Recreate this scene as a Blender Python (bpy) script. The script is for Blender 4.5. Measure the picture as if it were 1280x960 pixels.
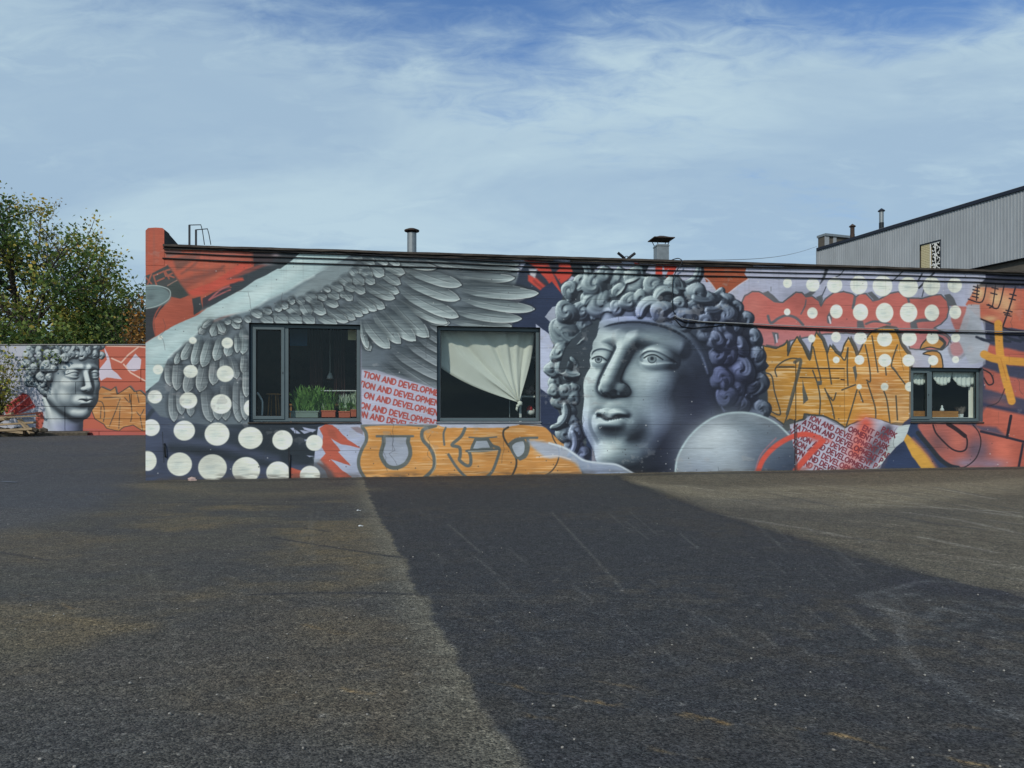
import bpy, bmesh, math, random
import numpy as np
from mathutils import Vector, Matrix, noise as mnoise
random.seed(4); np.random.seed(4)
SC = bpy.context.scene
COL = SC.collection
for o in list(bpy.data.objects): bpy.data.objects.remove(o)
MRES = 140
GAIN_W = 1.30; GAIN_G = 1.0      # paint albedo against the light that falls here
# ------------------------------------------------------------------ camera numbers and the painted wall's plane
EYE = 1.25; FOC = 950.0; HOR = 526.0
YAW = math.radians(8.0)
WD = (math.cos(YAW), math.sin(YAW))            # direction of the painted wall
WN = (WD[1], -WD[0])                           # its outward normal
def plan(px, py, Y):
    """place something at distance Y on the line of sight of a sketch point"""
    return ((px-640)/FOC*Y, Y, EYE+(HOR-py)/FOC*Y)
def sketch(x, y, z):
    return 640+FOC*x/y, HOR-FOC*(z-EYE)/y
Y0 = FOC*EYE/(602-HOR)
P0 = ((182-640)/FOC*Y0, Y0)                    # foot of the painted wall's left corner
def wall(px, py, off=0.0):
    """point of the painted wall (metres along, metres up); off = metres in front of it"""
    rx = (px-640)/FOC; rz = (HOR-py)/FOC
    x0 = P0[0]+WN[0]*off; y0 = P0[1]+WN[1]*off
    k = (x0*WN[0]+y0*WN[1])/(rx*WN[0]+WN[1])
    return ((rx*k-x0)*WD[0]+(k-y0)*WD[1], EYE+rz*k)
# ------------------------------------------------------------------ camera, light, sky, exposure
cam = bpy.data.cameras.new('camera'); co = bpy.data.objects.new('camera', cam); COL.objects.link(co)
co.location = (0, 0, EYE); co.rotation_euler = (math.radians(90), 0, 0)
cam.sensor_fit = 'HORIZONTAL'; cam.sensor_width = 36; cam.lens = FOC/1280*36
cam.shift_y = (HOR-480)/1280; cam.clip_start = .05; cam.clip_end = 5000
SC.camera = co
SC.view_settings.view_transform = 'Standard'; SC.view_settings.look = 'None'
SC.view_settings.exposure = 0.0; SC.view_settings.gamma = 1
SUN_AZ = math.radians(206); SUN_EL = math.radians(37)      # azimuth clockwise from +Y: behind the viewer's left shoulder
sd = Vector((math.sin(SUN_AZ)*math.cos(SUN_EL), math.cos(SUN_AZ)*math.cos(SUN_EL), math.sin(SUN_EL)))
sl = bpy.data.lights.new('sun', 'SUN'); so = bpy.data.objects.new('sun', sl); COL.objects.link(so)
sl.energy = 2.3; sl.angle = math.radians(1.2); sl.color = (1, .945, .87)
so.rotation_euler = sd.to_track_quat('Z', 'Y').to_euler(); so.location = (-20, -30, 40)
W = bpy.data.worlds.new('World'); SC.world = W; W.use_nodes = True
def build_world():
    nt = W.node_tree; N = nt.nodes; L = nt.links; N.clear()
    out = N.new('ShaderNodeOutputWorld'); bg = N.new('ShaderNodeBackground'); bg.inputs['Strength'].default_value = .115
    sky = N.new('ShaderNodeTexSky'); sky.sky_type = 'NISHITA'; sky.sun_disc = False
    sky.sun_elevation = SUN_EL; sky.sun_rotation = SUN_AZ; sky.air_density = 1.0; sky.dust_density = 1.2; sky.ozone_density = 2.0
    tc = N.new('ShaderNodeTexCoord'); sep = N.new('ShaderNodeSeparateXYZ'); L.new(tc.outputs['Generated'], sep.inputs[0])
    def m(op, a, b=None, clamp=False):
        n = N.new('ShaderNodeMath'); n.operation = op; n.use_clamp = clamp
        for i, v in enumerate((a, b)):
            if v is None: continue
            if isinstance(v, (int, float)): n.inputs[i].default_value = v
            else: L.new(v, n.inputs[i])
        return n.outputs[0]
    z = m('MAXIMUM', sep.outputs[2], 0.0); zz = m('ADD', z, .16)
    cx = m('DIVIDE', sep.outputs[0], zz); cy = m('DIVIDE', sep.outputs[1], zz)
    cb = N.new('ShaderNodeCombineXYZ'); L.new(cx, cb.inputs[0]); L.new(cy, cb.inputs[1])
    def fbm(scale, det, rough, off, sx=1, sy=1, dist=0, rot=0):
        mp = N.new('ShaderNodeMapping'); mp.inputs['Location'].default_value = off; mp.inputs['Scale'].default_value = (sx, sy, 1); mp.inputs['Rotation'].default_value = (0, 0, rot)
        L.new(cb.outputs[0], mp.inputs[0])
        n = N.new('ShaderNodeTexNoise'); n.inputs['Scale'].default_value = scale; n.inputs['Detail'].default_value = det; n.inputs['Roughness'].default_value = rough; n.inputs['Distortion'].default_value = dist
        L.new(mp.outputs[0], n.inputs['Vector']); return n.outputs[0]
    veil = fbm(.62, 4, .5, (3.1, 1.7, 0), .9, 1.1, .5)
    wisp = fbm(1.5, 9, .60, (0.4, 5.2, 0), .8, 1.25, .8, .35)
    ripple = fbm(8, 7, .62, (1, 2, 0), .9, 1.7, .6, .5)
    def ramp(v, a, b):
        r = N.new('ShaderNodeMapRange'); r.interpolation_type = 'SMOOTHSTEP'; r.inputs[1].default_value = a; r.inputs[2].default_value = b; L.new(v, r.inputs[0]); return r.outputs[0]
    # thin high cloud: thick towards the horizon, opening to blue overhead
    low = ramp(z, .52, .30)
    dens = m('ADD', m('MULTIPLY', veil, .95), m('MULTIPLY', wisp, .55))
    dens = m('ADD', dens, m('MULTIPLY', low, .34))
    gx_ = m('DIVIDE', m('SUBTRACT', cx, .42), .62); gy_ = m('DIVIDE', m('SUBTRACT', cy, 1.18), .30)
    gap = m('POWER', 2.718, m('MULTIPLY', m('ADD', m('MULTIPLY', gx_, gx_), m('MULTIPLY', gy_, gy_)), -1.0))   # the opening in the cloud overhead
    dens = m('SUBTRACT', dens, m('MULTIPLY', gap, .34))
    dens = m('ADD', dens, m('MULTIPLY', m('SUBTRACT', ripple, .5), .42))
    a = m('MULTIPLY', ramp(dens, .58, .98), .92, True)
    rr = m('MULTIPLY', m('SUBTRACT', ripple, .5), ramp(wisp, .45, .65))
    sh = m('ADD', ramp(fbm(1.1, 6, .55, (7, 3, 0), .8, 1.3, .6), .35, .7), m('MULTIPLY', rr, 2.4), True)
    cc = N.new('ShaderNodeMix'); cc.data_type = 'RGBA'; L.new(sh, cc.inputs[0])
    cc.inputs[6].default_value = (3.25, 4.5, 5.7, 1); cc.inputs[7].default_value = (4.45, 5.8, 6.5, 1)
    skc = N.new('ShaderNodeMix'); skc.data_type = 'RGBA'; skc.blend_type = 'MULTIPLY'; skc.inputs[0].default_value = 1
    L.new(sky.outputs[0], skc.inputs[6]); skc.inputs[7].default_value = (.74, .98, 1.24, 1)
    mx = N.new('ShaderNodeMix'); mx.data_type = 'RGBA'; L.new(a, mx.inputs[0]); L.new(skc.outputs[2], mx.inputs[6]); L.new(cc.outputs[2], mx.inputs[7])
    L.new(mx.outputs[2], bg.inputs['Color']); L.new(bg.outputs[0], out.inputs[0])
build_world()

# ------------------------------------------------------------------ helpers
class MB:
    """collects faces in building or world coordinates and links them as ONE mesh object"""
    def __init__(s): s.v = []; s.f = []; s.uv = None; s.mi = []
    def face(s, pts, mi=0):
        n = len(s.v); s.v += [tuple(p) for p in pts]; s.f.append(tuple(range(n, n+len(pts)))); s.mi.append(mi)
    def box(s, x0, x1, y0, y1, z0, z1, mi=0):
        n = len(s.v)
        s.v += [(x0, y0, z0), (x1, y0, z0), (x1, y1, z0), (x0, y1, z0), (x0, y0, z1), (x1, y0, z1), (x1, y1, z1), (x0, y1, z1)]
        for f in ((0, 3, 2, 1), (4, 5, 6, 7), (0, 1, 5, 4), (1, 2, 6, 5), (2, 3, 7, 6), (3, 0, 4, 7)): s.f.append(tuple(n+i for i in f)); s.mi.append(mi)
    def prism(s, poly, y0, y1, mi=0):
        """poly in x,z, extruded from y0 to y1"""
        n = len(s.v); k = len(poly)
        s.v += [(x, y0, z) for x, z in poly]+[(x, y1, z) for x, z in poly]
        s.f.append(tuple(range(n, n+k))); s.mi.append(mi); s.f.append(tuple(range(n+2*k-1, n+k-1, -1))); s.mi.append(mi)
        for i in range(k):
            j = (i+1) % k; s.f.append((n+i, n+k+i, n+k+j, n+j)); s.mi.append(mi)
    def tube(s, pts, r, seg=8, r1=None, caps=True, mi=0):
        pts = [Vector(p) for p in pts]; n0 = len(s.v); m = len(pts)
        r1 = r if r1 is None else r1
        up = None
        for i, p in enumerate(pts):
            d = (pts[min(i+1, m-1)]-pts[max(i-1, 0)]).normalized()
            if up is None:
                up = d.orthogonal().normalized()
            up = (up-d*up.dot(d)).normalized(); sidev = d.cross(up)
            rr = r+(r1-r)*i/max(m-1, 1)
            for k in range(seg):
                a = 2*math.pi*k/seg; q = p+up*math.cos(a)*rr+sidev*math.sin(a)*rr; s.v.append(tuple(q))
        for i in range(m-1):
            for k in range(seg):
                a = n0+i*seg+k; b = n0+i*seg+(k+1) % seg; s.f.append((a, b, b+seg, a+seg)); s.mi.append(mi)
        if caps:
            s.f.append(tuple(n0+k for k in range(seg-1, -1, -1))); s.mi.append(mi)
            s.f.append(tuple(n0+(m-1)*seg+k for k in range(seg))); s.mi.append(mi)
    def lathe(s, cx, cy, prof, seg=16, mi=0):
        n0 = len(s.v)
        for r, z in prof:
            for k in range(seg):
                a = 2*math.pi*k/seg; s.v.append((cx+r*math.cos(a), cy+r*math.sin(a), z))
        for i in range(len(prof)-1):
            for k in range(seg):
                a = n0+i*seg+k; b = n0+i*seg+(k+1) % seg; s.f.append((a, b, b+seg, a+seg)); s.mi.append(mi)
        s.f.append(tuple(n0+k for k in range(seg-1, -1, -1))); s.mi.append(mi)
        s.f.append(tuple(n0+(len(prof)-1)*seg+k for k in range(seg))); s.mi.append(mi)
    def rock(s, c, r, seed=0, flat=.6):
        n0 = len(s.v); rs = random.Random(seed); bm = bmesh.new(); bmesh.ops.create_icosphere(bm, subdivisions=1, radius=1)
        for v in bm.verts:
            k = .75+.5*rs.random(); s.v.append((c[0]+v.co.x*r*k, c[1]+v.co.y*r*k, c[2]+v.co.z*r*k*flat))
        for f in bm.faces: s.f.append(tuple(n0+v.index for v in f.verts)); s.mi.append(0)
        bm.free()
    def build(s, name, mats, parent=None, org=(0, 0, 0), frame='b', smooth=False, bevel=0, kind=None):
        me = bpy.data.meshes.new(name)
        me.from_pydata([(v[0]-org[0], v[1]-org[1], v[2]-org[2]) for v in s.v], [], s.f)
        for mt in (mats if isinstance(mats, (list, tuple)) else [mats]): me.materials.append(mt)
        me.polygons.foreach_set('material_index', s.mi)
        if smooth: me.polygons.foreach_set('use_smooth', [True]*len(me.polygons))
        me.update()
        ob = bpy.data.objects.new(name, me); COL.objects.link(ob)
        if parent: ob.parent = parent
        else: place(ob, org, frame)
        if bevel:
            b = ob.modifiers.new('bevel', 'BEVEL'); b.width = bevel; b.segments = 2; b.limit_method = 'ANGLE'
        if kind: ob['kind'] = kind
        return ob
def b2w(p): return (P0[0]+WD[0]*p[0]-WD[1]*p[1], P0[1]+WD[1]*p[0]+WD[0]*p[1], p[2])
def place(ob, org, frame):
    if frame == 'b': ob.location = b2w(org); ob.rotation_euler = (0, 0, YAW)
    else: ob.location = org
def empty(name, label, cat, org, frame='b', group=None):
    o = bpy.data.objects.new(name, None); COL.objects.link(o); o.empty_display_size = .2; place(o, org, frame)
    return tag(o, label, cat, group)
def tag(o, label, cat, group=None):
    o['label'] = label; o['category'] = cat
    if group: o['group'] = group
    return o
def bp(px, py, off=0.0):
    """sketch point to building coordinates, off metres in front of the wall"""
    t, z = wall(px, py, off); return (t, -off, z)

# ------------------------------------------------------------------ materials
def srgb(r, g, b, k=1.0):
    f = lambda c: (c/255/12.92 if c/255 <= .04045 else ((c/255+.055)/1.055)**2.4)*k
    return (f(r), f(g), f(b), 1)
def mat(name, col, rough=.8, metal=0, bump=None, var=0, vscale=6, col2=None, stretch=(1, 1, 1), spec=.4, coord='Object'):
    m = bpy.data.materials.new(name); m.use_nodes = True; nt = m.node_tree; N = nt.nodes; L = nt.links
    p = N['Principled BSDF']; p.inputs['Roughness'].default_value = rough; p.inputs['Metallic'].default_value = metal; p.inputs['Base Color'].default_value = col
    p.inputs['Specular IOR Level'].default_value = spec
    tc = N.new('ShaderNodeTexCoord'); mp = N.new('ShaderNodeMapping'); mp.inputs['Scale'].default_value = stretch; L.new(tc.outputs[coord], mp.inputs[0])
    if var or col2:
        n = N.new('ShaderNodeTexNoise'); n.inputs['Scale'].default_value = vscale; n.inputs['Detail'].default_value = 7; n.inputs['Roughness'].default_value = .65; L.new(mp.outputs[0], n.inputs['Vector'])
        r = N.new('ShaderNodeMapRange'); r.inputs[1].default_value = .32; r.inputs[2].default_value = .68; L.new(n.outputs[0], r.inputs[0])
        x = N.new('ShaderNodeMix'); x.data_type = 'RGBA'; L.new(r.outputs[0], x.inputs[0])
        c2 = col2 or tuple(c*(1-var) for c in col[:3])+(1,)
        x.inputs[6].default_value = col; x.inputs[7].default_value = c2; L.new(x.outputs[2], p.inputs['Base Color'])
    if bump:
        n = N.new('ShaderNodeTexNoise'); n.inputs['Scale'].default_value = bump[0]; n.inputs['Detail'].default_value = 6; L.new(mp.outputs[0], n.inputs['Vector'])
        b = N.new('ShaderNodeBump'); b.inputs['Strength'].default_value = bump[1]; b.inputs['Distance'].default_value = bump[2]; L.new(n.outputs[0], b.inputs['Height']); L.new(b.outputs[0], p.inputs['Normal'])
    return m
def painted_image(name, c, gain):
    """the painted colours become an image kept in memory, in the wall's own coordinates"""
    img = bpy.data.images.new(name, c.W, c.H, float_buffer=False)
    s = np.clip(c.col/255, 0, 1)
    lin = np.where(s <= .04045, s/12.92, ((s+.055)/1.055)**2.4)*gain*np.array((1.05, 1.0, .93) if gain > 1.05 else (1, 1, 1), np.float32)
    lin = np.clip(lin, 0.004, .86)
    s = np.where(lin <= .0031308, lin*12.92, 1.055*lin**(1/2.4)-.055)
    px = np.ones((c.H, c.W, 4), np.float32); px[..., :3] = s
    img.pixels.foreach_set(px.ravel()); img.update(); img.pack()
    return img
def mural_mat(name, img, rough=.72, bdist=.006, courses=True):
    m = bpy.data.materials.new(name); m.use_nodes = True; nt = m.node_tree; N = nt.nodes; L = nt.links; p = N['Principled BSDF']
    p.inputs['Roughness'].default_value = rough; p.inputs['Specular IOR Level'].default_value = .35
    t = N.new('ShaderNodeTexImage'); t.image = img; t.interpolation = 'Cubic'; t.extension = 'EXTEND'; L.new(t.outputs[0], p.inputs['Base Color'])
    tc = N.new('ShaderNodeTexCoord')
    def nz(sc, st, det):
        mp = N.new('ShaderNodeMapping'); mp.inputs['Scale'].default_value = st; L.new(tc.outputs['Object'], mp.inputs[0])
        n = N.new('ShaderNodeTexNoise'); n.inputs['Scale'].default_value = sc; n.inputs['Detail'].default_value = det; L.new(mp.outputs[0], n.inputs['Vector']); return n.outputs[0]
    a = nz(1, (3, 3, 46), 4); b_ = nz(40, (1, 1, 1), 5); c_ = nz(2.2, (1, 1, 1.6), 3)
    def mul(x, k):
        q = N.new('ShaderNodeMath'); q.operation = 'MULTIPLY'; L.new(x, q.inputs[0]); q.inputs[1].default_value = k; return q.outputs[0]
    def add(x, y):
        q = N.new('ShaderNodeMath'); q.operation = 'ADD'; L.new(x, q.inputs[0]); L.new(y, q.inputs[1]); return q.outputs[0]
    h = add(add(mul(a, 1.0), mul(b_, .35)), mul(c_, 2.2))
    bu = N.new('ShaderNodeBump'); bu.inputs['Strength'].default_value = .75; bu.inputs['Distance'].default_value = bdist; L.new(h, bu.inputs['Height']); L.new(bu.outputs[0], p.inputs['Normal'])
    return m
M = {}
M['felt'] = mat('roofing felt', srgb(70, 68, 62), .9, var=.55, vscale=5, bump=(30, .6, .01))
M['felt_edge'] = mat('weathered roof edge', srgb(92, 84, 74), .85, col2=srgb(44, 38, 34), vscale=3.5, stretch=(1, 1, 6), bump=(14, .8, .01))
M['frame'] = mat('grey window frame', srgb(92, 106, 108), .45, var=.12)
M['seal'] = mat('black window seal', srgb(22, 24, 25), .7)
M['black'] = mat('black cable rubber', srgb(26, 26, 28), .55, var=.2)
M['cable_grey'] = mat('pale cable', srgb(150, 152, 150), .55)
M['steel'] = mat('galvanised steel', srgb(150, 156, 156), .5, .55, var=.25, vscale=9)
M['rust'] = mat('rusty sheet', srgb(92, 74, 62), .8, .2, col2=srgb(48, 42, 38), vscale=12)
M['dark_metal'] = mat('dark painted metal', srgb(38, 42, 46), .5, .3)
M['plaster'] = mat('window reveal plaster', srgb(98, 104, 112), .85, var=.3, bump=(20, .5, .01))
M['brick_in'] = mat('dark red interior wall', srgb(70, 40, 36), .9, var=.4)
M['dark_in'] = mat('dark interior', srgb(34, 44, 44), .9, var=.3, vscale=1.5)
M['floor_in'] = mat('interior floor', srgb(70, 62, 54), .8)
M['curtain'] = mat('pale green curtain cloth', srgb(222, 219, 206), .85, var=.05)
M['white'] = mat('white painted wood', srgb(205, 208, 204), .5)
M['wood'] = mat('varnished wood', srgb(176, 122, 58), .5, col2=srgb(132, 84, 38), stretch=(2, 12, 12), vscale=3)
M['terracotta'] = mat('terracotta plastic', srgb(176, 86, 58), .6)
M['planter'] = mat('grey green planter', srgb(120, 132, 122), .6)
M['leaf_in'] = mat('house plant leaf', srgb(116, 156, 74), .6, var=.4)
M['leaf_pale'] = mat('pale plant leaf', srgb(176, 190, 160), .6, var=.3)
M['blue'] = mat('blue cloth', srgb(24, 62, 92), .9)
M['cream'] = mat('cream paper', srgb(214, 200, 150), .7)
M['red'] = mat('red plastic', srgb(176, 36, 34), .5)
M['cladding'] = mat('grey profiled cladding', srgb(166, 170, 170), .55, .1, var=.22, vscale=1.4, stretch=(1, 1, .25))
M['clad_dark'] = mat('dark roof flashing', srgb(40, 44, 54), .5, .3)
M['brown_wall'] = mat('brown rendered wall', srgb(94, 88, 78), .9, var=.25)
M['brick_cream'] = mat('cream brick', srgb(205, 192, 150), .85, var=.2, vscale=30)
M['grille'] = mat('white wrought iron', srgb(214, 214, 206), .5)
M['bark'] = mat('grey bark', srgb(84, 76, 68), .9, var=.45, vscale=14, bump=(30, .8, .02))
M['timber'] = mat('weathered timber', srgb(184, 162, 126), .85, col2=srgb(118, 98, 76), stretch=(1, 14, 14), vscale=3, bump=(30, .5, .005))
M['stone'] = mat('pale stone', srgb(170, 164, 152), .85, var=.4, vscale=20)
M['soil'] = mat('gravelly soil', srgb(120, 110, 92), .95, col2=srgb(74, 68, 58), vscale=9, bump=(40, 1, .02))
def glass_mat():
    m = bpy.data.materials.new('window glass'); m.use_nodes = True; nt = m.node_tree; N = nt.nodes; L = nt.links; N.clear()
    o = N.new('ShaderNodeOutputMaterial'); t = N.new('ShaderNodeBsdfTransparent'); t.inputs[0].default_value = (.93, .96, .95, 1)
    g = N.new('ShaderNodeBsdfGlossy'); g.inputs['Roughness'].default_value = .02; g.inputs[0].default_value = (.9, .95, .95, 1)
    ge = N.new('ShaderNodeNewGeometry'); d = N.new('ShaderNodeVectorMath'); d.operation = 'DOT_PRODUCT'; L.new(ge.outputs['Normal'], d.inputs[0]); L.new(ge.outputs['Incoming'], d.inputs[1])
    def mm(op, x, y, fl=False):
        n = N.new('ShaderNodeMath'); n.operation = op
        for i, v in enumerate((x, y)):
            if v is None: continue
            if isinstance(v, (int, float)): n.inputs[i].default_value = v
            else: L.new(v, n.inputs[i])
        return n.outputs[0]
    ab = mm('ABSOLUTE', d.outputs['Value'], None); f = mm('ADD', mm('MULTIPLY', mm('POWER', mm('SUBTRACT', 1.0, ab), 5.0), .96), .016)
    mx = N.new('ShaderNodeMixShader'); L.new(f, mx.inputs[0]); L.new(t.outputs[0], mx.inputs[1]); L.new(g.outputs[0], mx.inputs[2]); L.new(mx.outputs[0], o.inputs[0])
    return m
M['glass'] = glass_mat()
# ------------------------------------------------------------------ mural painter
# The murals are flat paint on the walls.  They are painted here, stroke by stroke,
# into arrays that lie in each wall's own plane (metres along, metres up).
class Canvas:
    def __init__(s, along, up, res, mapper, seed=3):
        s.res = res; s.W = int(along*res); s.H = int(up[1]*res - up[0]*res)
        t = (np.arange(s.W)+.5)/res; z = up[0]+(np.arange(s.H)+.5)/res
        T, Z = np.meshgrid(t, z); s.T = T; s.Z = Z
        X, Y = mapper(T, Z); s.X = X.astype(np.float32); s.Y = Y.astype(np.float32)
        s.col = np.zeros((s.H, s.W, 3), np.float32)
        s.rs = np.random.RandomState(seed)
        s.xmid = s.X[s.H//2]; s.wob = None
    def noise(s, cell_t, cell_z, oct=3):
        out = np.zeros((s.H, s.W), np.float32); amp = 1; tot = 0
        for o in range(oct):
            ct = cell_t/2**o*s.res; cz = cell_z/2**o*s.res
            if ct < 1 or cz < 1: break
            nt = int(s.W/ct)+3; nz = int(s.H/cz)+3
            g = s.rs.rand(nz, nt).astype(np.float32)
            x = np.arange(s.W)/ct; y = np.arange(s.H)/cz
            xi = x.astype(int); yi = y.astype(int); fx = (x-xi); fy = (y-yi)
            fx = fx*fx*(3-2*fx); fy = (fy*fy*(3-2*fy))[:, None]
            a = g[yi][:, xi]*(1-fx)+g[yi][:, xi+1]*fx
            b = g[yi+1][:, xi]*(1-fx)+g[yi+1][:, xi+1]*fx
            out += amp*(a*(1-fy)+b*fy); tot += amp; amp *= .55
        return out/tot
    def win(s, x0, y0, x1, y1, m):
        i0 = int(np.searchsorted(s.xmid, x0-m-6)); i1 = int(np.searchsorted(s.xmid, x1+m+6))
        if i1 <= i0: return None
        c = min(max((i0+i1)//2, 0), s.W-1)
        out = []
        for cc in (min(i0, s.W-1), c, min(i1, s.W-1)):
            yc = s.Y[:, cc]                       # decreases as z grows
            out.append((np.searchsorted(-yc, -(y1+m+4)), np.searchsorted(-yc, -(y0-m-4))))
        j0 = min(o[0] for o in out); j1 = max(o[1] for o in out)
        if j1 <= j0: return None
        return (slice(j0, j1), slice(i0, i1))
    def put(s, w, a, col):
        a = np.clip(a, 0, 1)[..., None]
        c = np.asarray(col, np.float32)
        s.col[w] = s.col[w]*(1-a)+c*a
    def sdf(s, w, P):
        X = s.X[w]; Y = s.Y[w]
        if s.wob is not None:
            X = X+s.wob[0][w]; Y = Y+s.wob[1][w]
        d2 = np.full(X.shape, 1e9, np.float32); ins = np.zeros(X.shape, bool)
        n = len(P)
        for i in range(n):
            ax, ay = P[i]; bx, by = P[(i+1) % n]
            ex = bx-ax; ey = by-ay; L = ex*ex+ey*ey+1e-9
            px = X-ax; py = Y-ay
            h = np.clip((px*ex+py*ey)/L, 0, 1)
            dx = px-ex*h; dy = py-ey*h
            np.minimum(d2, dx*dx+dy*dy, out=d2)
            if ay != by:
                c = ((ay > Y) != (by > Y)) & (X < (bx-ax)*(Y-ay)/(by-ay)+ax)
                ins ^= c
        d = np.sqrt(d2)
        return np.where(ins, -d, d)
    def poly(s, pts, col, soft=.5, alpha=1, smooth=False, line=None, lw=1.6, lcol=None, col2=None, g=None):
        P = spline(pts, True) if smooth else pts
        xs = [p[0] for p in P]; ys = [p[1] for p in P]
        w = s.win(min(xs), min(ys), max(xs), max(ys), soft*2+(lw if line is not None else 0))
        if w is None: return
        d = s.sdf(w, P)
        a = np.clip(.5-d/(2*soft), 0, 1); a = a*a*(3-2*a)*alpha
        if col is not None:
            c = np.asarray(col, np.float32)
            if col2 is not None:                  # a sprayed fade between two paints, g = (x0,y0,x1,y1)
                gx = g[2]-g[0]; gy = g[3]-g[1]
                k = np.clip(((s.X[w]-g[0])*gx+(s.Y[w]-g[1])*gy)/(gx*gx+gy*gy), 0, 1)[..., None]
                c = c*(1-k)+np.asarray(col2, np.float32)*k
            s.put(w, a, c)
        if line is not None:
            s.put(w, np.clip((lw/2-np.abs(d))/.5+.5, 0, 1), line)
    def line(s, pts, w0, col, soft=.5, alpha=1, w1=None, smooth=True, taper=False):
        P = spline(pts, False) if smooth and len(pts) > 2 else pts
        xs = [p[0] for p in P]; ys = [p[1] for p in P]
        w = s.win(min(xs), min(ys), max(xs), max(ys), max(w0, w1 or 0)+soft*2)
        if w is None: return
        X = s.X[w]; Y = s.Y[w]; best = np.full(X.shape, 1e9, np.float32)
        n = len(P)-1
        for i in range(n):
            ax, ay = P[i]; bx, by = P[i+1]
            ex = bx-ax; ey = by-ay; L = ex*ex+ey*ey+1e-9
            h = np.clip(((X-ax)*ex+(Y-ay)*ey)/L, 0, 1)
            u = (i+h)/n
            hw = (w0+(w1-w0)*u)/2 if w1 is not None else w0/2
            if taper: hw = hw*np.sqrt(np.clip(1-(2*u-1)**2, .03, 1))
            d = np.hypot(X-ax-ex*h, Y-ay-ey*h)-hw
            np.minimum(best, d, out=best)
        a = np.clip(.5-best/(2*soft), 0, 1)
        s.put(w, a*a*(3-2*a)*alpha, col)
    def disc(s, x, y, r, col, soft=.6, alpha=1, ry=None):
        ry = ry or r
        w = s.win(x-r, y-ry, x+r, y+ry, soft*2)
        if w is None: return
        d = (np.hypot((s.X[w]-x)/r, (s.Y[w]-y)/ry)-1)*min(r, ry)
        s.put(w, np.clip(.5-d/(2*soft), 0, 1)*alpha, col)
    def spray(s, x, y, rx, ry, col, alpha=1, rot=0, p=1.0):
        m = max(rx, ry)*2
        w = s.win(x-m, y-m, x+m, y+m, 0)
        if w is None: return
        c = math.cos(math.radians(rot)); n = math.sin(math.radians(rot))
        dx = s.X[w]-x; dy = s.Y[w]-y
        u = (dx*c+dy*n)/rx; v = (-dx*n+dy*c)/ry
        s.put(w, alpha*np.exp(-(u*u+v*v)**p), col)
    def tube(s, pts, w0, dark, lite, w1=None, light=(-.6, -.75), rim=None, alpha=1, soft=.5, taper=False):
        """a stroke shaded across like a rounded lock"""
        P = spline(pts, False) if len(pts) > 2 else pts
        xs = [p[0] for p in P]; ys = [p[1] for p in P]
        w = s.win(min(xs), min(ys), max(xs), max(ys), max(w0, w1 or 0)+2)
        if w is None: return
        X = s.X[w]; Y = s.Y[w]
        best = np.full(X.shape, 1e9, np.float32); N = np.zeros(X.shape, np.float32)
        n = len(P)-1
        for i in range(n):
            ax, ay = P[i]; bx, by = P[i+1]
            ex = bx-ax; ey = by-ay; L = ex*ex+ey*ey+1e-9; l = math.sqrt(L)
            h = np.clip(((X-ax)*ex+(Y-ay)*ey)/L, 0, 1); u = (i+h)/n
            hw = (w0+((w1 if w1 is not None else w0)-w0)*u)/2
            if taper: hw = hw*np.sqrt(np.clip(1-(2*u-1)**2, .04, 1))
            vx = (X-ax-ex*h); vy = (Y-ay-ey*h)
            d = np.hypot(vx, vy)/hw
            k = d < best
            best = np.where(k, d, best)
            N = np.where(k, (vx*light[0]+vy*light[1])/hw, N)
        a = np.clip((1-best)*min(w0, w1 or w0)/2/soft/1.2, 0, 1)
        t = np.clip(.5+.5*N, 0, 1)**1.1
        t = t*np.clip(1.15-.35*best, 0, 1)
        c = np.asarray(dark, np.float32)*(1-t[..., None])+np.asarray(lite, np.float32)*t[..., None]
        s.put(w, a*alpha, c)
        if rim is not None:
            r = np.clip((best-.72)/.12, 0, 1)*np.clip((1.02-best)/.1, 0, 1)*np.clip(N*1.5, 0, 1)
            s.put(w, r*alpha, rim)
    def feather(s, bx, by, tx, ty, hw, bend=.08, dark=(52, 66, 74), lite=(150, 172, 176), rim=(196, 213, 214), side=1, shade=1):
        dx = tx-bx; dy = ty-by; L = math.hypot(dx, dy); nx = -dy/L; ny = dx/L
        mx = (bx+tx)/2+nx*L*bend; my = (by+ty)/2+ny*L*bend
        P = []
        for i in range(11):
            u = i/10
            P.append(((1-u)**2*bx+2*u*(1-u)*mx+u*u*tx, (1-u)**2*by+2*u*(1-u)*my+u*u*ty))
        xs = [p[0] for p in P]; ys = [p[1] for p in P]
        # soft dark gap round the feather
        w = s.win(min(xs), min(ys), max(xs), max(ys), hw+5)
        if w is None: return
        X = s.X[w]; Y = s.Y[w]
        best = np.full(X.shape, 1e9, np.float32); U = np.zeros(X.shape, np.float32); D = np.zeros(X.shape, np.float32)
        for i in range(10):
            ax, ay = P[i]; cx, cy = P[i+1]
            ex = cx-ax; ey = cy-ay; LL = ex*ex+ey*ey; l = math.sqrt(LL)
            h = ((X-ax)*ex+(Y-ay)*ey)/LL
            hc = np.clip(h, 0, 1)
            vx = X-ax-ex*hc; vy = Y-ay-ey*hc
            d = np.hypot(vx, vy); k = d < best
            best = np.where(k, d, best)
            U = np.where(k, (i+hc)/10, U)
            D = np.where(k, (-(vx)*ey+vy*ex)/l, D)
        prof = np.clip(U/.3, .02, 1)**.5*np.where(U > .62, np.sqrt(np.clip(1-((U-.62)/.385)**2, 0.0004, 1)), 1)
        W_ = hw*prof
        q = best/W_; v = D/W_*side
        sh = np.clip(1.55-best/(W_+1.2), 0, 1)*np.clip(U*2.2, 0, 1)
        s.put(w, sh*.7*shade, np.asarray(dark)*.58)
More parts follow.
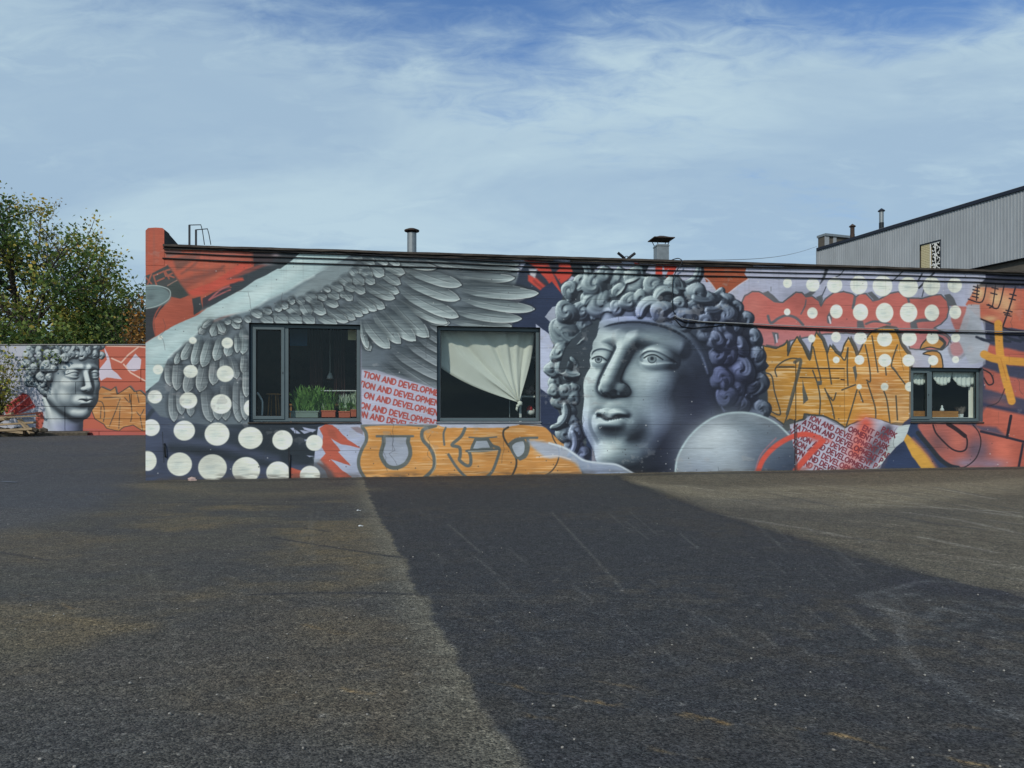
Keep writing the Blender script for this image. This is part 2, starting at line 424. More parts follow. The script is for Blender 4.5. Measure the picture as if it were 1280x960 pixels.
        a = np.clip((1-q)*W_/.8, 0, 1)*np.clip(U*3.2, 0, 1)
        st = s.fine[w]
        t = np.clip(.18+.62*U+.30*v+(st-.5)*.45, 0, 1)
        c = np.asarray(dark, np.float32)*(1-t[..., None])+np.asarray(lite, np.float32)*t[..., None]
        s.put(w, a, c)
        shaft = np.clip(1-np.abs(D)/.9, 0, 1)*np.clip(U*2, 0, 1)*np.clip((.92-U)*8, 0, 1)
        s.put(w, shaft*.45, np.asarray(dark)*.9)
        s.put(w, np.clip(1-np.abs(D-1.0*side)/.8, 0, 1)*np.clip(U*2, 0, 1)*np.clip((.9-U)*8, 0, 1)*.3, rim)
        rw = np.clip(1-(W_-best)/1.5, 0, 1)*np.clip((W_-best)/.35+.6, 0, 1)*np.clip((U-.25)*2, 0, 1)*np.clip(.55+.6*v+.6*(U > .8), 0, 1)
        s.put(w, rw*.95, rim)
    def curl(s, cx, cy, r, start=200, turn=430, cw=1, dark=(38, 48, 56), lite=(140, 160, 166), rim=(190, 206, 210), width=None):
        s.disc(cx, cy, r*1.12, np.asarray(dark)*.75, soft=r*.16, alpha=.9)
        n = 16; P = []
        for i in range(n):
            u = i/(n-1); a = math.radians(start+cw*turn*u); rr = r*(1-.78*u)
            P.append((cx+rr*math.cos(a), cy+rr*math.sin(a)))
        wd = width or r*.56
        s.tube(P, wd, dark, lite, w1=wd*.42, rim=rim)
        s.tube(P, wd*.35, dark, np.asarray(lite)*.95, w1=wd*.15, alpha=.5)
    def text(s, txt, x, y, h, ang, col, th=None, lead=0, alpha=1, clip=None, region=None):
        """painted block lettering; x,y = left end of the base line"""
        if region is not None:
            w = s.win(min(p[0] for p in region), min(p[1] for p in region), max(p[0] for p in region), max(p[1] for p in region), 30); keep = s.col[w].copy()
        th = th or h*.2; c = math.cos(math.radians(ang)); n = math.sin(math.radians(ang)); X0 = 0
        for ch in txt:
            g = GLYPH.get(ch)
            if g is None: X0 += h*.42; continue
            wd, strokes = g
            for st in strokes:
                P = []
                for (u, v) in st:
                    lx = X0+u*h; ly = -v*h
                    P.append((x+lx*c-ly*n, y+lx*n+ly*c))
                if clip is None or all(clip(*p) for p in (P[0], P[-1])):
                    s.line(P, th, col, soft=.35, alpha=alpha, smooth=False)
            X0 += (wd+.26)*h
        if region is not None:
            m = (s.sdf(w, region) < 0)[..., None]; s.col[w] = np.where(m, s.col[w], keep)
def _arc(cx, cy, rx, ry, a0, a1, n=8):
    return [(cx+rx*math.cos(math.radians(a0+(a1-a0)*i/n)), cy+ry*math.sin(math.radians(a0+(a1-a0)*i/n))) for i in range(n+1)]
GLYPH = {
 'I': (.06, [[(.03, 0), (.03, 1)]]), 'T': (.6, [[(0, 1), (.6, 1)], [(.3, 1), (.3, 0)]]),
 'O': (.8, [_arc(.4, .5, .4, .5, 0, 360, 14)]), 'N': (.64, [[(0, 0), (0, 1), (.64, 0), (.64, 1)]]),
 'A': (.7, [[(0, 0), (.35, 1), (.7, 0)], [(.14, .3), (.56, .3)]]),
 'D': (.64, [[(0, 0), (0, 1), (.24, 1)]+_arc(.24, .5, .4, .5, 90, -90, 8)+[(0, 0)]]),
 'E': (.5, [[(.5, 1), (0, 1), (0, 0), (.5, 0)], [(0, .5), (.42, .5)]]),
 'V': (.66, [[(0, 1), (.33, 0), (.66, 1)]]), 'L': (.46, [[(0, 1), (0, 0), (.46, 0)]]),
 'P': (.5, [[(0, 0), (0, 1), (.26, 1)]+_arc(.26, .73, .25, .27, 90, -90, 6)+[(0, .46)]]),
 'R': (.54, [[(0, 0), (0, 1), (.26, 1)]+_arc(.26, .73, .25, .27, 90, -90, 6)+[(0, .46)], [(.26, .46), (.54, 0)]]),
 'M': (.8, [[(0, 0), (.04, 1), (.4, .25), (.76, 1), (.8, 0)]]), 'K': (.56, [[(0, 0), (0, 1)], [(.54, 1), (.04, .45)], [(.18, .58), (.56, 0)]]),
 'B': (.52, [[(0, 0), (0, 1), (.26, 1)]+_arc(.26, .76, .22, .24, 90, -90, 6)+[(0, .52)], [(.26, .52)]+_arc(.28, .26, .25, .26, 90, -90, 6)+[(0, 0)]]),
 'F': (.5, [[(.5, 1), (0, 1), (0, 0)], [(0, .5), (.42, .5)]]),
}
def spline(pts, closed):
    n = len(pts); out = []
    seg = n if closed else n-1
    st = 5 if n < 14 else 3
    for i in range(seg):
        if closed: p = [pts[(i+k) % n] for k in (-1, 0, 1, 2)]
        else: p = [pts[max(i-1, 0)], pts[i], pts[i+1], pts[min(i+2, n-1)]]
        for k in range(st):
            t = k/st; t2 = t*t; t3 = t2*t
            out.append(tuple(.5*(2*p[1][c]+(p[2][c]-p[0][c])*t+(2*p[0][c]-5*p[1][c]+4*p[2][c]-p[3][c])*t2+(3*p[1][c]-p[0][c]-3*p[2][c]+p[3][c])*t3) for c in (0, 1)))
    if not closed: out.append(tuple(pts[-1]))
    return out
def zt(ox, oy, s):
    """tracing grid: turns measured grid coordinates into the sketch's coordinates"""
    return lambda *v: [(ox+v[i]/s, oy+v[i+1]/s) for i in range(0, len(v), 2)]
# ------------------------------------------------------------------ the stone heads of the murals: a plain classical head
# is modelled as a relief and its light and dark are then sprayed onto the wall as grey paint.
def _smin(a, b, k):
    h = np.clip(.5+.5*(b-a)/k, 0, 1); return b*(1-h)+a*h-k*h*(1-h)
def _smax(a, b, k): return -_smin(-a, -b, k)
def _ell(x, y, z, c, r):
    X = (x-c[0])/r[0]; Y = (y-c[1])/r[1]; Z = (z-c[2])/r[2]
    k0 = np.sqrt(X*X+Y*Y+Z*Z); k1 = np.sqrt((X/r[0])**2+(Y/r[1])**2+(Z/r[2])**2)+1e-6
    return k0*(k0-1)/k1
def _cap(x, y, z, a, b, r0, r1=None):
    r1 = r0 if r1 is None else r1
    ex = b[0]-a[0]; ey = b[1]-a[1]; ez = b[2]-a[2]; L = ex*ex+ey*ey+ez*ez
    h = np.clip(((x-a[0])*ex+(y-a[1])*ey+(z-a[2])*ez)/L, 0, 1)
    return np.sqrt((x-a[0]-ex*h)**2+(y-a[1]-ey*h)**2+(z-a[2]-ez*h)**2)-(r0+(r1-r0)*h)
def head_sdf(x, y, z):
    s = np.abs(x)
    d = _ell(x, y, z, (0, .38, -.18), (.80, .92, .98))
    d = _smin(d, _ell(x, y, z, (0, -.22, .18), (.64, .86, .62)), .15)
    d = _smin(d, _cap(s, y, z, (.50, -.55, -.05), (.16, -1.0, .50), .17, .16), .20)     # jaw
    d = _smin(d, _ell(x, y, z, (0, -1.04, .60), (.20, .16, .18)), .12)                  # chin
    d = _smin(d, _ell(s, y, z, (.36, -.26, .58), (.20, .20, .18)), .16)                 # cheek
    d = _smin(d, _ell(s, y, z, (.33, -.60, .46), (.24, .26, .22)), .16)
    d = _smin(d, _cap(s, y, z, (.12, .19, .82), (.50, .17, .57), .085, .065), .09)        # brow
    d = _smax(d, -_ell(s, y, z, (.31, .015, .92), (.205, .135, .20)), .11)              # socket
    eye = _ell(s, y, z, (.31, .00, .615), (.185, .155, .175))
    lidt = _smax(_ell(s, y, z, (.31, .00, .615), (.215, .185, .205)), .062-(y+.18*np.abs(s-.31)+1.2*(s-.31)**2*0), .02)
    lidt = _smax(_ell(s, y, z, (.31, .005, .615), (.215, .185, .205)), -(y-.075+1.6*(s-.31)**2), .02)
    lidb = _smax(_ell(s, y, z, (.31, -.005, .615), (.208, .175, .198)), (y+.065-1.3*(s-.31)**2), .02)
    d = _smin(d, eye, .015); d = _smin(d, lidt, .02); d = _smin(d, lidb, .025)
    n = _cap(x, y, z, (0, .17, .80), (0, -.35, 1.03), .072, .088)
    n = _smin(n, _ell(s, y, z, (.098, -.39, .91), (.072, .066, .10)), .07)
    n = _smin(n, _ell(x, y, z, (0, -.43, .96), (.06, .05, .10)), .05)
    d = _smin(d, n, .085)
    d = _smax(d, -_ell(s, y, z, (.065, -.475, .97), (.034, .05, .06)), .03)
    d = _smin(d, _ell(x, y, z, (0, -.70, .70), (.30, .20, .19)), .12)                   # mouth mound
    d = _smin(d, _ell(s, y, z, (.07, -.645+.00, .865), (.13, .048, .075)), .05)
    d = _smin(d, _ell(x, y, z, (0, -.755, .855), (.155, .06, .085)), .05)
    d = _smax(d, -(np.sqrt((y+.698-.10*s*s+.02*np.cos(s*22))**2+np.maximum(s-.23, 0)**2+(np.maximum(np.abs(z-.92)-.08, 0))**2)-.012), .035)
    d = _smax(d, -_ell(x, y, z, (0, -.885, .86), (.16, .05, .10)), .08)
    d = _smax(d, -_ell(x, y, z, (0, -.56, 1.0), (.028, .07, .07)), .05)
    nk = _cap(x, y, z, (0, -.75, -.32), (0, -2.6, -.55), .50, .56)
    d = _smin(d, nk, .14)
    d = _smin(d, _cap(s, y, z, (.52, -.62, -.45), (.12, -2.1, .02), .10, .13), .12)
    ear = np.sqrt((np.sqrt(((z+.12)/.75)**2+((y+.08)/1.2)**2)-.17)**2+(s-.78+.1*z)**2)-.05
    return _smin(d, ear, .03)
def _blur(a, r):
    for _ in range(2):
        for ax in (0, 1):
            n = a.shape[ax]; p = np.concatenate([np.repeat(np.take(a, [0], ax), r, ax), a, np.repeat(np.take(a, [-1], ax), r, ax)], ax)
            cs = np.cumsum(p, ax, dtype=np.float64); z = np.zeros_like(np.take(cs, [0], ax))
            cs = np.concatenate([z, cs], ax)
            a = ((np.take(cs, range(2*r+1, 2*r+1+n), ax)-np.take(cs, range(0, n), ax))/(2*r+1)).astype(np.float32)
    return a
def stone_head(c, cx, cy, S, yaw, pitch, roll, box, curls, light=(-.50, .55, .62), tones=None, step=.6, locks=(), clipp=None, violet=None, seed=5, face=1.0):
    x0, y0, x1, y1 = box
    gx = np.arange(x0, x1, step, dtype=np.float32); gy = np.arange(y0, y1, step, dtype=np.float32)
    PX, PY = np.meshgrid(gx, gy)
    u = (PX-cx)/S; v = -(PY-cy)/S
    cr, sr = math.cos(roll), math.sin(roll)
    u, v = u*cr-v*sr, u*sr+v*cr
    cyw, syw = math.cos(yaw), math.sin(yaw); cp, sp = math.cos(pitch), math.sin(pitch)
    def to_head(w_):
        # view axes to head axes: pitch about x, then yaw about y
        y = v*cp-w_*sp; z = v*sp+w_*cp; x = u
        return x*cyw-z*syw, y, x*syw+z*cyw
    w = np.full(u.shape, 1.6, np.float32); live = np.ones(u.shape, bool)
    for i in range(44):
        idx = live.nonzero()
        if len(idx[0]) == 0: break
        uu = u[idx]; vv = v[idx]; ww = w[idx]
        y = vv*cp-ww*sp; z = vv*sp+ww*cp
        d = head_sdf(uu*cyw-z*syw, y, uu*syw+z*cyw)
        ww = ww-np.maximum(d*.9, .0008); w[idx] = ww
        live[idx] = (d > .002) & (ww > -1.2)
    hit = w > -1.15
    if clipp is not None:
        ins = np.zeros(u.shape, bool); n = len(clipp)
        for i in range(n):
            ax, ay = clipp[i]; bx, by = clipp[(i+1) % n]
            if ay != by: ins ^= ((ay > PY) != (by > PY)) & (PX < (bx-ax)*(PY-ay)/(by-ay)+ax)
        hit &= ins; w = np.where(hit, w, -1.2)
    H = np.where(hit, w*S, -1.2*S).astype(np.float32)
    hair = np.zeros(u.shape, np.float32)
    Hb = _blur(np.maximum(H, -.15*S), int(5/step))
    def under(X, Y): return float(Hb[min(max(int((Y-y0)/step), 0), Hb.shape[0]-1), min(max(int((X-x0)/step), 0), Hb.shape[1]-1)])
    rs = np.random.RandomState(seed)
    for (kx, ky, r, zb) in curls:
        a = rs.rand()*6.28; ec = .78+.3*rs.rand(); ra = rs.rand()*3.14; sg = 1 if rs.rand() < .5 else -1
        i0 = max(int((kx-r*1.3-x0)/step), 0); i1 = int((kx+r*1.3-x0)/step)+1; j0 = max(int((ky-r*1.3-y0)/step), 0); j1 = int((ky+r*1.3-y0)/step)+1
        sl = (slice(j0, j1), slice(i0, i1))
        dx = PX[sl]-kx; dy = PY[sl]-ky
        if dx.size == 0: continue
        ax = dx*math.cos(ra)+dy*math.sin(ra); ay = (-dx*math.sin(ra)+dy*math.cos(ra))/ec
        q = np.hypot(ax, ay)/r*(1+.07*np.sin(3*np.arctan2(ay, ax)+a)); th = np.arctan2(ay, ax)*sg
        turns = .62+.55*rs.rand()
        ph = th+a-2*math.pi*turns*np.sqrt(np.clip(q, 0, 1.2))
        gro = np.abs(np.sin(ph*.5))**.42               # thick strands with narrow grooves
        strand = np.sin(ph*2.5+q*2)*.030+np.sin(ph*5.5)*.014
        dome = np.sqrt(np.clip(1-q*q, 0, 1))
        h = under(kx, ky)+zb*S+r*(.55*dome+.34*gro*np.clip(1.1-q*.4, 0, 1)+strand)
        m = q < 1
        H[sl] = np.where(m & (h > H[sl]), h, H[sl]); hair[sl] = np.where(m, 1, hair[sl])
    for P, wd, zb, isb in locks:
        Q = spline(P, False); n = len(Q)-1
        best = np.full(PX.shape, 9., np.float32); Hh = np.full(PX.shape, -1e9, np.float32)
        xs = [p[0] for p in Q]; ys = [p[1] for p in Q]
        i0 = max(int((min(xs)-wd-x0)/step), 0); i1 = int((max(xs)+wd-x0)/step)+1; j0 = max(int((min(ys)-wd-y0)/step), 0); j1 = int((max(ys)+wd-y0)/step)+1
        sl = (slice(j0, j1), slice(i0, i1)); X = PX[sl]; Y = PY[sl]; best = np.full(X.shape, 9., np.float32); sd = np.zeros(X.shape, np.float32)
        for i in range(n):
            ax, ay = Q[i]; bx, by = Q[i+1]; ex = bx-ax; ey = by-ay; L = ex*ex+ey*ey+1e-6
            h = np.clip(((X-ax)*ex+(Y-ay)*ey)/L, 0, 1); t = (i+h)/n
            hw = wd*.5*(1 if isb else .35+.65*np.sqrt(np.clip(1-(2*t-1)**4, 0, 1)))
            d = np.hypot(X-ax-ex*h, Y-ay-ey*h)/hw; k = d < best
            sd = np.where(k, ((X-ax)*ey-(Y-ay)*ex)/math.sqrt(L)/hw, sd); best = np.where(k, d, best)
        h = Hb[sl]+zb*S+wd*.5*(np.sqrt(np.clip(1-best**2, 0, 1))+(0 if isb else .2)*np.abs(np.sin(sd*4)))
        m = best < 1
        H[sl] = np.where(m & (h > H[sl]), h, H[sl]); hair[sl] = np.where(m, 0 if isb else 1, hair[sl])
    mask = ((hit) | (hair > 0)).astype(np.float32)
    Hs = np.where(mask > 0, H, _blur(H, 6))
    gy_, gx_ = np.gradient(_blur(Hs, 1) if step < 1 else Hs, step)
    nx, ny, nz = -gx_, gy_, np.ones_like(gx_)
    l = np.sqrt(nx*nx+ny*ny+nz*nz); nx /= l; ny /= l; nz /= l
    L = np.array(light, float); L /= np.linalg.norm(L)
    lam = np.clip(nx*L[0]+ny*L[1]+nz*L[2], 0, 1)
    fill = np.clip(.5+.5*ny, 0, 1)*.10+np.clip(nx*.8+nz*.2, 0, 1)*.07
    ao = np.clip(1+(H-_blur(Hs, int(4/step)))/(S*.085), .12, 1.12)*np.clip(1+(H-_blur(Hs, int(13/step)))/(S*.55), .35, 1.05)
    rim = np.clip((1-nz)*1.3-.55, 0, 1)*np.clip(-nx*1.2+ny*.4, 0, 1)*.5
    T = (lam**1.05*.92+fill)*ao+rim
    T = np.where(hair > 0, T*.80, T*face)
    tn = tones or ((24, 31, 38), (74, 88, 98), (128, 146, 152), (196, 213, 212))
    k = np.clip(T, 0, .999)*3; i = k.astype(int); f = (k-i)[..., None]
    tab = np.array(tn, np.float32)
    col = tab[i]*(1-f)+tab[np.minimum(i+1, 3)]*f
    if violet:
        for (vx, vy, rx, ry, a) in violet:
            g = (a*np.exp(-(((PX-vx)/rx)**2+((PY-vy)/ry)**2)))[..., None]
            lum = col.mean(-1, keepdims=True)
            vc = np.array((.78, .84, 1.30))*lum*.80+np.array((6, 6, 16))
            col = col*(1-g)+vc*g
    # carry the relief's tones onto the wall
    w_ = c.win(x0, y0, x1, y1, 0)
    fx = np.clip((c.X[w_]-x0)/step, 0, len(gx)-1.01); fy = np.clip((c.Y[w_]-y0)/step, 0, len(gy)-1.01)
    ins = (c.X[w_] > x0) & (c.X[w_] < x1-step) & (c.Y[w_] > y0) & (c.Y[w_] < y1-step)
    xi = fx.astype(int); yi = fy.astype(int); ax = (fx-xi)[..., None]; ay = (fy-yi)[..., None]
    mask = _blur(mask, 1)[..., None]
    def bil(A): return (A[yi, xi]*(1-ax)+A[yi, xi+1]*ax)*(1-ay)+(A[yi+1, xi]*(1-ax)+A[yi+1, xi+1]*ax)*ay
    a = bil(mask)[..., 0]*ins
    c.put(w_, np.clip((a-.25)*1.6, 0, 1), bil(col))

def scatter(poly_, n, rmin, rmax, seed, big=None):
    """curl places: crowded but never two on one spot"""
    rs = np.random.RandomState(seed); out = []
    xs = [p[0] for p in poly_]; ys = [p[1] for p in poly_]
    def ins(X, Y):
        r = False
        for i in range(len(poly_)):
            ax, ay = poly_[i]; bx, by = poly_[(i+1) % len(poly_)]
            if (ay > Y) != (by > Y) and X < (bx-ax)*(Y-ay)/(by-ay)+ax: r = not r
        return r
    tries = 0
    while len(out) < n and tries < 9000:
        tries += 1
        X = min(xs)+rs.rand()*(max(xs)-min(xs)); Y = min(ys)+rs.rand()*(max(ys)-min(ys))
        if not ins(X, Y): continue
        r = rmin+(rmax-rmin)*rs.rand()**1.3
        if all(math.hypot(X-o[0], Y-o[1]) > .62*(r+o[2]) for o in out): out.append((X, Y, r, .02+.10*rs.rand()))
    return out
def blotch(c, k=.045):
    """hand-painted unevenness of the paint itself, brushed along the wall"""
    n = c.noise(.5, .3, 3)-.5; m = c.noise(.45, .03, 3)-.5; f = c.noise(.10, .012, 2)-.5
    c.col *= (1+k*2*n+k*1.8*m+k*1.6*f)[..., None]

def paint_wing(c):
    G = zt(180, 300, 6.4); H = zt(330, 310, 6.4); J = zt(480, 310, 6.4); K = zt(170, 430, 4.571)
    c.poly([(182, 500), (200, 455), (240, 415), (300, 390), (330, 350), (400, 322), (560, 318), (640, 322), (648, 345), (640, 366), (630, 400), (620, 412), (548, 412), (548, 500), (452, 462), (452, 408), (312, 408), (312, 530), (260, 532), (200, 520)], (96, 109, 117), soft=1.5)
    c.spray(250, 500, 50, 40, (72, 84, 96), .8)
    c.spray(520, 430, 70, 45, (78, 90, 102), .7)
    # white leading edge of the wing
    top = G(0, 830, 14, 820, 60, 790, 100, 770, 230, 690, 330, 645, 430, 600, 500, 548, 640, 470, 700, 440, 780, 400, 800, 385, 880, 330, 1070, 232, 1090, 232, 1180, 165)+[(372, 319), (378, 313)]
    bot = H(1280, 20, 760, 20, 640, 90, 540, 150, 430, 205, 300, 275, 180, 350, 0, 430)+G(1000, 470, 850, 562, 640, 605, 560, 640, 430, 735, 380, 790, 300, 850, 240, 900, 190, 960)+K(150, 165, 130, 210, 57, 270, 40, 280)
    c.poly(top+bot, (163, 188, 190), soft=.7)
    for p, a in ((G(60, 900, 300, 770, 560, 600), .5), (G(500, 590, 800, 500, 1000, 380), .6), (G(850, 450, 1100, 330, 1250, 190), .6)):
        c.line(p, 12, (184, 205, 205), soft=5, alpha=a)
    c.line(G(200, 940, 300, 850, 440, 735, 560, 628, 640, 605, 850, 562, 1000, 470)+H(0, 430, 180, 350, 300, 275, 400, 225), 3.0, (188, 208, 208), soft=1.5, alpha=.8)
    c.line(G(230, 960, 330, 865, 470, 750, 580, 645, 700, 620, 860, 580, 1010, 500)+H(60, 420, 240, 340, 340, 285), 6, (104, 122, 130), soft=4, alpha=.8)
    c.poly(H(200, 400, 300, 300, 420, 220, 520, 130, 700, 130, 700, 220, 600, 300, 500, 330, 300, 400), (126, 142, 146), soft=5, alpha=.85)
    c.spray(*H(640, 190)[0], 26, 14, (112, 128, 133), .8)
    dk = (50, 61, 68); lt = (166, 183, 184); rim = (216, 226, 224)
    def F(G, bx, by, tx, ty, w, bend=.08, side=1, **k):
        a, b = G(bx, by, tx, ty); c.feather(a[0], a[1], b[0], b[1], w/6.4*.62, bend, k.get('d', dk), k.get('l', lt), k.get('r', rim), side)
    def FK(bx, by, tx, ty, w, bend=.03, side=1, **k):
        a, b = K(bx, by, tx, ty); c.feather(a[0], a[1], b[0], b[1], w/4.571*.62, bend, k.get('d', dk), k.get('l', lt), k.get('r', rim), side)
    # long feathers hanging at the left, behind the dots
    soft = dict(l=(136, 148, 152), r=(178, 188, 190), d=(60, 70, 78))
    for v in ((215, 230, 218, 440, 46), (320, 250, 312, 410, 42), (250, 250, 262, 400, 40), (400, 220, 428, 440, 62), (520, 200, 512, 430, 56), (590, 160, 590, 440, 56), (470, 260, 470, 430, 50), (620, 200, 625, 430, 40)): FK(*v, **soft)
    for v in ((190, 90, 195, 235, 52), (240, 70, 232, 260, 50), (335, 95, 285, 275, 56), (400, 80, 365, 268, 60), (455, 60, 440, 230, 52), (540, 60, 575, 195, 44), (500, 60, 505, 200, 44), (620, 40, 612, 165, 34), (630, 100, 630, 300, 40)): FK(*v, bend=-.03, l=(150, 162, 164), d=(56, 66, 74))
    for v in ((300, 880, 250, 990, 42), (400, 790, 305, 955, 62), (455, 760, 395, 1000, 68), (535, 770, 470, 1010, 74), (625, 760, 570, 960, 70), (700, 790, 662, 925, 66), (795, 690, 790, 908, 66), (740, 740, 745, 900, 40)): F(G, *v, bend=-.05)
    for v in ((500, 690, 445, 745, 44), (590, 650, 545, 765, 62), (680, 660, 600, 745, 62), (590, 640, 640, 740, 50), (760, 640, 735, 705, 66), (690, 630, 760, 705, 50), (560, 630, 470, 700, 36), (640, 640, 690, 665, 40), (700, 630, 780, 650, 36), (800, 610, 850, 655, 40)): F(G, *v, bend=-.05)
    # long flight feathers
    for v in ((1100, 150, 1275, 250, 60), (790, 700, 850, 818, 52, .04), (780, 560, 830, 800, 46)): F(H, *v)
    low = dict(l=(142, 154, 160), r=(186, 196, 200))
    for v in ((100, 800, 470, 1010, 62), (60, 740, 640, 990, 74), (330, 690, 900, 900, 60)): pass
    for v in ((0, 830, 520, 1180, 90), (-40, 900, 420, 1230, 70), (20, 760, 560, 1060, 96), (140, 700, 560, 960, 84), (260, 700, 560, 850, 70), (300, 640, 560, 790, 60), (330, 560, 560, 720, 56)): F(J, *v, bend=.06, **low)
    for v in ((280, 60, 640, 158, 44), (500, 110, 1080, 172, 40), (700, 100, 1080, 130, 30), (520, 200, 1040, 240, 64), (540, 250, 1150, 340, 66), (500, 560, 1015, 625, 70), (500, 470, 1095, 565, 76), (560, 370, 1198, 488, 78), (540, 300, 1228, 362, 80)): F(J, *v, bend=.07)
    for v in ((330, 560, 520, 600, 60), (90, 380, 500, 598, 78), (90, 290, 588, 548, 92), (110, 200, 597, 408, 92), (140, 130, 612, 295, 88), (60, 90, 420, 160, 50)): F(J, *v, bend=.06)
    for v in ((1010, 400, 1312, 705, 104), (920, 450, 1207, 736, 96), (870, 490, 1088, 758, 80), (800, 560, 1000, 795, 88)): F(H, *v, bend=.06)
    # middle rows
    for v in ((960, 200, 1110, 205, 40), (940, 110, 1123, 200, 60), (930, 170, 1088, 285, 64), (870, 250, 1076, 355, 64), (795, 280, 1042, 402, 62), (780, 350, 962, 478, 66), (735, 375, 897, 498, 54), (690, 430, 834, 515, 44), (620, 440, 787, 540, 50), (570, 460, 727, 568, 54), (490, 470, 668, 588, 60), (410, 520, 580, 605, 58)): F(H, *v, bend=.10)
    # small covert scales
    for v in ((690, 60, 790, 90, 34), (780, 65, 885, 100, 36), (880, 70, 990, 128, 40), (980, 80, 1085, 135, 40), (770, 90, 885, 130, 40), (700, 140, 850, 185, 66), (850, 140, 955, 218, 72), (770, 180, 868, 222, 50), (690, 160, 742, 215, 52), (800, 225, 884, 280, 54), (700, 215, 796, 290, 70), (600, 220, 698, 290, 66), (640, 290, 730, 335, 50), (715, 300, 806, 355, 56), (530, 285, 632, 335, 54), (600, 345, 662, 392, 42), (640, 350, 704, 415, 52), (500, 340, 598, 402, 58), (470, 310, 530, 345, 34), (415, 360, 502, 408, 48), (480, 410, 592, 462, 52), (325, 360, 420, 425, 66), (365, 420, 472, 465, 48), (375, 455, 492, 520, 62), (190, 390, 246, 438, 42), (260, 395, 322, 445, 44), (170, 440, 290, 528, 74), (300, 430, 372, 538, 70), (90, 440, 190, 470, 44), (-20, 480, 60, 515, 40), (60, 510, 186, 598, 80), (190, 530, 300, 598, 74), (310, 530, 402, 598, 66), (-40, 530, 66, 598, 62)): F(H, *v, bend=.04)
    for v in ((850, 560, 945, 610, 50), (960, 560, 1020, 580, 40), (930, 600, 1030, 660, 60), (1160, 480, 1205, 500, 40), (1090, 500, 1150, 540, 50), (1040, 530, 1100, 560, 40)): F(G, *v, bend=.04)

def paint_left(c):
    G = zt(180, 300, 6.4)
    c.poly([(150, 240), (420, 300), (420, 420), (150, 480)], (168, 82, 62), soft=1)
    c.poly(G(330, 150, 700, 160, 900, 190, 600, 330, 420, 420, 320, 330), (178, 88, 66), soft=8, alpha=.7)
    dark = (48, 58, 64)
    c.poly(G(870, 60, 1400, 30, 1400, 110, 1100, 230, 780, 400, 560, 520, 470, 560, 470, 470, 560, 420, 700, 380, 650, 300, 880, 210), dark, soft=.8)
    c.poly(G(620, 300, 740, 250, 980, 180, 990, 200, 700, 320, 640, 330), (168, 74, 60), soft=2, alpha=.6)
    c.poly(G(330, 420, 560, 330, 780, 180, 900, 180, 760, 270, 640, 320, 790, 300, 800, 320, 640, 370, 470, 440, 400, 450), (186, 76, 60), soft=1.6)
    c.poly(G(470, 470, 640, 380, 760, 330, 700, 370, 560, 460, 480, 540), (58, 52, 60), soft=1.2)
    c.line(G(520, 480, 610, 400, 680, 370), 2, (170, 92, 92), soft=1); c.line(G(530, 475, 640, 420, 690, 400), 1.6, (170, 92, 92), soft=1)
    c.poly(G(385, 470, 450, 455, 470, 555, 400, 600), (52, 60, 64), soft=.7)
    c.poly(G(230, 150, 420, 100, 440, 130, 300, 230, 260, 240), (96, 70, 62), soft=2.5, alpha=.75)
    for p in (G(190, 210, 260, 310, 360, 440), G(300, 270, 420, 180, 450, 80), G(340, 240, 640, 245), G(300, 330, 560, 260, 640, 210)): c.line(p, 2.6, (118, 72, 62), soft=1.8, alpha=.75)
    c.poly(G(240, 330, 560, 230, 640, 205, 560, 290, 390, 360, 320, 400), (120, 68, 58), soft=3, alpha=.6)
    c.spray(*G(620, 120)[0], 50, 8, (150, 96, 92), .5)
    c.poly(G(160, 70, 300, 80, 300, 110, 180, 140), (120, 98, 96), soft=2, alpha=.8)
    c.poly(G(860, 95, 1060, 110, 1010, 200, 880, 190), (64, 52, 56), soft=4, alpha=.8)
    c.spray(*G(1055, 120)[0], 5, 3, (176, 160, 168), .7); c.spray(*G(990, 190)[0], 9, 2, (160, 160, 165), .8)
    # corner letters over the end of the wall
    c.poly(G(0, 290, 60, 270, 190, 200, 270, 310, 360, 440, 290, 470, 200, 450, 120, 400, 20, 380), (62, 66, 66), soft=.6)
    c.poly(G(-20, 600, 14, 540, 100, 500, 220, 450, 130, 560, 80, 640, 90, 770, 14, 815, -20, 830), (50, 54, 58), soft=.8)
    c.line(G(210, 455, 140, 520, 90, 600, 75, 680, 95, 775), 1.8, (150, 74, 60))
    for p in (G(75, 285, 100, 360), G(80, 285, 160, 250, 175, 290), G(105, 330, 160, 305), G(170, 250, 200, 310), G(175, 245, 230, 230, 235, 262, 190, 285), G(200, 285, 240, 300), G(14, 300, 60, 350), G(60, 270, 20, 380)): c.line(p, 2.0, (150, 84, 68), smooth=False)
    c.line(G(190, 365, 270, 320), 1.6, (140, 110, 98))
    c.line(G(210, 225, 270, 318, 360, 440), 1.5, (112, 72, 62))
    c.poly(G(190, 370, 270, 325, 350, 440, 290, 462, 220, 430), (56, 66, 64), soft=1)
    c.disc(186, 370.5, 27, (96, 116, 118), ry=14.5, soft=1)
    c.spray(186, 372, 18, 8, (122, 142, 144), .7); c.spray(188, 371, 6, 5, (70, 86, 90), .7)
    c.line(G(0, 370, 100, 365, 190, 390, 212, 430, 190, 480, 100, 530, 0, 552), 1.2, (150, 168, 166))

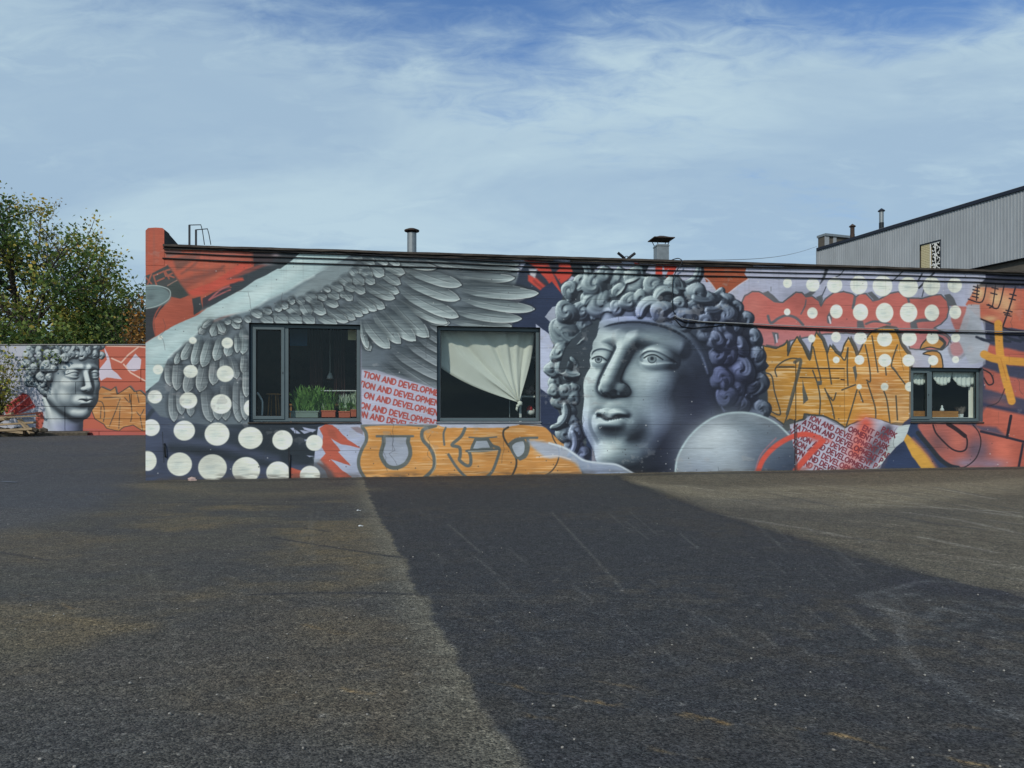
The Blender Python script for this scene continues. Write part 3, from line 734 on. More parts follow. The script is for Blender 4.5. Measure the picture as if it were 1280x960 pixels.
def paint_lower_left(c):
    K = zt(170, 430, 4.571)
    c.poly([(150, 470), (182, 488), (200, 470), (312, 528), (410, 522), (460, 610), (150, 620)], (60, 70, 92), soft=2)
    c.poly([(176, 480), (202, 466), (212, 500), (240, 515), (300, 525), (440, 528), (440, 610), (176, 610)], (60, 70, 92), soft=6, alpha=.85)
    dk = (36, 46, 54)
    for p, w, a in ((K(57, 280, 150, 200), 7, .9), (K(57, 330, 200, 250), 6, .9), (K(60, 430, 110, 370, 215, 340), 5, .8), (K(90, 330, 190, 330), 4, .4)): c.line(p, w, dk, soft=1.6, alpha=a)
    c.line(K(110, 260, 150, 235), 2, (110, 128, 140), soft=1, alpha=.8)
    for p, w, a in ((K(480, 430, 620, 460, 700, 470, 900, 520), 18, .85), (K(210, 580, 420, 610, 620, 650, 760, 670), 14, .85), (K(330, 500, 560, 540, 760, 580, 980, 640), 20, .8), (K(700, 470, 900, 480, 1060, 500), 16, .8), (K(760, 640, 950, 640, 1060, 660), 22, .85), (K(640, 560, 830, 560, 1000, 560), 30, .8), (K(57, 300, 140, 340), 6, .4)): c.line(p, w, dk, soft=4, alpha=a)
    c.line(K(60, 560, 300, 560, 560, 600, 800, 660), 10, (66, 76, 100), soft=5, alpha=.6)
    for v in (K(900, 490, 1000, 500, 960, 515, 905, 510), K(950, 475, 1030, 490, 1010, 505, 960, 490), K(880, 480, 905, 478, 900, 500), K(960, 545, 985, 545, 965, 556), K(975, 635, 1020, 640, 990, 645)): c.poly(v, (150, 160, 186), soft=.7)
    c.line(K(905, 475, 960, 520), 2.5, dk)
    # red and lavender shards beside the orange letters
    S = zt(360, 520, 6.4)
    c.poly(S(240, 90, 330, 60, 620, 60, 640, 540, 320, 540, 200, 420), (158, 168, 192), soft=.6)
    red = (172, 84, 66)
    c.poly(S(20, 410, 110, 440, 90, 530, 20, 520), red, soft=.7)
    c.poly(S(250, 100, 300, 65, 360, 75, 400, 110, 480, 190, 590, 260, 500, 240, 420, 225, 340, 180, 400, 250, 420, 280, 400, 290, 490, 380, 500, 400, 420, 370, 340, 345, 420, 420, 510, 490, 600, 520, 560, 520, 410, 490, 430, 525, 330, 520, 300, 440, 230, 380, 300, 300, 270, 250, 280, 160), red, soft=.6)
    c.poly(S(310, 90, 370, 110, 400, 190, 330, 170), (150, 78, 62), soft=2, alpha=.7)
    c.poly(S(500, 90, 560, 85, 600, 100, 600, 150, 550, 130), (130, 120, 128), soft=1)
    c.poly(S(180, 380, 250, 350, 350, 440, 380, 520, 200, 530, 130, 430), (66, 72, 78), soft=3.5, alpha=.75)
    c.poly(S(200, 330, 260, 350, 280, 390, 210, 370), (140, 150, 160), soft=2, alpha=.7)

def dot(c, x, y, r, ry=None):
    c.disc(x, y, r, (214, 220, 208), ry=ry)
    c.spray(x-r*.2, y+r*.1, r*.5, r*.4, (185, 200, 196), .5)
    rs = c.rs
    for k in range(int(r/2)):
        a = rs.rand()*6.28; q = rs.rand()*.6*r
        c.line([(x+q*math.cos(a)-r*.3, y+q*math.sin(a)), (x+q*math.cos(a)+r*.2, y+q*math.sin(a)-.4)], .7, (176, 190, 188), soft=.7, alpha=.5, smooth=False)
def paint_dots(c):
    K = zt(170, 430, 4.571)
    for X, Y, rx, ry in ((138, -36, 14, 12), (325, -20, 22, 20), (522, -6, 33, 31), (126, 146, 29, 28), (312, 157, 41, 37), (510, 170, 49, 47), (108, 302, 41, 38), (299, 323, 51, 47), (486, 343, 60, 56), (658, 365, 42, 48), (86, 478, 50, 48), (276, 495, 61, 57), (463, 515, 71, 66), (654, 537, 70, 63), (837, 549, 58, 56), (1019, 565, 48, 46), (66, 668, 52, 57), (249, 687, 71, 67), (437, 706, 82, 76), (629, 720, 80, 74), (812, 735, 68, 64), (994, 750, 58, 54)):
        (x, y), = K(X, Y); dot(c, x, y, rx/4.571, ry/4.571)
    M = zt(920, 330, 8); N = zt(1060, 330, 8)
    for g, X, Y, rx, ry in ((M, 515, 192, 44, 48), (M, 768, 208, 66, 68), (M, 987, 212, 76, 78), (N, 108, 210, 86, 94), (N, 345, 220, 98, 104), (N, 602, 232, 98, 102), (N, 836, 220, 86, 94), (N, 1068, 212, 72, 76), (M, 512, 480, 32, 34), (M, 764, 490, 52, 56), (M, 1003, 475, 63, 70), (N, 125, 482, 76, 84), (N, 366, 487, 88, 98), (N, 606, 487, 87, 97), (N, 839, 487, 73, 82), (N, 1072, 483, 60, 68), (M, 757, 745, 36, 40), (M, 1000, 730, 48, 53), (N, 125, 740, 63, 64), (N, 366, 750, 76, 76), (N, 612, 745, 76, 76), (N, 846, 740, 62, 62), (N, 1076, 737, 46, 47)):
        (x, y), = g(X, Y); dot(c, x, y, rx/8, ry/8)
    Q = zt(900, 320, 3.31)
    for X, Y, r in ((481, 430, 14), (577, 430, 20), (682, 432, 27), (780, 432, 25), (882, 432, 21), (576, 541, 11), (681, 541, 16), (785, 541, 20)):
        (x, y), = Q(X, Y); dot(c, x, y, r/3.31)
    dot(c, 1194.5, 449.5, 4.4)

def strokes_h(c, P, n, col, alpha, lw=.6, ln=14):
    """thin roller marks across an orange letter"""
    w = c.win(min(p[0] for p in P), min(p[1] for p in P), max(p[0] for p in P), max(p[1] for p in P), 0)
    if w is None: return
    d = c.sdf(w, P)
    m = (d < -.8)*np.clip((c.fine2[w]-.60)*9, 0, 1)*alpha
    c.put(w, m, col)
    m = (d < -.8)*np.clip((.36-c.fine2[w])*7, 0, 1)*alpha*.5
    c.put(w, m, (176, 116, 44))

def paint_words(c):
    # printed sheet to the right of the first window
    c.poly([(452, 462), (470, 463), (500, 472), (549, 487), (549, 531), (452, 531)], (166, 170, 190), soft=.5)
    c.line([(452, 461), (500, 471), (548, 486)], 3, (120, 128, 140), soft=2, alpha=.6)
    red = (160, 72, 66)
    h = 6.75
    for i, (x, y, s, a) in enumerate(((454.2, 471, 'TION AND DEVELOPMENT', 14.5), (448.5, 482.5, 'TION AND DEVELOPMENT', 14.2), (455, 497, 'ON AND DEVELOPMENT', 13.8), (450, 509.5, 'ON AND DEVELOPMENT', 13.6), (447, 520.0, 'ON AND DEVELOPMENT', 12.9))):
        c.text(s, x, y, h, a, red, th=1.75, region=[(452, 462), (470, 463), (500, 472), (548, 487), (548, 529.5), (452, 529.5)])
    # second sheet, lower right
    O = zt(940, 420, 5.335)
    paper = O(250, 590, 350, 560, 390, 530, 470, 540, 620, 620, 660, 590, 720, 570, 760, 540, 860, 560, 930, 590, 1000, 600, 1050, 590, 1040, 640, 1010, 700, 960, 740, 935, 770, 905, 800, 880, 830, 850, 870, 820, 890, 800, 935, 290, 935, 285, 780, 270, 700)
    c.poly(paper, (168, 170, 188), soft=.5)
    c.poly(O(980, 600, 1055, 590, 1035, 650, 1005, 705, 955, 742, 930, 775, 900, 800, 870, 850, 830, 885, 805, 935, 790, 930, 860, 830, 900, 740, 950, 650), (176, 190, 192), soft=.8)
    for (x, y, w, hh) in ((735, 640, 60, 80), (700, 760, 55, 80), (640, 900, 60, 50), (760, 580, 50, 40)):
        (px, py), = O(x, y); c.spray(px, py, w/5.335, hh/5.335, (200, 84, 66), .9, rot=25)
    for (x, y, w, hh) in ((880, 660, 45, 45), (820, 750, 50, 50), (790, 820, 40, 40), (910, 620, 30, 30), (720, 905, 50, 30)):
        (px, py), = O(x, y); c.spray(px, py, w/5.335, hh/5.335, (60, 52, 66), .85, rot=25)
    def inside(X, Y):
        r = False; n = len(paper)
        for i in range(n):
            ax, ay = paper[i]; bx, by = paper[(i+1) % n]
            if (ay > Y) != (by > Y) and X < (bx-ax)*(Y-ay)/(by-ay)+ax: r = not r
        return r
    full = 'INNOVATION AND DEVELOPMENT PARK'
    for k, X, n in ((-2, 850, 26), (-1, 735, 23), (0, 640, 20), (1, 385, 7), (2, 335, 5), (3, 270, 4), (4, 215, 3), (5, 180, 3), (6, 225, 5), (7, 240, 7)):
        (px, py), = O(X, 558+.5*(X-385)+(k-1)*54)
        c.text(full[n:], px, py, 6.1, 26.5, (122, 54, 62) if k % 2 else (112, 46, 56), th=1.5, region=paper)

def paint_low_letters(c):
    org = (196, 138, 72); gr = (92, 100, 98); S = zt(360, 520, 6.4); U = zt(540, 520, 5.818)
    c.poly([(380, 527), (760, 527), (780, 610), (380, 610)], (160, 168, 190), soft=1) if False else None
    c.poly([(452, 530), (552, 529), (552, 533), (452, 534)], (170, 182, 200), soft=.8)
    c.poly([(547, 527), (680, 527), (690, 536), (547, 536)], (172, 180, 198), soft=.8)
    body = S(590, 80, 800, 75, 1100, 80, 1190, 68)+U(100, 85, 520, 85, 640, 62, 920, 90, 1080, 130, 1160, 330, 1100, 440, 820, 448, 590, 460)+S(1100, 560, 630, 520, 590, 440, 570, 370, 590, 290, 622, 200, 610, 130)
    c.poly(body, org, soft=.6)
    c.spray(700, 560, 26, 30, (176, 128, 76), .6)
    strokes_h(c, body, 90, (214, 172, 116), .8)
    g = dict(soft=.6)
    c.line(S(595, 90, 625, 140, 625, 200, 590, 270, 565, 350, 575, 430, 630, 520), 4.2, gr, **g)
    c.line(S(590, 80, 700, 68, 900, 66, 1100, 78, 1190, 66), 3.4, (108, 112, 108), **g)
    u = S(760, 168, 940, 168, 965, 170, 970, 190, 975, 240, 980, 320, 930, 390, 860, 410, 790, 385, 750, 320, 745, 260, 765, 200)
    c.poly(u, (150, 160, 176), soft=.5)
    c.line(S(765, 170, 765, 220, 750, 270, 745, 320, 790, 395, 860, 415, 935, 385, 975, 320, 975, 260, 960, 210, 965, 170), 5.0, gr, **g)
    c.line(S(710, 162, 1000, 162), 2.8, gr, **g)
    c.line(S(1180, 78, 1090, 105, 1070, 150, 1085, 200, 1130, 250, 1165, 320, 1170, 400, 1140, 450, 1070, 510), 4.4, gr, **g)
    c.line(S(1095, 150, 1110, 195, 1160, 250, 1182, 320, 1180, 400, 1150, 460), 1.0, (200, 190, 160), alpha=.6)
    # K
    c.line(U(100, 85, 84, 130, 90, 210), 2.4, gr, **g); c.line(U(240, 90, 210, 150, 145, 210, 200, 230, 205, 290, 200, 320, 250, 360, 280, 350, 280, 290, 265, 255), 4.0, gr, **g)
    c.line(U(120, 280, 170, 360, 220, 420, 260, 450), 3.4, gr, **g)
    c.line(U(0, 250, 15, 310, 5, 390), 2, gr)
    # A / O shapes
    c.poly(U(315, 170, 405, 170, 435, 238, 285, 248), (158, 170, 182), soft=.5, line=gr, lw=3.4)
    c.line(U(270, 155, 360, 160, 470, 152), 1.8, gr); c.line(U(250, 255, 370, 255, 490, 238), 2.8, gr, **g); c.line(U(405, 170, 440, 215, 490, 238, 475, 310, 440, 400, 400, 440), 3.6, gr, **g)
    c.line(U(265, 258, 480, 250), .9, (210, 205, 190), alpha=.7)
    c.line(U(555, 82, 522, 105, 520, 150, 545, 200, 590, 260, 612, 310, 610, 370, 575, 450), 2.4, (70, 66, 58), **g)
    c.poly(U(575, 225, 600, 190, 660, 175, 680, 205, 680, 260, 650, 295, 610, 300), (162, 174, 186), soft=.5, smooth=True, line=gr, lw=3.2)
    c.line(U(560, 205, 610, 170, 680, 160, 765, 158), 3.0, gr, **g); c.line(U(695, 165, 700, 230, 680, 290, 640, 312), 4.2, gr, **g)
    c.line(U(880, 88, 870, 120, 885, 170, 910, 215, 925, 270, 910, 340, 870, 400, 810, 440), 1.6, (78, 70, 60))
    c.line(U(590, 440, 640, 430, 700, 440, 800, 440, 880, 425, 1090, 436), 3.5, (96, 92, 84), soft=2)
    c.line(U(640, 62, 760, 66, 920, 88), 1.5, (90, 84, 80))

def paint_head(c):
    """a plain classical stone head with a hair band, sprayed in greys"""
    # lavender scraps behind the hair, navy ground
    c.poly([(640, 382), (668, 368), (690, 352), (712, 380), (712, 470), (740, 540), (740, 585), (676, 530), (673, 412), (640, 412)], (40, 52, 78), soft=1)
    c.poly([(670, 405), (690, 420), (700, 440), (700, 520), (694, 500), (684, 492), (676, 486), (672, 470)], (170, 180, 204), soft=.6)
    c.poly([(681, 396), (690, 384), (704, 380), (702, 410), (690, 404)], (150, 160, 178), soft=.6)
    hair = [(700, 396), (703, 372), (712, 352), (738, 342), (770, 338), (800, 340), (830, 346), (862, 354), (884, 364), (905, 378), (928, 392), (944, 412), (952, 440), (958, 470), (960, 505), (958, 530), (930, 545), (880, 545), (860, 500), (740, 470), (735, 600), (716, 556), (700, 520), (690, 490), (688, 455), (692, 430)]
    c.poly(hair, (52, 62, 70), soft=1.2, smooth=True)
    c.spray(905, 500, 48, 60, (44, 52, 72), .85)
    hairline = [(704, 460), (712, 436), (722, 414), (744, 398), (778, 388), (812, 386), (846, 394), (872, 412), (886, 438), (894, 466), (904, 505), (912, 548)]
    zone = [(698, 452), (694, 420), (702, 392), (708, 366), (726, 350), (756, 343), (800, 344), (850, 352), (884, 362), (914, 376), (938, 402), (952, 450), (954, 500), (950, 540), (912, 545)]+hairline[::-1]
    side = [(692, 448), (716, 450), (719, 490), (722, 520), (728, 550), (732, 572), (712, 556), (700, 530), (692, 500), (688, 470)]
    curls = scatter(zone, 64, 10, 21, 17)+[(x, y, r, z-.12) for x, y, r, z in scatter(side, 18, 8, 12, 4)]
    R_ = random.Random(8); locks = []
    for (x, y, a0, L_, w_) in ((775, 350, -12, 60, 14), (724, 362, -35, 44, 13), (842, 354, 18, 48, 13), (742, 398, -70, 34, 13), (800, 394, -80, 32, 14), (838, 396, -30, 36, 13), (703, 412, 70, 34, 12), (908, 408, 45, 40, 14), (700, 452, 80, 34, 11), (890, 425, 60, 36, 12), (930, 440, 80, 38, 12), (900, 470, 75, 34, 10), (935, 495, 95, 36, 11), (762, 368, -25, 40, 13), (868, 372, 20, 40, 13), (820, 372, -60, 34, 12), (706, 505, 75, 40, 9), (716, 540, 65, 34, 8), (884, 388, 10, 34, 12), (732, 380, -60, 30, 12)):
        P_ = []; an = math.radians(a0); bend = R_.choice((-1, 1))*(1.4+R_.random())
        X_, Y_ = x, y
        for k in range(6): P_.append((X_, Y_)); X_ += math.cos(an)*L_/5; Y_ += math.sin(an)*L_/5; an += bend/5
        locks.append((P_, w_, .09+.05*R_.random(), 0))
    band = [(703, 462), (711, 438), (728, 418), (756, 404), (792, 399), (828, 404), (858, 418), (878, 440), (888, 466)]
    locks.append((band, 8, .04, 1))
    sil = [(722, 350), (760, 344), (800, 345), (850, 353), (884, 364), (914, 378), (936, 404), (950, 450), (952, 505), (948, 545), (948, 620), (690, 620), (690, 400), (702, 372)]
    stone_head(c, 830, 471, 119, math.radians(-33), math.radians(12), math.radians(HROLL), (672, 332, 968, 612), curls, locks=locks, light=(-.66, .48, .50), seed=9, face=.93, clipp=sil,
               tones=((22, 28, 36), (68, 82, 92), (120, 139, 146), (192, 211, 211)),
               violet=[(905, 480, 50, 90, .75), (880, 580, 50, 40, .8), (800, 396, 70, 14, .5), (725, 560, 20, 40, .5), (850, 540, 40, 50, .5)])
    for (x, y, rx, ry, a_) in ((790, 408, 56, 9, .55), (735, 430, 16, 14, .4), (866, 572, 30, 36, .4), (905, 505, 26, 34, .4), (880, 450, 18, 40, .4), (800, 600, 50, 8, .3)): c.spray(x, y, rx, ry, (50, 62, 76), a_)
    c.spray(835, 520, 26, 22, (150, 170, 178), .25)
    for (x, y, r) in ((815, 448.5, 5.2), (748, 449.5, 4.0)):
        c.disc(x, y, r, (92, 108, 116), soft=1.2, alpha=.8); c.disc(x, y-.4, r*.42, (34, 42, 50), soft=.9); c.line([(x+r*math.cos(a), y+r*math.sin(a)) for a in [math.pi*k/6-.3 for k in range(8)]], 1.0, (54, 66, 74), soft=.5)
        c.line([(x-r*1.9, y-1), (x-r, y-r*.75), (x, y-r), (x+r, y-r*.8), (x+r*2.6, y+1)], 1.8, (38, 47, 55), soft=.8)
    # stone shoulder ball and pale arm along the foot of the wall
    c.poly([(843, 606), (843, 592), (848, 570), (858, 552), (876, 532), (898, 519), (925, 515), (950, 519), (972, 530), (990, 548), (1000, 566), (1006, 588), (1008, 606)], (124, 136, 146), soft=.9, smooth=True)
    c.spray(898, 556, 48, 34, (160, 175, 186), .9, rot=-25, p=1.3); c.spray(892, 546, 26, 16, (184, 197, 203), .8, rot=-25); c.spray(978, 580, 38, 36, (50, 62, 82), .98, rot=30, p=1.4); c.spray(950, 540, 40, 12, (96, 112, 124), .7, rot=25); c.spray(958, 562, 26, 26, (92, 106, 122), .75)
    c.spray(872, 592, 22, 18, (128, 142, 162), .6)
    c.line([(844, 604), (846, 575), (858, 551), (876, 532), (898, 519.5), (925, 515.5), (950, 519.5), (972, 530.5), (992, 550)], 2.2, (176, 200, 206), soft=1.3, alpha=.9)
    V = zt(660, 430, 5.65)
    c.poly(V(0, 680, 200, 710, 300, 745, 400, 820, 520, 840, 620, 850, 700, 890, 780, 940, 790, 980, 560, 980, 400, 920, 330, 840, 220, 800, 120, 800), (150, 166, 188), soft=3, alpha=.9, smooth=True)
    c.line(V(150, 700, 260, 735, 330, 780, 400, 824, 520, 842, 620, 852, 700, 890, 780, 938), 2.4, (188, 202, 212), soft=1.2)
    c.line(V(60, 800, 200, 790, 300, 815), 1.5, (206, 200, 196), soft=.9, alpha=.7)
    c.spray(*V(520, 900)[0], 20, 6, (116, 130, 156), .7)

def paint_right(c):
    lav = (158, 164, 186)
    c.poly([(640, 300), (1190, 320), (1240, 345), (1225, 380), (1232, 420), (1228, 462), (1100, 470), (700, 460), (700, 400), (640, 360)], lav, soft=1)
    c.spray(900, 370, 30, 16, (170, 176, 196), .6); c.spray(1170, 440, 40, 14, (170, 180, 196), .7)
    # top: navy wedges, red sprays
    P = zt(660, 320, 8); Q5 = zt(800, 320, 8)
    c.poly(P(-200, 330, 0, 40, 200, 40, 730, 90, 620, 160, 560, 210, 440, 200, 330, 330, 340, 400, 320, 500, 260, 520, 0, 430), (44, 54, 70), soft=.8)
    c.poly(P(420, 60, 730, 90, 620, 165, 560, 210, 500, 215, 420, 200), (34, 42, 50), soft=.6)
    red = (184, 66, 54)
    for v in (P(0, 190, 60, 200, 340, 420, 330, 520, 290, 510, 180, 390, 0, 250), P(-40, 40, 200, 60, 330, 350, 300, 400, 200, 240, 60, 110), P(300, 60, 420, 80, 450, 160, 420, 220, 330, 280, 260, 180, 310, 130), P(140, 170, 240, 180, 340, 390, 300, 420)): c.poly(v, red, soft=1.4)
    c.line(P(60, 250, 330, 480), 3, (120, 50, 48), soft=1.4, alpha=.7); c.line(P(60, 170, 300, 420), 3, (60, 46, 54), soft=2, alpha=.7); c.spray(*P(250, 90)[0], 7, 5, (50, 42, 50), .8)
    c.poly(P(10, 130, 90, 130, 70, 220, 20, 190), (168, 170, 178), soft=1.5)
    for v in (P(1060, 60, 1120, 80, 1170, 220, 1120, 215), Q5(160, 60, 230, 70, 220, 200, 180, 240, 150, 230), Q5(230, 70, 380, 95, 290, 260, 240, 255, 290, 130, 250, 150), Q5(-60, 130, 0, 140, 50, 240, 20, 240)): c.poly(v, red, soft=.9)
    c.poly(Q5(635, 95, 1070, 105, 1045, 180, 1080, 230, 1000, 280, 800, 430, 770, 360, 690, 255, 660, 262, 640, 210), (150, 76, 50), soft=.5)
    c.line(Q5(640, 215, 690, 250, 770, 360, 800, 430, 1000, 285, 1085, 232), 1.6, (190, 186, 196), soft=.8, alpha=.8)
    # big pink-red lettering with grey drop outline
    M = zt(920, 330, 8); N = zt(1060, 330, 8)
    pk = (178, 96, 88); gr = (88, 92, 98)
    c.poly(M(270, 290, 320, 270, 380, 320, 440, 375, 400, 385, 330, 360), gr, soft=.8); c.poly(M(640, 330, 760, 265, 800, 280, 660, 385, 580, 380), gr, soft=.9)
    c.poly(M(800, 330, 860, 310, 870, 360, 850, 420, 820, 380), gr, soft=.8)
    c.poly(N(190, 290, 240, 275, 310, 350, 270, 375), gr, soft=.8); c.poly(N(960, 310, 1020, 300, 1070, 360, 1090, 420, 1010, 420), gr, soft=.8)
    big = M(60, 460, 50, 400, 90, 320, 160, 275, 230, 275, 300, 320, 380, 375, 470, 385, 540, 330, 600, 280, 660, 285, 700, 330, 760, 320, 830, 370, 850, 420, 890, 350, 980, 285, 1080, 275, 1160, 300)+N(80, 330, 120, 300, 180, 295, 250, 370, 310, 355, 420, 295, 500, 275, 600, 340, 740, 345, 860, 310, 930, 310, 990, 370, 1010, 450, 990, 540, 930, 600, 860, 640, 960, 680, 1030, 740, 1000, 810, 940, 860, 760, 860, 620, 850, 560, 700, 300, 700, 60, 700)+M(1100, 690, 900, 700, 560, 760, 480, 800, 430, 840, 340, 830, 250, 815, 210, 760, 205, 640, 150, 590, 90, 530)
    c.poly(big, pk, soft=.7, line=gr, lw=1.8, col2=(176, 110, 112), g=(1000, 395, 1000, 420))
    c.spray(*M(180, 420)[0], 12, 14, (182, 112, 102), .6)
    for p, w in ((M(320, 520, 350, 590, 430, 540, 510, 515, 600, 540, 670, 610), 3.2), (M(700, 360, 690, 420, 650, 500), 1.6), (M(1190, 330, 1180, 390, 1170, 440), 3.4), (N(180, 600, 250, 575, 330, 580, 420, 600), 2.6), (N(640, 590, 720, 565, 860, 560), 4), (N(600, 340, 610, 380), 3), (N(720, 690, 860, 690, 980, 720, 1030, 790), 2.0)): c.line(p, w, gr, soft=.8)
    for v in (M(910, 520, 935, 480, 960, 540, 945, 600, 915, 590), N(90, 570, 150, 570, 170, 640, 90, 640), N(620, 590, 680, 570, 700, 650, 630, 650), M(360, 680, 420, 690, 430, 740, 390, 810)): c.poly(v, gr, soft=1.0)
    c.line(M(930, 530, 945, 590), 2.2, (190, 190, 196)); c.line(M(400, 710, 410, 780), 2, (180, 176, 190))
    c.poly(N(1040, 420, 1180, 425, 1225, 470, 1215, 560, 1180, 660, 1080, 680, 1030, 560), (172, 104, 98), soft=1.4); c.line(N(1230, 440, 1230, 560, 1190, 700), 3.5, (120, 126, 134), soft=2)
    c.disc(*N(1085, 850)[0], 9.5, (172, 126, 130), soft=2); c.line(N(1010, 840, 1040, 930, 1120, 940, 1190, 880), 2.5, (132, 136, 146), soft=2); c.disc(*N(1225, 850)[0], 4, (178, 136, 132), soft=2)
    c.line(M(900, 230, 860, 320), 1.3, (70, 76, 88)); c.line(M(920, 10, 880, 130, 840, 200), 5, (56, 62, 70), soft=1, w1=1); c.line(M(350, 230, 350, 270), 1, (110, 116, 124))
    c.line(M(1080, 60, 1040, 110, 1000, 130), 1.2, (60, 66, 74)); c.line(N(560, 60, 480, 140, 440, 170), 1.4, (50, 56, 64)); c.line(N(740, 100, 700, 170), 2, (50, 56, 64)); c.line(N(860, 90, 710, 240), 2.4, (50, 56, 64)); c.line(N(760, 250, 740, 330), 1.2, (60, 66, 74))
    for v in (N(720, 850, 800, 740, 930, 740, 960, 790, 940, 850, 820, 830), N(750, 900, 820, 870, 900, 880, 940, 940, 940, 1060, 820, 1060, 840, 930)): c.poly(v, (176, 128, 70), soft=.8, line=(60, 62, 62), lw=1.6, smooth=True)
    c.line(N(900, 730, 970, 790, 930, 850), 3.5, (66, 68, 70), soft=.8)
    # yellow-orange jagged lettering
    O = zt(940, 420, 5.335)
    yo = (190, 136, 56); dk = (70, 70, 62)
    jag = O(75, 65, 160, 82, 215, 60, 235, 30, 240, 130, 265, 60, 300, 5, 345, 80, 385, 150, 400, 60, 430, -25, 470, 30, 500, 120, 520, 60, 560, 110, 590, 130, 620, 50, 645, 10, 680, 80, 700, 140, 740, 50, 775, 0, 800, -35, 880, -60, 950, -50, 975, 0, 1000, 70, 1040, 120, 1052, 210, 1052, 560, 1040, 590, 960, 580, 930, 590, 890, 570, 780, 545, 740, 570, 700, 570, 660, 590, 620, 610, 560, 570, 470, 530, 350, 520, 340, 555, 290, 570, 250, 555, 210, 590, 150, 545, 95, 520, 75, 440, 60, 250, 110, 200, 80, 160)
    c.poly([(x+3.2, y+2.4) for x, y in jag], (76, 80, 82), soft=.9)
    c.poly([(x+3.5, y-2.0) for x, y in jag], (76, 80, 82), soft=.9)
    c.poly(jag, yo, soft=.6, line=dk, lw=1.9)
    (px, py), = O(860, 330); c.spray(px, py, 34, 42, (190, 128, 72), .8)
    (px, py), = O(1000, 500); c.spray(px, py, 14, 24, (186, 150, 112), .6)
    strokes_h(c, jag, 240, (216, 184, 132), .85)
    D = [O(165, 270, 155, 220, 200, 175, 260, 150, 315, 155, 320, 180, 280, 380, 245, 500, 215, 590), O(180, 205, 280, 205), O(75, 245, 130, 265, 150, 370, 190, 520, 130, 505), O(345, 80, 385, 160, 405, 70, 425, 150, 460, 300, 440, 325), O(405, 230, 440, 330, 455, 430, 450, 520), O(485, 350, 530, 460, 550, 550), O(500, 380, 540, 430, 560, 380), O(640, 80, 635, 210, 640, 330), O(590, 130, 620, 160, 640, 80), O(600, 360, 690, 325), O(700, 360, 660, 500, 625, 610), O(755, 60, 780, 180, 790, 300, 765, 295), O(770, 310, 820, 470, 825, 545), O(800, 0, 830, 180, 840, 240), O(880, 370, 900, 430, 920, 575), O(960, 400, 970, 560), O(970, 60, 930, 190, 960, 240, 1020, 320), O(500, 120, 530, 320), O(890, 210, 895, 260), O(715, 370, 740, 440)]
    for p in D: c.line(p, 1.7, dk, soft=.6)
    for v in (O(335, 290, 375, 425, 340, 455), O(670, 210, 690, 195, 700, 260, 690, 310), O(430, 300, 465, 300, 465, 325, 435, 330), O(235, 555, 330, 575, 300, 600, 230, 640, 200, 610), O(920, 200, 945, 210, 975, 250)): c.poly(v, (84, 86, 80), soft=.6)
    c.line(O(285, 175, 325, 160, 305, 260, 235, 520), 4, (86, 86, 78), soft=.7, alpha=.9)

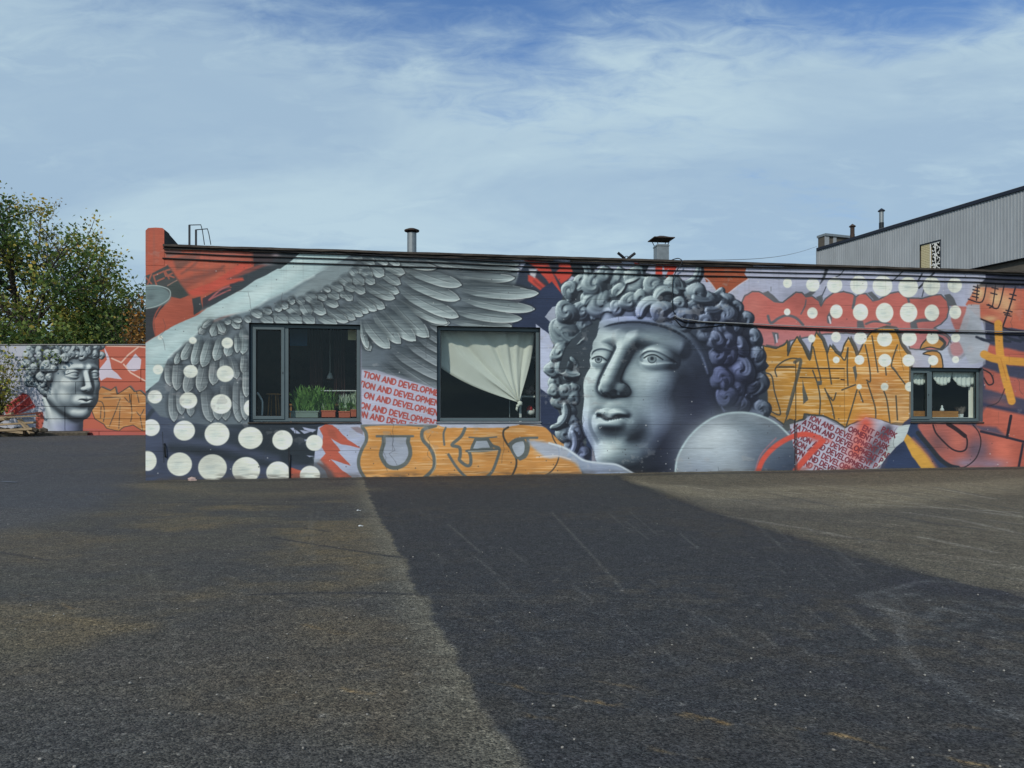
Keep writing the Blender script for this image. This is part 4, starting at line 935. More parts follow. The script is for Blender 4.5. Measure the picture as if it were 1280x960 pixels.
def paint_far_right(c):
    c.poly([(1130, 528), (1232, 455), (1232, 335), (1700, 330), (1700, 640), (1080, 640), (1110, 560)], (60, 64, 86), soft=1)
    c.poly([(1095, 606), (1112, 570), (1140, 530), (1170, 560), (1200, 606)], (44, 58, 88), soft=1.5)
    A = zt(1180, 340, 3.69); B = zt(1120, 520, 8)
    rd = (176, 90, 74)
    def band(v, a=1): c.poly(v, rd, soft=2.2, alpha=a)
    band(A(190, 330, 420, 380, 800, 400, 800, 470, 300, 430, 190, 390)); band(A(180, 440, 300, 480, 640, 560, 640, 620, 420, 600, 190, 540), .9)
    band(A(200, 610, 380, 650, 700, 720, 700, 930, 120, 930, 60, 850, -60, 760, -60, 700, 140, 720))
    c.spray(*A(245, 650)[0], 18, 16, (190, 100, 80), .8); c.spray(*B(1080, 340)[0], 14, 26, (198, 106, 86), .85)
    c.poly(B(0, 280, 130, 60, 300, 80, 420, 400, 560, 560, 560, 620, 0, 620), (44, 58, 88), soft=1.2)
    c.poly(B(220, 90, 360, 80, 760, 90, 830, 180, 850, 300, 800, 430, 700, 510, 600, 515, 480, 470, 400, 370, 300, 240), (166, 92, 82), soft=1.6, smooth=True)
    c.spray(*B(420, 260)[0], 14, 12, (104, 74, 78), .85, rot=30); c.spray(*B(780, 340)[0], 10, 12, (90, 76, 92), .8); c.spray(*B(620, 250)[0], 9, 9, (186, 104, 88), .8)
    c.spray(*B(850, 350)[0], 12, 16, (96, 84, 100), .8); c.spray(*B(700, 470)[0], 16, 6, (128, 120, 142), .8); c.spray(*B(950, 480)[0], 20, 7, (122, 112, 134), .8)
    c.poly(B(760, 90, 1000, 110, 1100, 200, 860, 150), (62, 70, 96), soft=3, alpha=.8)
    c.line(B(370, 90, 400, 170, 480, 260, 560, 330, 640, 355, 700, 330, 712, 250, 690, 200, 600, 130, 520, 80), 2.0, (44, 34, 40), soft=.5); c.line(B(520, 80, 600, 130, 690, 200), 5, (44, 34, 40), soft=.6)
    c.line(B(770, 90, 830, 170, 848, 280, 800, 420, 700, 505, 620, 518), 1.3, (40, 34, 40), soft=.5); c.line(B(620, 518, 540, 500, 440, 430, 340, 310, 220, 170), 5.5, (40, 46, 54), soft=.9)
    c.line(B(850, 155, 1110, 215, 1290, 260, 1800, 380), 3, (42, 40, 54), soft=.8); c.line(B(1150, 0, 1110, 215), 3.5, (40, 36, 46), soft=.6); c.line(B(1270, 280, 1220, 550), 3, (46, 40, 52), soft=.8)
    c.line(A(180, 610, 420, 660, 700, 720), 5, (50, 54, 78), soft=2.5)
    c.poly(B(70, 230, 110, 180, 170, 230, 310, 380, 440, 575, 290, 575, 160, 400), (196, 148, 62), soft=.9)
    c.line(B(170, 230, 310, 380, 440, 570), 4, (150, 98, 88), soft=2.5, alpha=.7)
    # upper right: orange garment shapes and cross
    c.poly(A(150, 70, 190, 30, 380, 0, 800, 0, 800, 60), (42, 46, 62), soft=1.2)
    c.poly(A(150, 70, 420, 80, 900, 120, 900, 300, 400, 270, 275, 255, 165, 215, 100, 150, 130, 100), (174, 92, 72), soft=1.0)
    for v, a in (((165, 100, 12, 22), .9), ((240, 120, 14, 26), .9), ((290, 150, 14, 30), .7), ((210, 215, 14, 8), .8)):
        c.spray(*A(v[0], v[1])[0], v[2]*.7, v[3]*.45, (206, 176, 128), a)
    ink = (44, 38, 44)
    for p, w in ((A(112, 125, 175, 138, 195, 60), 1.6), (A(205, 150, 250, 165, 278, 60), 1.6), (A(330, 70, 300, 170, 270, 255), 2.0), (A(165, 215, 270, 255, 360, 275, 700, 300), 2.0), (A(155, 60, 150, 130), 1.6), (A(238, 60, 225, 150, 210, 165), 1.4)): c.line(p, w, ink, soft=.5)
    for x, y in ((150, 70), (148, 85), (146, 100), (144, 115), (235, 75), (230, 100), (212, 155), (318, 105), (315, 125), (300, 180), (295, 200), (290, 190)): c.line(A(x-14, y-3, x+14, y+4), 1.6, ink)
    c.poly(A(110, 150, 165, 150, 170, 240, 190, 300, 210, 330, 190, 410, 120, 430, 60, 300), (158, 166, 176), soft=1.2, alpha=.9)
    for k in range(10):
        c.line(A(150+k*22, 300+8*(k % 3), 185+k*24, 315+6*(k % 2)), 3, (40, 46, 60), soft=1.2)
    yl = (200, 142, 58)
    c.line(A(250, 240, 262, 400, 312, 595), 10, yl, soft=1, smooth=True); c.line(A(185, 380, 300, 410, 800, 440), 10, yl, soft=1)
    c.line(A(262, 400, 290, 500), 1.2, (176, 108, 48), alpha=.6)
    c.line(A(180, 450, 215, 470, 228, 510, 205, 520, 185, 490), 1.8, ink)
    c.line(A(280, 540, 250, 600, 200, 620), 1.5, ink, alpha=.7)

def paint_over(c):
    """reds sprayed last: the arch and fork at the foot, and drips"""
    O = zt(940, 420, 5.335); red = (196, 78, 64)
    c.line(O(30, 940, 70, 830, 150, 740, 260, 675, 360, 655, 450, 680), 6.5, red, soft=1.2)
    c.line(O(400, 690, 520, 700), 5, (190, 100, 96), soft=3, alpha=.7)
    c.line(O(470, 700, 400, 770, 320, 860, 265, 940), 7.5, red, soft=1.3); c.line(O(20, 900, 60, 790, 160, 680), 1.4, (170, 110, 120), soft=1, alpha=.7)
    c.line(O(300, 910, 400, 860), 4, (190, 110, 104), soft=2.5, alpha=.7)
    c.line(O(292, 170, 292, 560), 1.1, (70, 60, 40)); c.line(O(286, 560, 288, 935), 1.6, (44, 40, 46)); c.line(O(298, 600, 299, 935), 1, (60, 50, 52))
    c.line(O(320, 215, 615, 218), 1.5, (44, 40, 36), smooth=False); c.line(O(320, 277, 580, 282), 1.2, (54, 46, 36), smooth=False); c.line(O(615, 218, 618, 640), .8, (120, 90, 50), alpha=.6); c.line(O(594, 290, 616, 293), 1.4, (50, 40, 36), smooth=False)
    c.line(O(160, 210, 292, 208), 1.2, (60, 54, 40), smooth=False)
    c.line([(206, 555), (207, 571)], 2.2, (24, 28, 34)); c.line([(203, 540), (205, 578)], .8, (34, 40, 50))
    c.line([(361, 560), (362, 602)], 1.5, (30, 32, 38), smooth=False); c.line([(371, 528), (366, 570)], .8, (40, 46, 54), alpha=.8)

def weather(c):
    # faint joints of the courses under the paint, scuffed foot of the wall
    f = c.noise(.9, .02, 2)
    for z in (.62, 1.17, 1.79, 2.41, 2.86, 3.4, 3.95, 4.42):
        m = np.clip(1-np.abs(c.Z-z-(c.noise(2.5, 5, 1)-.5)*.012)/.006, 0, 1)*np.clip((c.noise(.8, .8, 2)-.42)*6, 0, 1)
        c.col *= (1-.45*m)[..., None]
    rs = c.rs
    for k in range(500):                          # chips and specks
        t = rs.rand()*c.T.max(); z = rs.rand()**2*4.9
        x, y = sketch(P0[0]+WD[0]*t, P0[1]+WD[1]*t, z)
        c.disc(x, y, .35+rs.rand()*.5, (60, 60, 64) if rs.rand() < .6 else (190, 194, 194), soft=.3, alpha=.7)
    patch = np.clip((c.noise(.22, .16, 4)-.66)*14, 0, 1)*np.clip((c.noise(3, 2, 2)-.45)*5, 0, 1)
    c.put((slice(None), slice(None)), patch*.35, (150, 152, 154))
    grime = np.clip((c.noise(1.2, .7, 4)-.5)*3, 0, 1); c.col *= (1-.13*grime)[..., None]
    for k in range(26):                           # hairline cracks
        t = rs.rand()*c.T.max()*.85; z = rs.rand()*4.6; P_ = []
        for q in range(7): P_.append(sketch(P0[0]+WD[0]*t, P0[1]+WD[1]*t, z)); t += rs.randn()*.05; z -= .06+rs.rand()*.10
        c.line(P_, .45, (52, 54, 58), soft=.3, alpha=.6, smooth=False)
    for k in range(40):                           # paint runs
        t = rs.rand()*20; z = .6+rs.rand()*3.6; x, y = sketch(P0[0]+WD[0]*t, P0[1]+WD[1]*t, z); w_ = c.win(x, y, x, y, 0)
        if w_ is None: continue
        col = c.col[w_].mean((0, 1))*.8; c.line([(x, y), (x+.2, y+5+rs.rand()*12)], .8, col, soft=.4, alpha=.5, w1=.3)
    foot = np.clip(1-(c.Z-.02)/.16, 0, 1)*np.clip((c.noise(.3, .05, 3)-.35)*3, 0, 1)
    c.put((slice(None), slice(None)), foot*.85, (66, 62, 58))
    drip = np.clip((c.noise(.05, 1.6, 2)-.62)*7, 0, 1)*np.clip((c.Z-3.6)/1.4, 0, 1)
    c.put((slice(None), slice(None)), drip*.15, (90, 92, 94))

def desat(c, k):
    l = c.col.mean(-1, keepdims=True); c.col = l+(c.col-l)*k
HROLL = 10
def main_mural():
    c = Canvas(26.0, (-.12, 5.36), MRES, lambda T, Z: sketch(P0[0]+WD[0]*T, P0[1]+WD[1]*T, Z))
    c.col[:] = (120, 124, 140)
    c.fine = c.noise(.5, .02, 2); c.fine2 = c.noise(.55, .022, 2)
    w = 1.1
    c.wob = ((c.noise(.12, .12, 2)-.5)*w, (c.noise(.12, .12, 2)-.5)*w)
    paint_left(c); paint_lower_left(c); paint_right(c)
    paint_low_letters(c); paint_head(c); paint_wing(c); paint_far_right(c); paint_words(c); paint_dots(c); paint_over(c); weather(c); blotch(c); desat(c, .93)
    return c
# ------------------------------------------------------------------ ground
def gz(x, y):
    """the yard is flat and climbs gently beyond the corner of the painted building"""
    k = min(max((y-15.0)/14.0, 0), 1); k = k*k*(3-2*k)*.35+k*.65
    return .68*k
GX0, GX1, GY0, GY1 = -21.5, 17.5, 1.4, 30.4
def gpt(px, py):
    y = FOC*EYE/(py-HOR)
    return ((px-640)/FOC*y*10, -y*10)
def ground_paint():
    R = 80
    c = Canvas(GX1-GX0, (GY0, GY1), R, lambda T, Z: ((T+GX0)*10, -Z*10), seed=8)
    def P(*v): return [gpt(v[i], v[i+1]) for i in range(0, len(v), 2)]
    old = np.array((80, 75, 65), np.float32)
    c.col[:] = old
    c.fine = c.noise(.5, .5, 2)
    big = c.noise(5, 3, 4); med = c.noise(1.4, .9, 5); fine = c.noise(.16, .16, 3); drag = c.noise(4.0, .12, 3); b2 = c.noise(3.0, 2.2, 5); b3 = c.noise(2.2, 1.6, 5)
    A = (slice(None), slice(None))
    c.put(A, np.clip((big-.46)*5, 0, 1)*.7, (66, 66, 64))
    c.put(A, np.clip((b2-.52)*6, 0, 1)*np.clip(.3+fine, 0, 1)*.8, (116, 101, 74))
    c.put(A, np.clip((b3-.56)*8, 0, 1)*np.clip(.3+fine, 0, 1)*.75, (114, 98, 68))
    c.put(A, np.clip((med-.54)*6, 0, 1)*.5, (86, 82, 68))
    c.put(A, np.clip((.42-med)*6, 0, 1)*.5, (60, 60, 59))
    c.put(A, np.clip((drag-.6)*6, 0, 1)*.30, (98, 92, 76))
    rs = np.random.RandomState(2)
    # dusty yard to the right, swept by tyres
    c.wob = ((c.noise(1.0, 1.0, 4)-.5)*5, (c.noise(1.0, 1.0, 4)-.5)*5)
    c.poly(P(766, 597, 860, 630, 980, 667, 1110, 706, 1290, 745, 1600, 800)+[(220, -80), (220, -300), (0, -300), P(770, 598)[0]], (100, 93, 76), soft=3, alpha=.9)
    c.poly(P(778, 601, 900, 610, 1100, 606, 1290, 600, 1290, 612, 1050, 640, 900, 632), (134, 124, 100), soft=4, alpha=.75)
    for k in range(70):
        a0 = rs.rand()*480+820; b0 = 604+rs.rand()**1.5*130
        if b0 > 602+(a0-775)*.27: continue
        L_ = 40+rs.rand()*130
        c.line(P(a0, b0, a0+L_, b0+L_*(.10+.10*rs.rand())), .25+rs.rand()*.6, (150, 142, 122) if rs.rand() < .6 else (64, 64, 64), soft=.5, alpha=.25+.4*rs.rand())
    for v in ((880, 640, 1000, 660, 1060, 672), (1130, 640, 1200, 650, 1280, 668), (1150, 672, 1240, 690), (1080, 630, 1270, 640), (1230, 640, 1280, 646)):
        c.line(P(*v), .7, (150, 144, 128), soft=.7, alpha=.7)
    # the fresh asphalt strip
    c.wob = ((c.noise(.22, .22, 5)-.5)*1.7, (c.noise(.22, .22, 5)-.5)*1.7)
    L0 = P(456, 599, 467, 630, 480, 659, 504, 697, 531, 750, 557, 794, 586, 849, 621, 912, 648, 956, 672, 1000)
    L1 = L0[::-1]
    c.line([(x-.5, y) for x, y in L0], 1.5, (116, 110, 92), soft=1.3, alpha=.85)
    c.line([(x-1.6, y) for x, y in L0], 1.6, (100, 96, 82), soft=2, alpha=.55)
    strip = P(452, 598)+L0[1:]+[(2, -10), (120, -10), (230, -10), (230, -50)]+P(1500, 765, 1290, 748, 1145, 716, 1060, 694, 980, 668, 880, 637, 820, 617, 772, 598)
    c.poly(strip, (57, 57, 56), soft=.22, alpha=.94)
    m = np.zeros((c.H, c.W), np.float32)
    c.line(P(1140, 727, 1200, 738, 1290, 747, 1450, 768), 3.2, (46, 46, 52), soft=2, alpha=.5)
    c.line(P(772, 598, 880, 637, 980, 668, 1145, 716), 1.4, (40, 41, 42), soft=1.6, alpha=.6)
    # dusting over both
    d = np.clip((med-.5)*4, 0, 1)*np.clip((fine-.35)*3, 0, 1)
    c.put(A, d*.22, (84, 78, 66))
    c.put(A, np.clip((b2-.5)*6, 0, 1)*np.clip((fine-.35)*3, 0, 1)*.35, (74, 66, 54))
    c.put(A, np.clip((.45-big)*6, 0, 1)*.30, (62, 61, 60))
    c.put(A, np.clip((big-.55)*5, 0, 1)*np.clip((fine-.4)*3, 0, 1)*.4, (84, 76, 62))
    c.wob = None
    org = (150, 118, 70)
    for v, w, a in (((700, 868, 740, 876, 790, 884), .22, .7), ((740, 850, 800, 860), .14, .5), ((835, 893, 880, 899, 940, 905), .22, .55), ((985, 908, 1050, 920, 1095, 932), .26, .95), ((1140, 938, 1185, 950, 1230, 958), .24, .75), ((845, 890, 905, 905), .25, .8), ((610, 852, 680, 865), .16, .5), ((640, 892, 690, 898), .2, .4), ((800, 935, 870, 948), .2, .5), ((370, 780, 420, 790), .2, .4), ((60, 755, 150, 768), .25, .35), ((0, 740, 140, 752), .2, .3), ((420, 860, 470, 866), .15, .6), ((1180, 905, 1270, 915), .3, .3)):
        for k in range(9):
            t = rs.rand(); i = min(int(t*(len(v)//2-1)), len(v)//2-2); u = t*(len(v)//2-1)-i
            x = v[2*i]*(1-u)+v[2*i+2]*u; y = v[2*i+1]*(1-u)+v[2*i+3]*u
            l = 6+rs.rand()*16
            c.line(P(x, y+rs.randn()*2, x+l, y+l*.17+rs.randn()), w*(.2+.6*rs.rand()), org, soft=.12, alpha=a*(.25+.6*rs.rand()))
    # pale cracked run-off on the right
    g = (128, 128, 122)
    for v in ((1190, 728, 1150, 728, 1110, 737, 1084, 745, 1105, 760, 1125, 790, 1133, 812, 1150, 832, 1180, 850, 1215, 873, 1270, 895), (1110, 760, 1150, 772, 1180, 760, 1200, 766)):
        q = P(*v)
        for k in range(2): c.line([(x+rs.randn()*.25, y+rs.randn()*.25) for x, y in q], .35, g, soft=.6, alpha=.26)
    for k in range(70):
        a0 = 1090+rs.rand()*200; b0 = 735+(a0-1090)*.6*rs.rand()+rs.rand()*25
        c.disc(*P(a0, b0)[0], .2+.4*rs.rand(), (118, 118, 112), soft=.3, alpha=.22)
    for k in range(46):                      # scraped lines of the paver running away from us
        a0 = 520+rs.rand()*560; b0 = 612+rs.rand()*200
        l = 8+rs.rand()*40
        c.line(P(a0, b0, a0+l*.9, b0+l*.75), .10+.12*rs.rand(), (110, 108, 100), soft=.16, alpha=.22+.35*rs.rand())
    for v in ((690, 640, 745, 700, 780, 740), (560, 655, 600, 690), (1095, 800, 1060, 760)):
        c.line(P(*v), .16, (116, 112, 100), soft=.2, alpha=.6)
    for v in ((340, 672, 440, 688, 520, 700), (380, 660, 410, 664), (310, 744, 400, 741, 500, 742, 530, 744), (480, 695, 520, 697), (0, 690, 60, 700)):
        c.line(P(*v), .35, (38, 38, 40), soft=.4, alpha=.65)
    for v in ((400, 640, 345, 720), (388, 640, 392, 700), (215, 770, 226, 830), (190, 710, 200, 760), (520, 742, 900, 752), (60, 740, 700, 752)):
        c.line(P(*v), .22, (108, 104, 92), soft=.3, alpha=.35)
    # darker join along the foot of the wall, worn lane at the left
    q = [(b2w((t, -.35, 0))[0]*10, -b2w((t, -.35, 0))[1]*10) for t in (0, 6, 12, 18, 24)]
    c.line(q, 2.0, (44, 43, 41), soft=2.0, alpha=.7, smooth=False)
    c.poly(P(-80, 575, 60, 556, 182, 552, 182, 600, 120, 640, -80, 680), (74, 75, 78), soft=5, alpha=.7)
    c.line(P(-60, 640, 90, 600, 182, 560), 1.2, (84, 84, 82), soft=1.5, alpha=.4)
    c.line(P(182, 606, 300, 618, 452, 612), 7, (108, 98, 76), soft=6, alpha=.6)
    # a lot of small pale grit
    for k in range(2600):
        x = GX0*10+rs.rand()*440; y = -(GY0*10+rs.rand()**1.6*180)
        c.disc(x, y, .07+.10*rs.rand(), (140, 136, 126) if rs.rand() < .7 else (34, 34, 36), soft=.16, alpha=.3+.5*rs.rand())
    return c
def asphalt_mat(img):
    m = bpy.data.materials.new('asphalt'); m.use_nodes = True; nt = m.node_tree; N = nt.nodes; L = nt.links; p = N['Principled BSDF']
    p.inputs['Roughness'].default_value = .82; p.inputs['Specular IOR Level'].default_value = .3
    t = N.new('ShaderNodeTexImage'); t.image = img; t.extension = 'EXTEND'; t.interpolation = 'Cubic'
    tc = N.new('ShaderNodeTexCoord')
    v = N.new('ShaderNodeTexVoronoi'); v.inputs['Scale'].default_value = 120; v.inputs['Randomness'].default_value = 1; L.new(tc.outputs['Object'], v.inputs['Vector'])
    v2 = N.new('ShaderNodeTexVoronoi'); v2.inputs['Scale'].default_value = 60; L.new(tc.outputs['Object'], v2.inputs['Vector'])
    n = N.new('ShaderNodeTexNoise'); n.inputs['Scale'].default_value = 7; n.inputs['Detail'].default_value = 8; n.inputs['Roughness'].default_value = .7; L.new(tc.outputs['Object'], n.inputs['Vector'])
    # stones of the mix: each its own grey
    bw = N.new('ShaderNodeSeparateColor'); L.new(v.outputs['Color'], bw.inputs[0])
    r = N.new('ShaderNodeMapRange'); r.inputs[1].default_value = 0; r.inputs[2].default_value = 1; r.inputs[3].default_value = .25; r.inputs[4].default_value = 1.75; L.new(bw.outputs[0], r.inputs[0])
    sp = N.new('ShaderNodeSeparateColor'); L.new(v2.outputs['Color'], sp.inputs[0])
    r2 = N.new('ShaderNodeMapRange'); r2.inputs[1].default_value = .93; r2.inputs[2].default_value = 1; r2.inputs[3].default_value = 1; r2.inputs[4].default_value = 1.9; L.new(sp.outputs[1], r2.inputs[0])
    r3 = N.new('ShaderNodeMapRange'); r3.inputs[1].default_value = .3; r3.inputs[2].default_value = .7; r3.inputs[3].default_value = .72; r3.inputs[4].default_value = 1.3; L.new(n.outputs[0], r3.inputs[0])
    def mul(a, b):
        q = N.new('ShaderNodeMath'); q.operation = 'MULTIPLY'; L.new(a, q.inputs[0]); L.new(b, q.inputs[1]); return q.outputs[0]
    n4 = N.new('ShaderNodeTexNoise'); n4.inputs['Scale'].default_value = 30; n4.inputs['Detail'].default_value = 7; n4.inputs['Roughness'].default_value = .75; L.new(tc.outputs['Object'], n4.inputs['Vector'])
    r4 = N.new('ShaderNodeMapRange'); r4.inputs[1].default_value = .34; r4.inputs[2].default_value = .66; r4.inputs[3].default_value = .55; r4.inputs[4].default_value = 1.5; L.new(n4.outputs[0], r4.inputs[0])
    k = mul(mul(mul(r.outputs[0], r2.outputs[0]), r3.outputs[0]), r4.outputs[0])
    vm = N.new('ShaderNodeVectorMath'); vm.operation = 'SCALE'; L.new(t.outputs[0], vm.inputs[0]); L.new(k, vm.inputs['Scale'])
    L.new(vm.outputs[0], p.inputs['Base Color'])
    ad = N.new('ShaderNodeMath'); ad.operation = 'ADD'; L.new(v.outputs['Distance'], ad.inputs[0]); q = N.new('ShaderNodeMath'); q.operation = 'MULTIPLY'; L.new(n.outputs[0], q.inputs[0]); q.inputs[1].default_value = 3; L.new(q.outputs[0], ad.inputs[1])
    b = N.new('ShaderNodeBump'); b.inputs['Strength'].default_value = .8; b.inputs['Distance'].default_value = .006; b.invert = True; L.new(ad.outputs[0], b.inputs['Height']); L.new(b.outputs[0], p.inputs['Normal'])
    return m
def build_ground():
    c = ground_paint()
    m = asphalt_mat(painted_image('asphalt wear', c, 1.0*GAIN_G))
    nx, ny = 88, 60
    xs = [-900, -300, -100, -50, -30]+list(np.linspace(GX0, GX1, nx))+[30, 60, 110, 300, 900]
    ys = [-300, -60, -12, -3]+list(np.linspace(GY0, GY1, ny))+[38, 50, 80, 140, 400, 1500, 3500]
    V = []; F = []
    for y in ys:
        for x in xs:
            z = gz(x, y)
            if -3 < y < 30: z += .012*(mnoise.noise(Vector((x*.35, y*.35, 3))))
            t = (x-P0[0])*WD[0]+(y-P0[1])*WD[1]; d = -((x-P0[0])*WN[0]+(y-P0[1])*WN[1])
            V.append((x, y, z))
    w = len(xs)
    for j in range(len(ys)-1):
        for i in range(w-1): F.append((j*w+i, j*w+i+1, (j+1)*w+i+1, (j+1)*w+i))
    me = bpy.data.meshes.new('ground'); me.from_pydata(V, [], F); me.materials.append(m); me.materials.append(mat('plain asphalt', srgb(66, 66, 64), .9, var=.3, vscale=1.5))
    me.polygons.foreach_set('material_index', [0 if (GX0-.01 < (xs[i]+xs[i+1])/2 < GX1+.01 and GY0-.01 < (ys[j]+ys[j+1])/2 < GY1+.01) else 1 for j in range(len(ys)-1) for i in range(w-1)])
    uv = me.uv_layers.new(name='uv'); li = np.zeros(len(me.loops), np.int32); me.loops.foreach_get('vertex_index', li)
    A = np.array(V)[li]; U = np.stack([(A[:, 0]-GX0)/(GX1-GX0), (A[:, 1]-GY0)/(GY1-GY0)], 1).astype(np.float32)
    uv.data.foreach_set('uv', U.ravel()); me.polygons.foreach_set('use_smooth', [True]*len(me.polygons)); me.update()
    o = bpy.data.objects.new('ground', me); COL.objects.link(o); o['kind'] = 'structure'; o['label'] = 'dark asphalt yard with a fresh strip and dusty worn areas'
    # loose grit on the asphalt, thicker along the foot of the painted wall
    g = MB(); rs = random.Random(3)
    for k in range(520):
        t = rs.random()*22; d = .01+abs(rs.gauss(0, .10)); q = b2w((t, -d, 0)); g.rock((q[0], q[1], .006), .006+.016*rs.random()**3, k, .6)
    for k in range(260):
        y = 2.6+rs.random()**1.7*12; x = (rs.random()*1.5-.75)*y
        g.rock((x, y, gz(x, y)+.003), .003+.004*rs.random(), k, .7)
    g.build('loose_grit', M['stone'], frame='w', kind='stuff')
    # crumbled edge of asphalt and dirt against the wall
    n0 = 0; dm = MB(); N_ = 420; rows = []
    for i in range(N_+1):
        t = -.02+22.5*i/N_; w_ = .035+.03*abs(mnoise.noise(Vector((t*2.1, 0, 0))))+.03*rs.random()**2; h_ = .008+.022*abs(mnoise.noise(Vector((t*3.3, 4, 0))))+.008*rs.random()
        rows.append([b2w((t, -w_*1.6, -.012)), b2w((t, -w_, h_*.55)), b2w((t, -.004, h_))])
    for i in range(N_):
        for j in (0, 1): dm.face([rows[i][j], rows[i+1][j], rows[i+1][j+1], rows[i][j+1]])
    dm.build('wall_foot_dirt', mat('dark dirt', srgb(62, 56, 48), .95, var=.5, vscale=25, bump=(60, 1, .01)), frame='w', kind='stuff')
    # worn white paint mark at the left
    s = MB(); a = gpt(-30, 600); b = gpt(20, 604)
    s.face([(a[0]/10, -a[1]/10-.04, .016), (b[0]/10, -b[1]/10-.04, .016), (b[0]/10, -b[1]/10+.07, .016), (a[0]/10, -a[1]/10+.09, .016)])
    s.build('road_marking', mat('worn white road paint', srgb(120, 126, 132), .8, var=.5, vscale=30), frame='w', kind='structure')
    # gravel verge at the foot of the far wall
    v = MB(); rs = random.Random(5)
    row0 = [plan(px, py, 29.3) for px, py in ((-120, 0), (-60, 0), (0, 0), (30, 0), (62, 0))]
    far = [(x, 29.95) for x in (-28, -24, -20.4, -19.2, -17.9, -16.6)]; near = [(-28, 24.6), (-24, 25.4), (-20.2, 26.9), (-19.4, 27.8), (-18.2, 28.9), (-16.6, 29.7)]
    for i in range(5):
        for (p, q, r_, s_) in ((near[i], near[i+1], far[i+1], far[i]),):
            v.face([(x, y, gz(x, y)+(.10 if y < 29.9 else .16)) for x, y in (p, q, r_, s_)])
            v.face([(p[0], p[1], gz(*p)-.05), (q[0], q[1], gz(*q)-.05), (q[0], q[1], gz(*q)+.10), (p[0], p[1], gz(*p)+.10)])
    v.build('verge', M['soil'], frame='w', kind='structure')
build_ground()
# ------------------------------------------------------------------ painted building
BL = 24.0; BD = 9.0; TH = .34; REC = .11
def top_z(t): return 4.86-.0025*t*.0
def rect(pxs, pys, o=0): pass
OPEN = []                                   # openings: t0, t1, z0, z1
for (l, t, r, b) in ((311, 404.6, 450.5, 527.5), (546, 408.2, 675.5, 527.0), (1138.5, 459.5, 1228.5, 527.3)):
    t0, z1 = wall(l, t); t1, z0 = wall(r, b); z1 = wall((l+r)/2, t)[1]; OPEN.append((t0, t1, z0, z1))
MUR = main_mural(); IMG = painted_image('wall painting', MUR, GAIN_W)
M['mural'] = mural_mat('painted wall', IMG)
def uv_wall(ob, org, L=26.0, z0=-.12, H=5.48, y_shift=0):
    me = ob.data; uv = me.uv_layers.new(name='uv'); n = len(me.loops); li = np.zeros(n, np.int32); me.loops.foreach_get('vertex_index', li)
    co_ = np.zeros(len(me.vertices)*3, np.float32); me.vertices.foreach_get('co', co_); co_ = co_.reshape(-1, 3)[li]
    # the side faces carry the paint of the edge they turn from
    U = np.stack([(co_[:, 0]+org[0])/L, (co_[:, 2]+org[2]-z0)/H], 1); uv.data.foreach_set('uv', U.astype(np.float32).ravel())
bld = empty('painted_building', 'long low building with a mural of a wing, a stone head and lettering', 'building', (0, 0, 0))
def make_wall():
    w = MB(); ts = sorted(set([0, .36, BL]+[o[0] for o in OPEN]+[o[1] for o in OPEN]+list(np.arange(1, BL, 1.0)))); zs = sorted(set([-.12, 4.82]+[o[2] for o in OPEN]+[o[3] for o in OPEN]))
    def solid(t, z): return not any(o[0] < t < o[1] and o[2] < z < o[3] for o in OPEN)
    for i in range(len(ts)-1):
        for j in range(len(zs)-1):
            a, b, c, d = ts[i], ts[i+1], zs[j], zs[j+1]
            if solid((a+b)/2, (c+d)/2):
                w.face([(a, 0, c), (b, 0, c), (b, 0, d), (a, 0, d)]); w.face([(b, TH, c), (a, TH, c), (a, TH, d), (b, TH, d)], 1)
    w.face([(0, 0, 4.82), (BL, 0, 4.82), (BL, TH, 4.82), (0, TH, 4.82)], 1)
    w.face([(0, TH, -.12), (0, 0, -.12), (0, 0, 4.82), (0, TH, 4.82)], 0); w.face([(BL, 0, -.12), (BL, TH, -.12), (BL, TH, 4.82), (BL, 0, 4.82)], 1)
    for (a, b, c, d) in OPEN:
        w.face([(a, 0, c), (a, TH, c), (a, TH, d), (a, 0, d)], 2); w.face([(b, TH, c), (b, 0, c), (b, 0, d), (b, TH, d)], 2)
        w.face([(a, 0, d), (a, TH, d), (b, TH, d), (b, 0, d)], 2); w.face([(a, TH, c), (a, 0, c), (b, 0, c), (b, TH, c)], 2)
    ob = w.build('wall', [M['mural'], M['brown_wall'], M['plaster']], bld); uv_wall(ob, (0, 0, 0)); return ob
make_wall()
def side_walls():
    s = MB(); s.box(.005, TH, TH, BD, -.12, 4.82); s.build('side_wall', M['brown_wall'], bld)
    s = MB(); s.box(BL-TH, BL-.005, TH, BD, -.12, 4.82); s.build('side_wall', M['brown_wall'], bld)
    s = MB(); s.box(.005, BL-.005, BD, BD+TH, -.12, 4.82); s.build('back_wall', M['brown_wall'], bld)
side_walls()
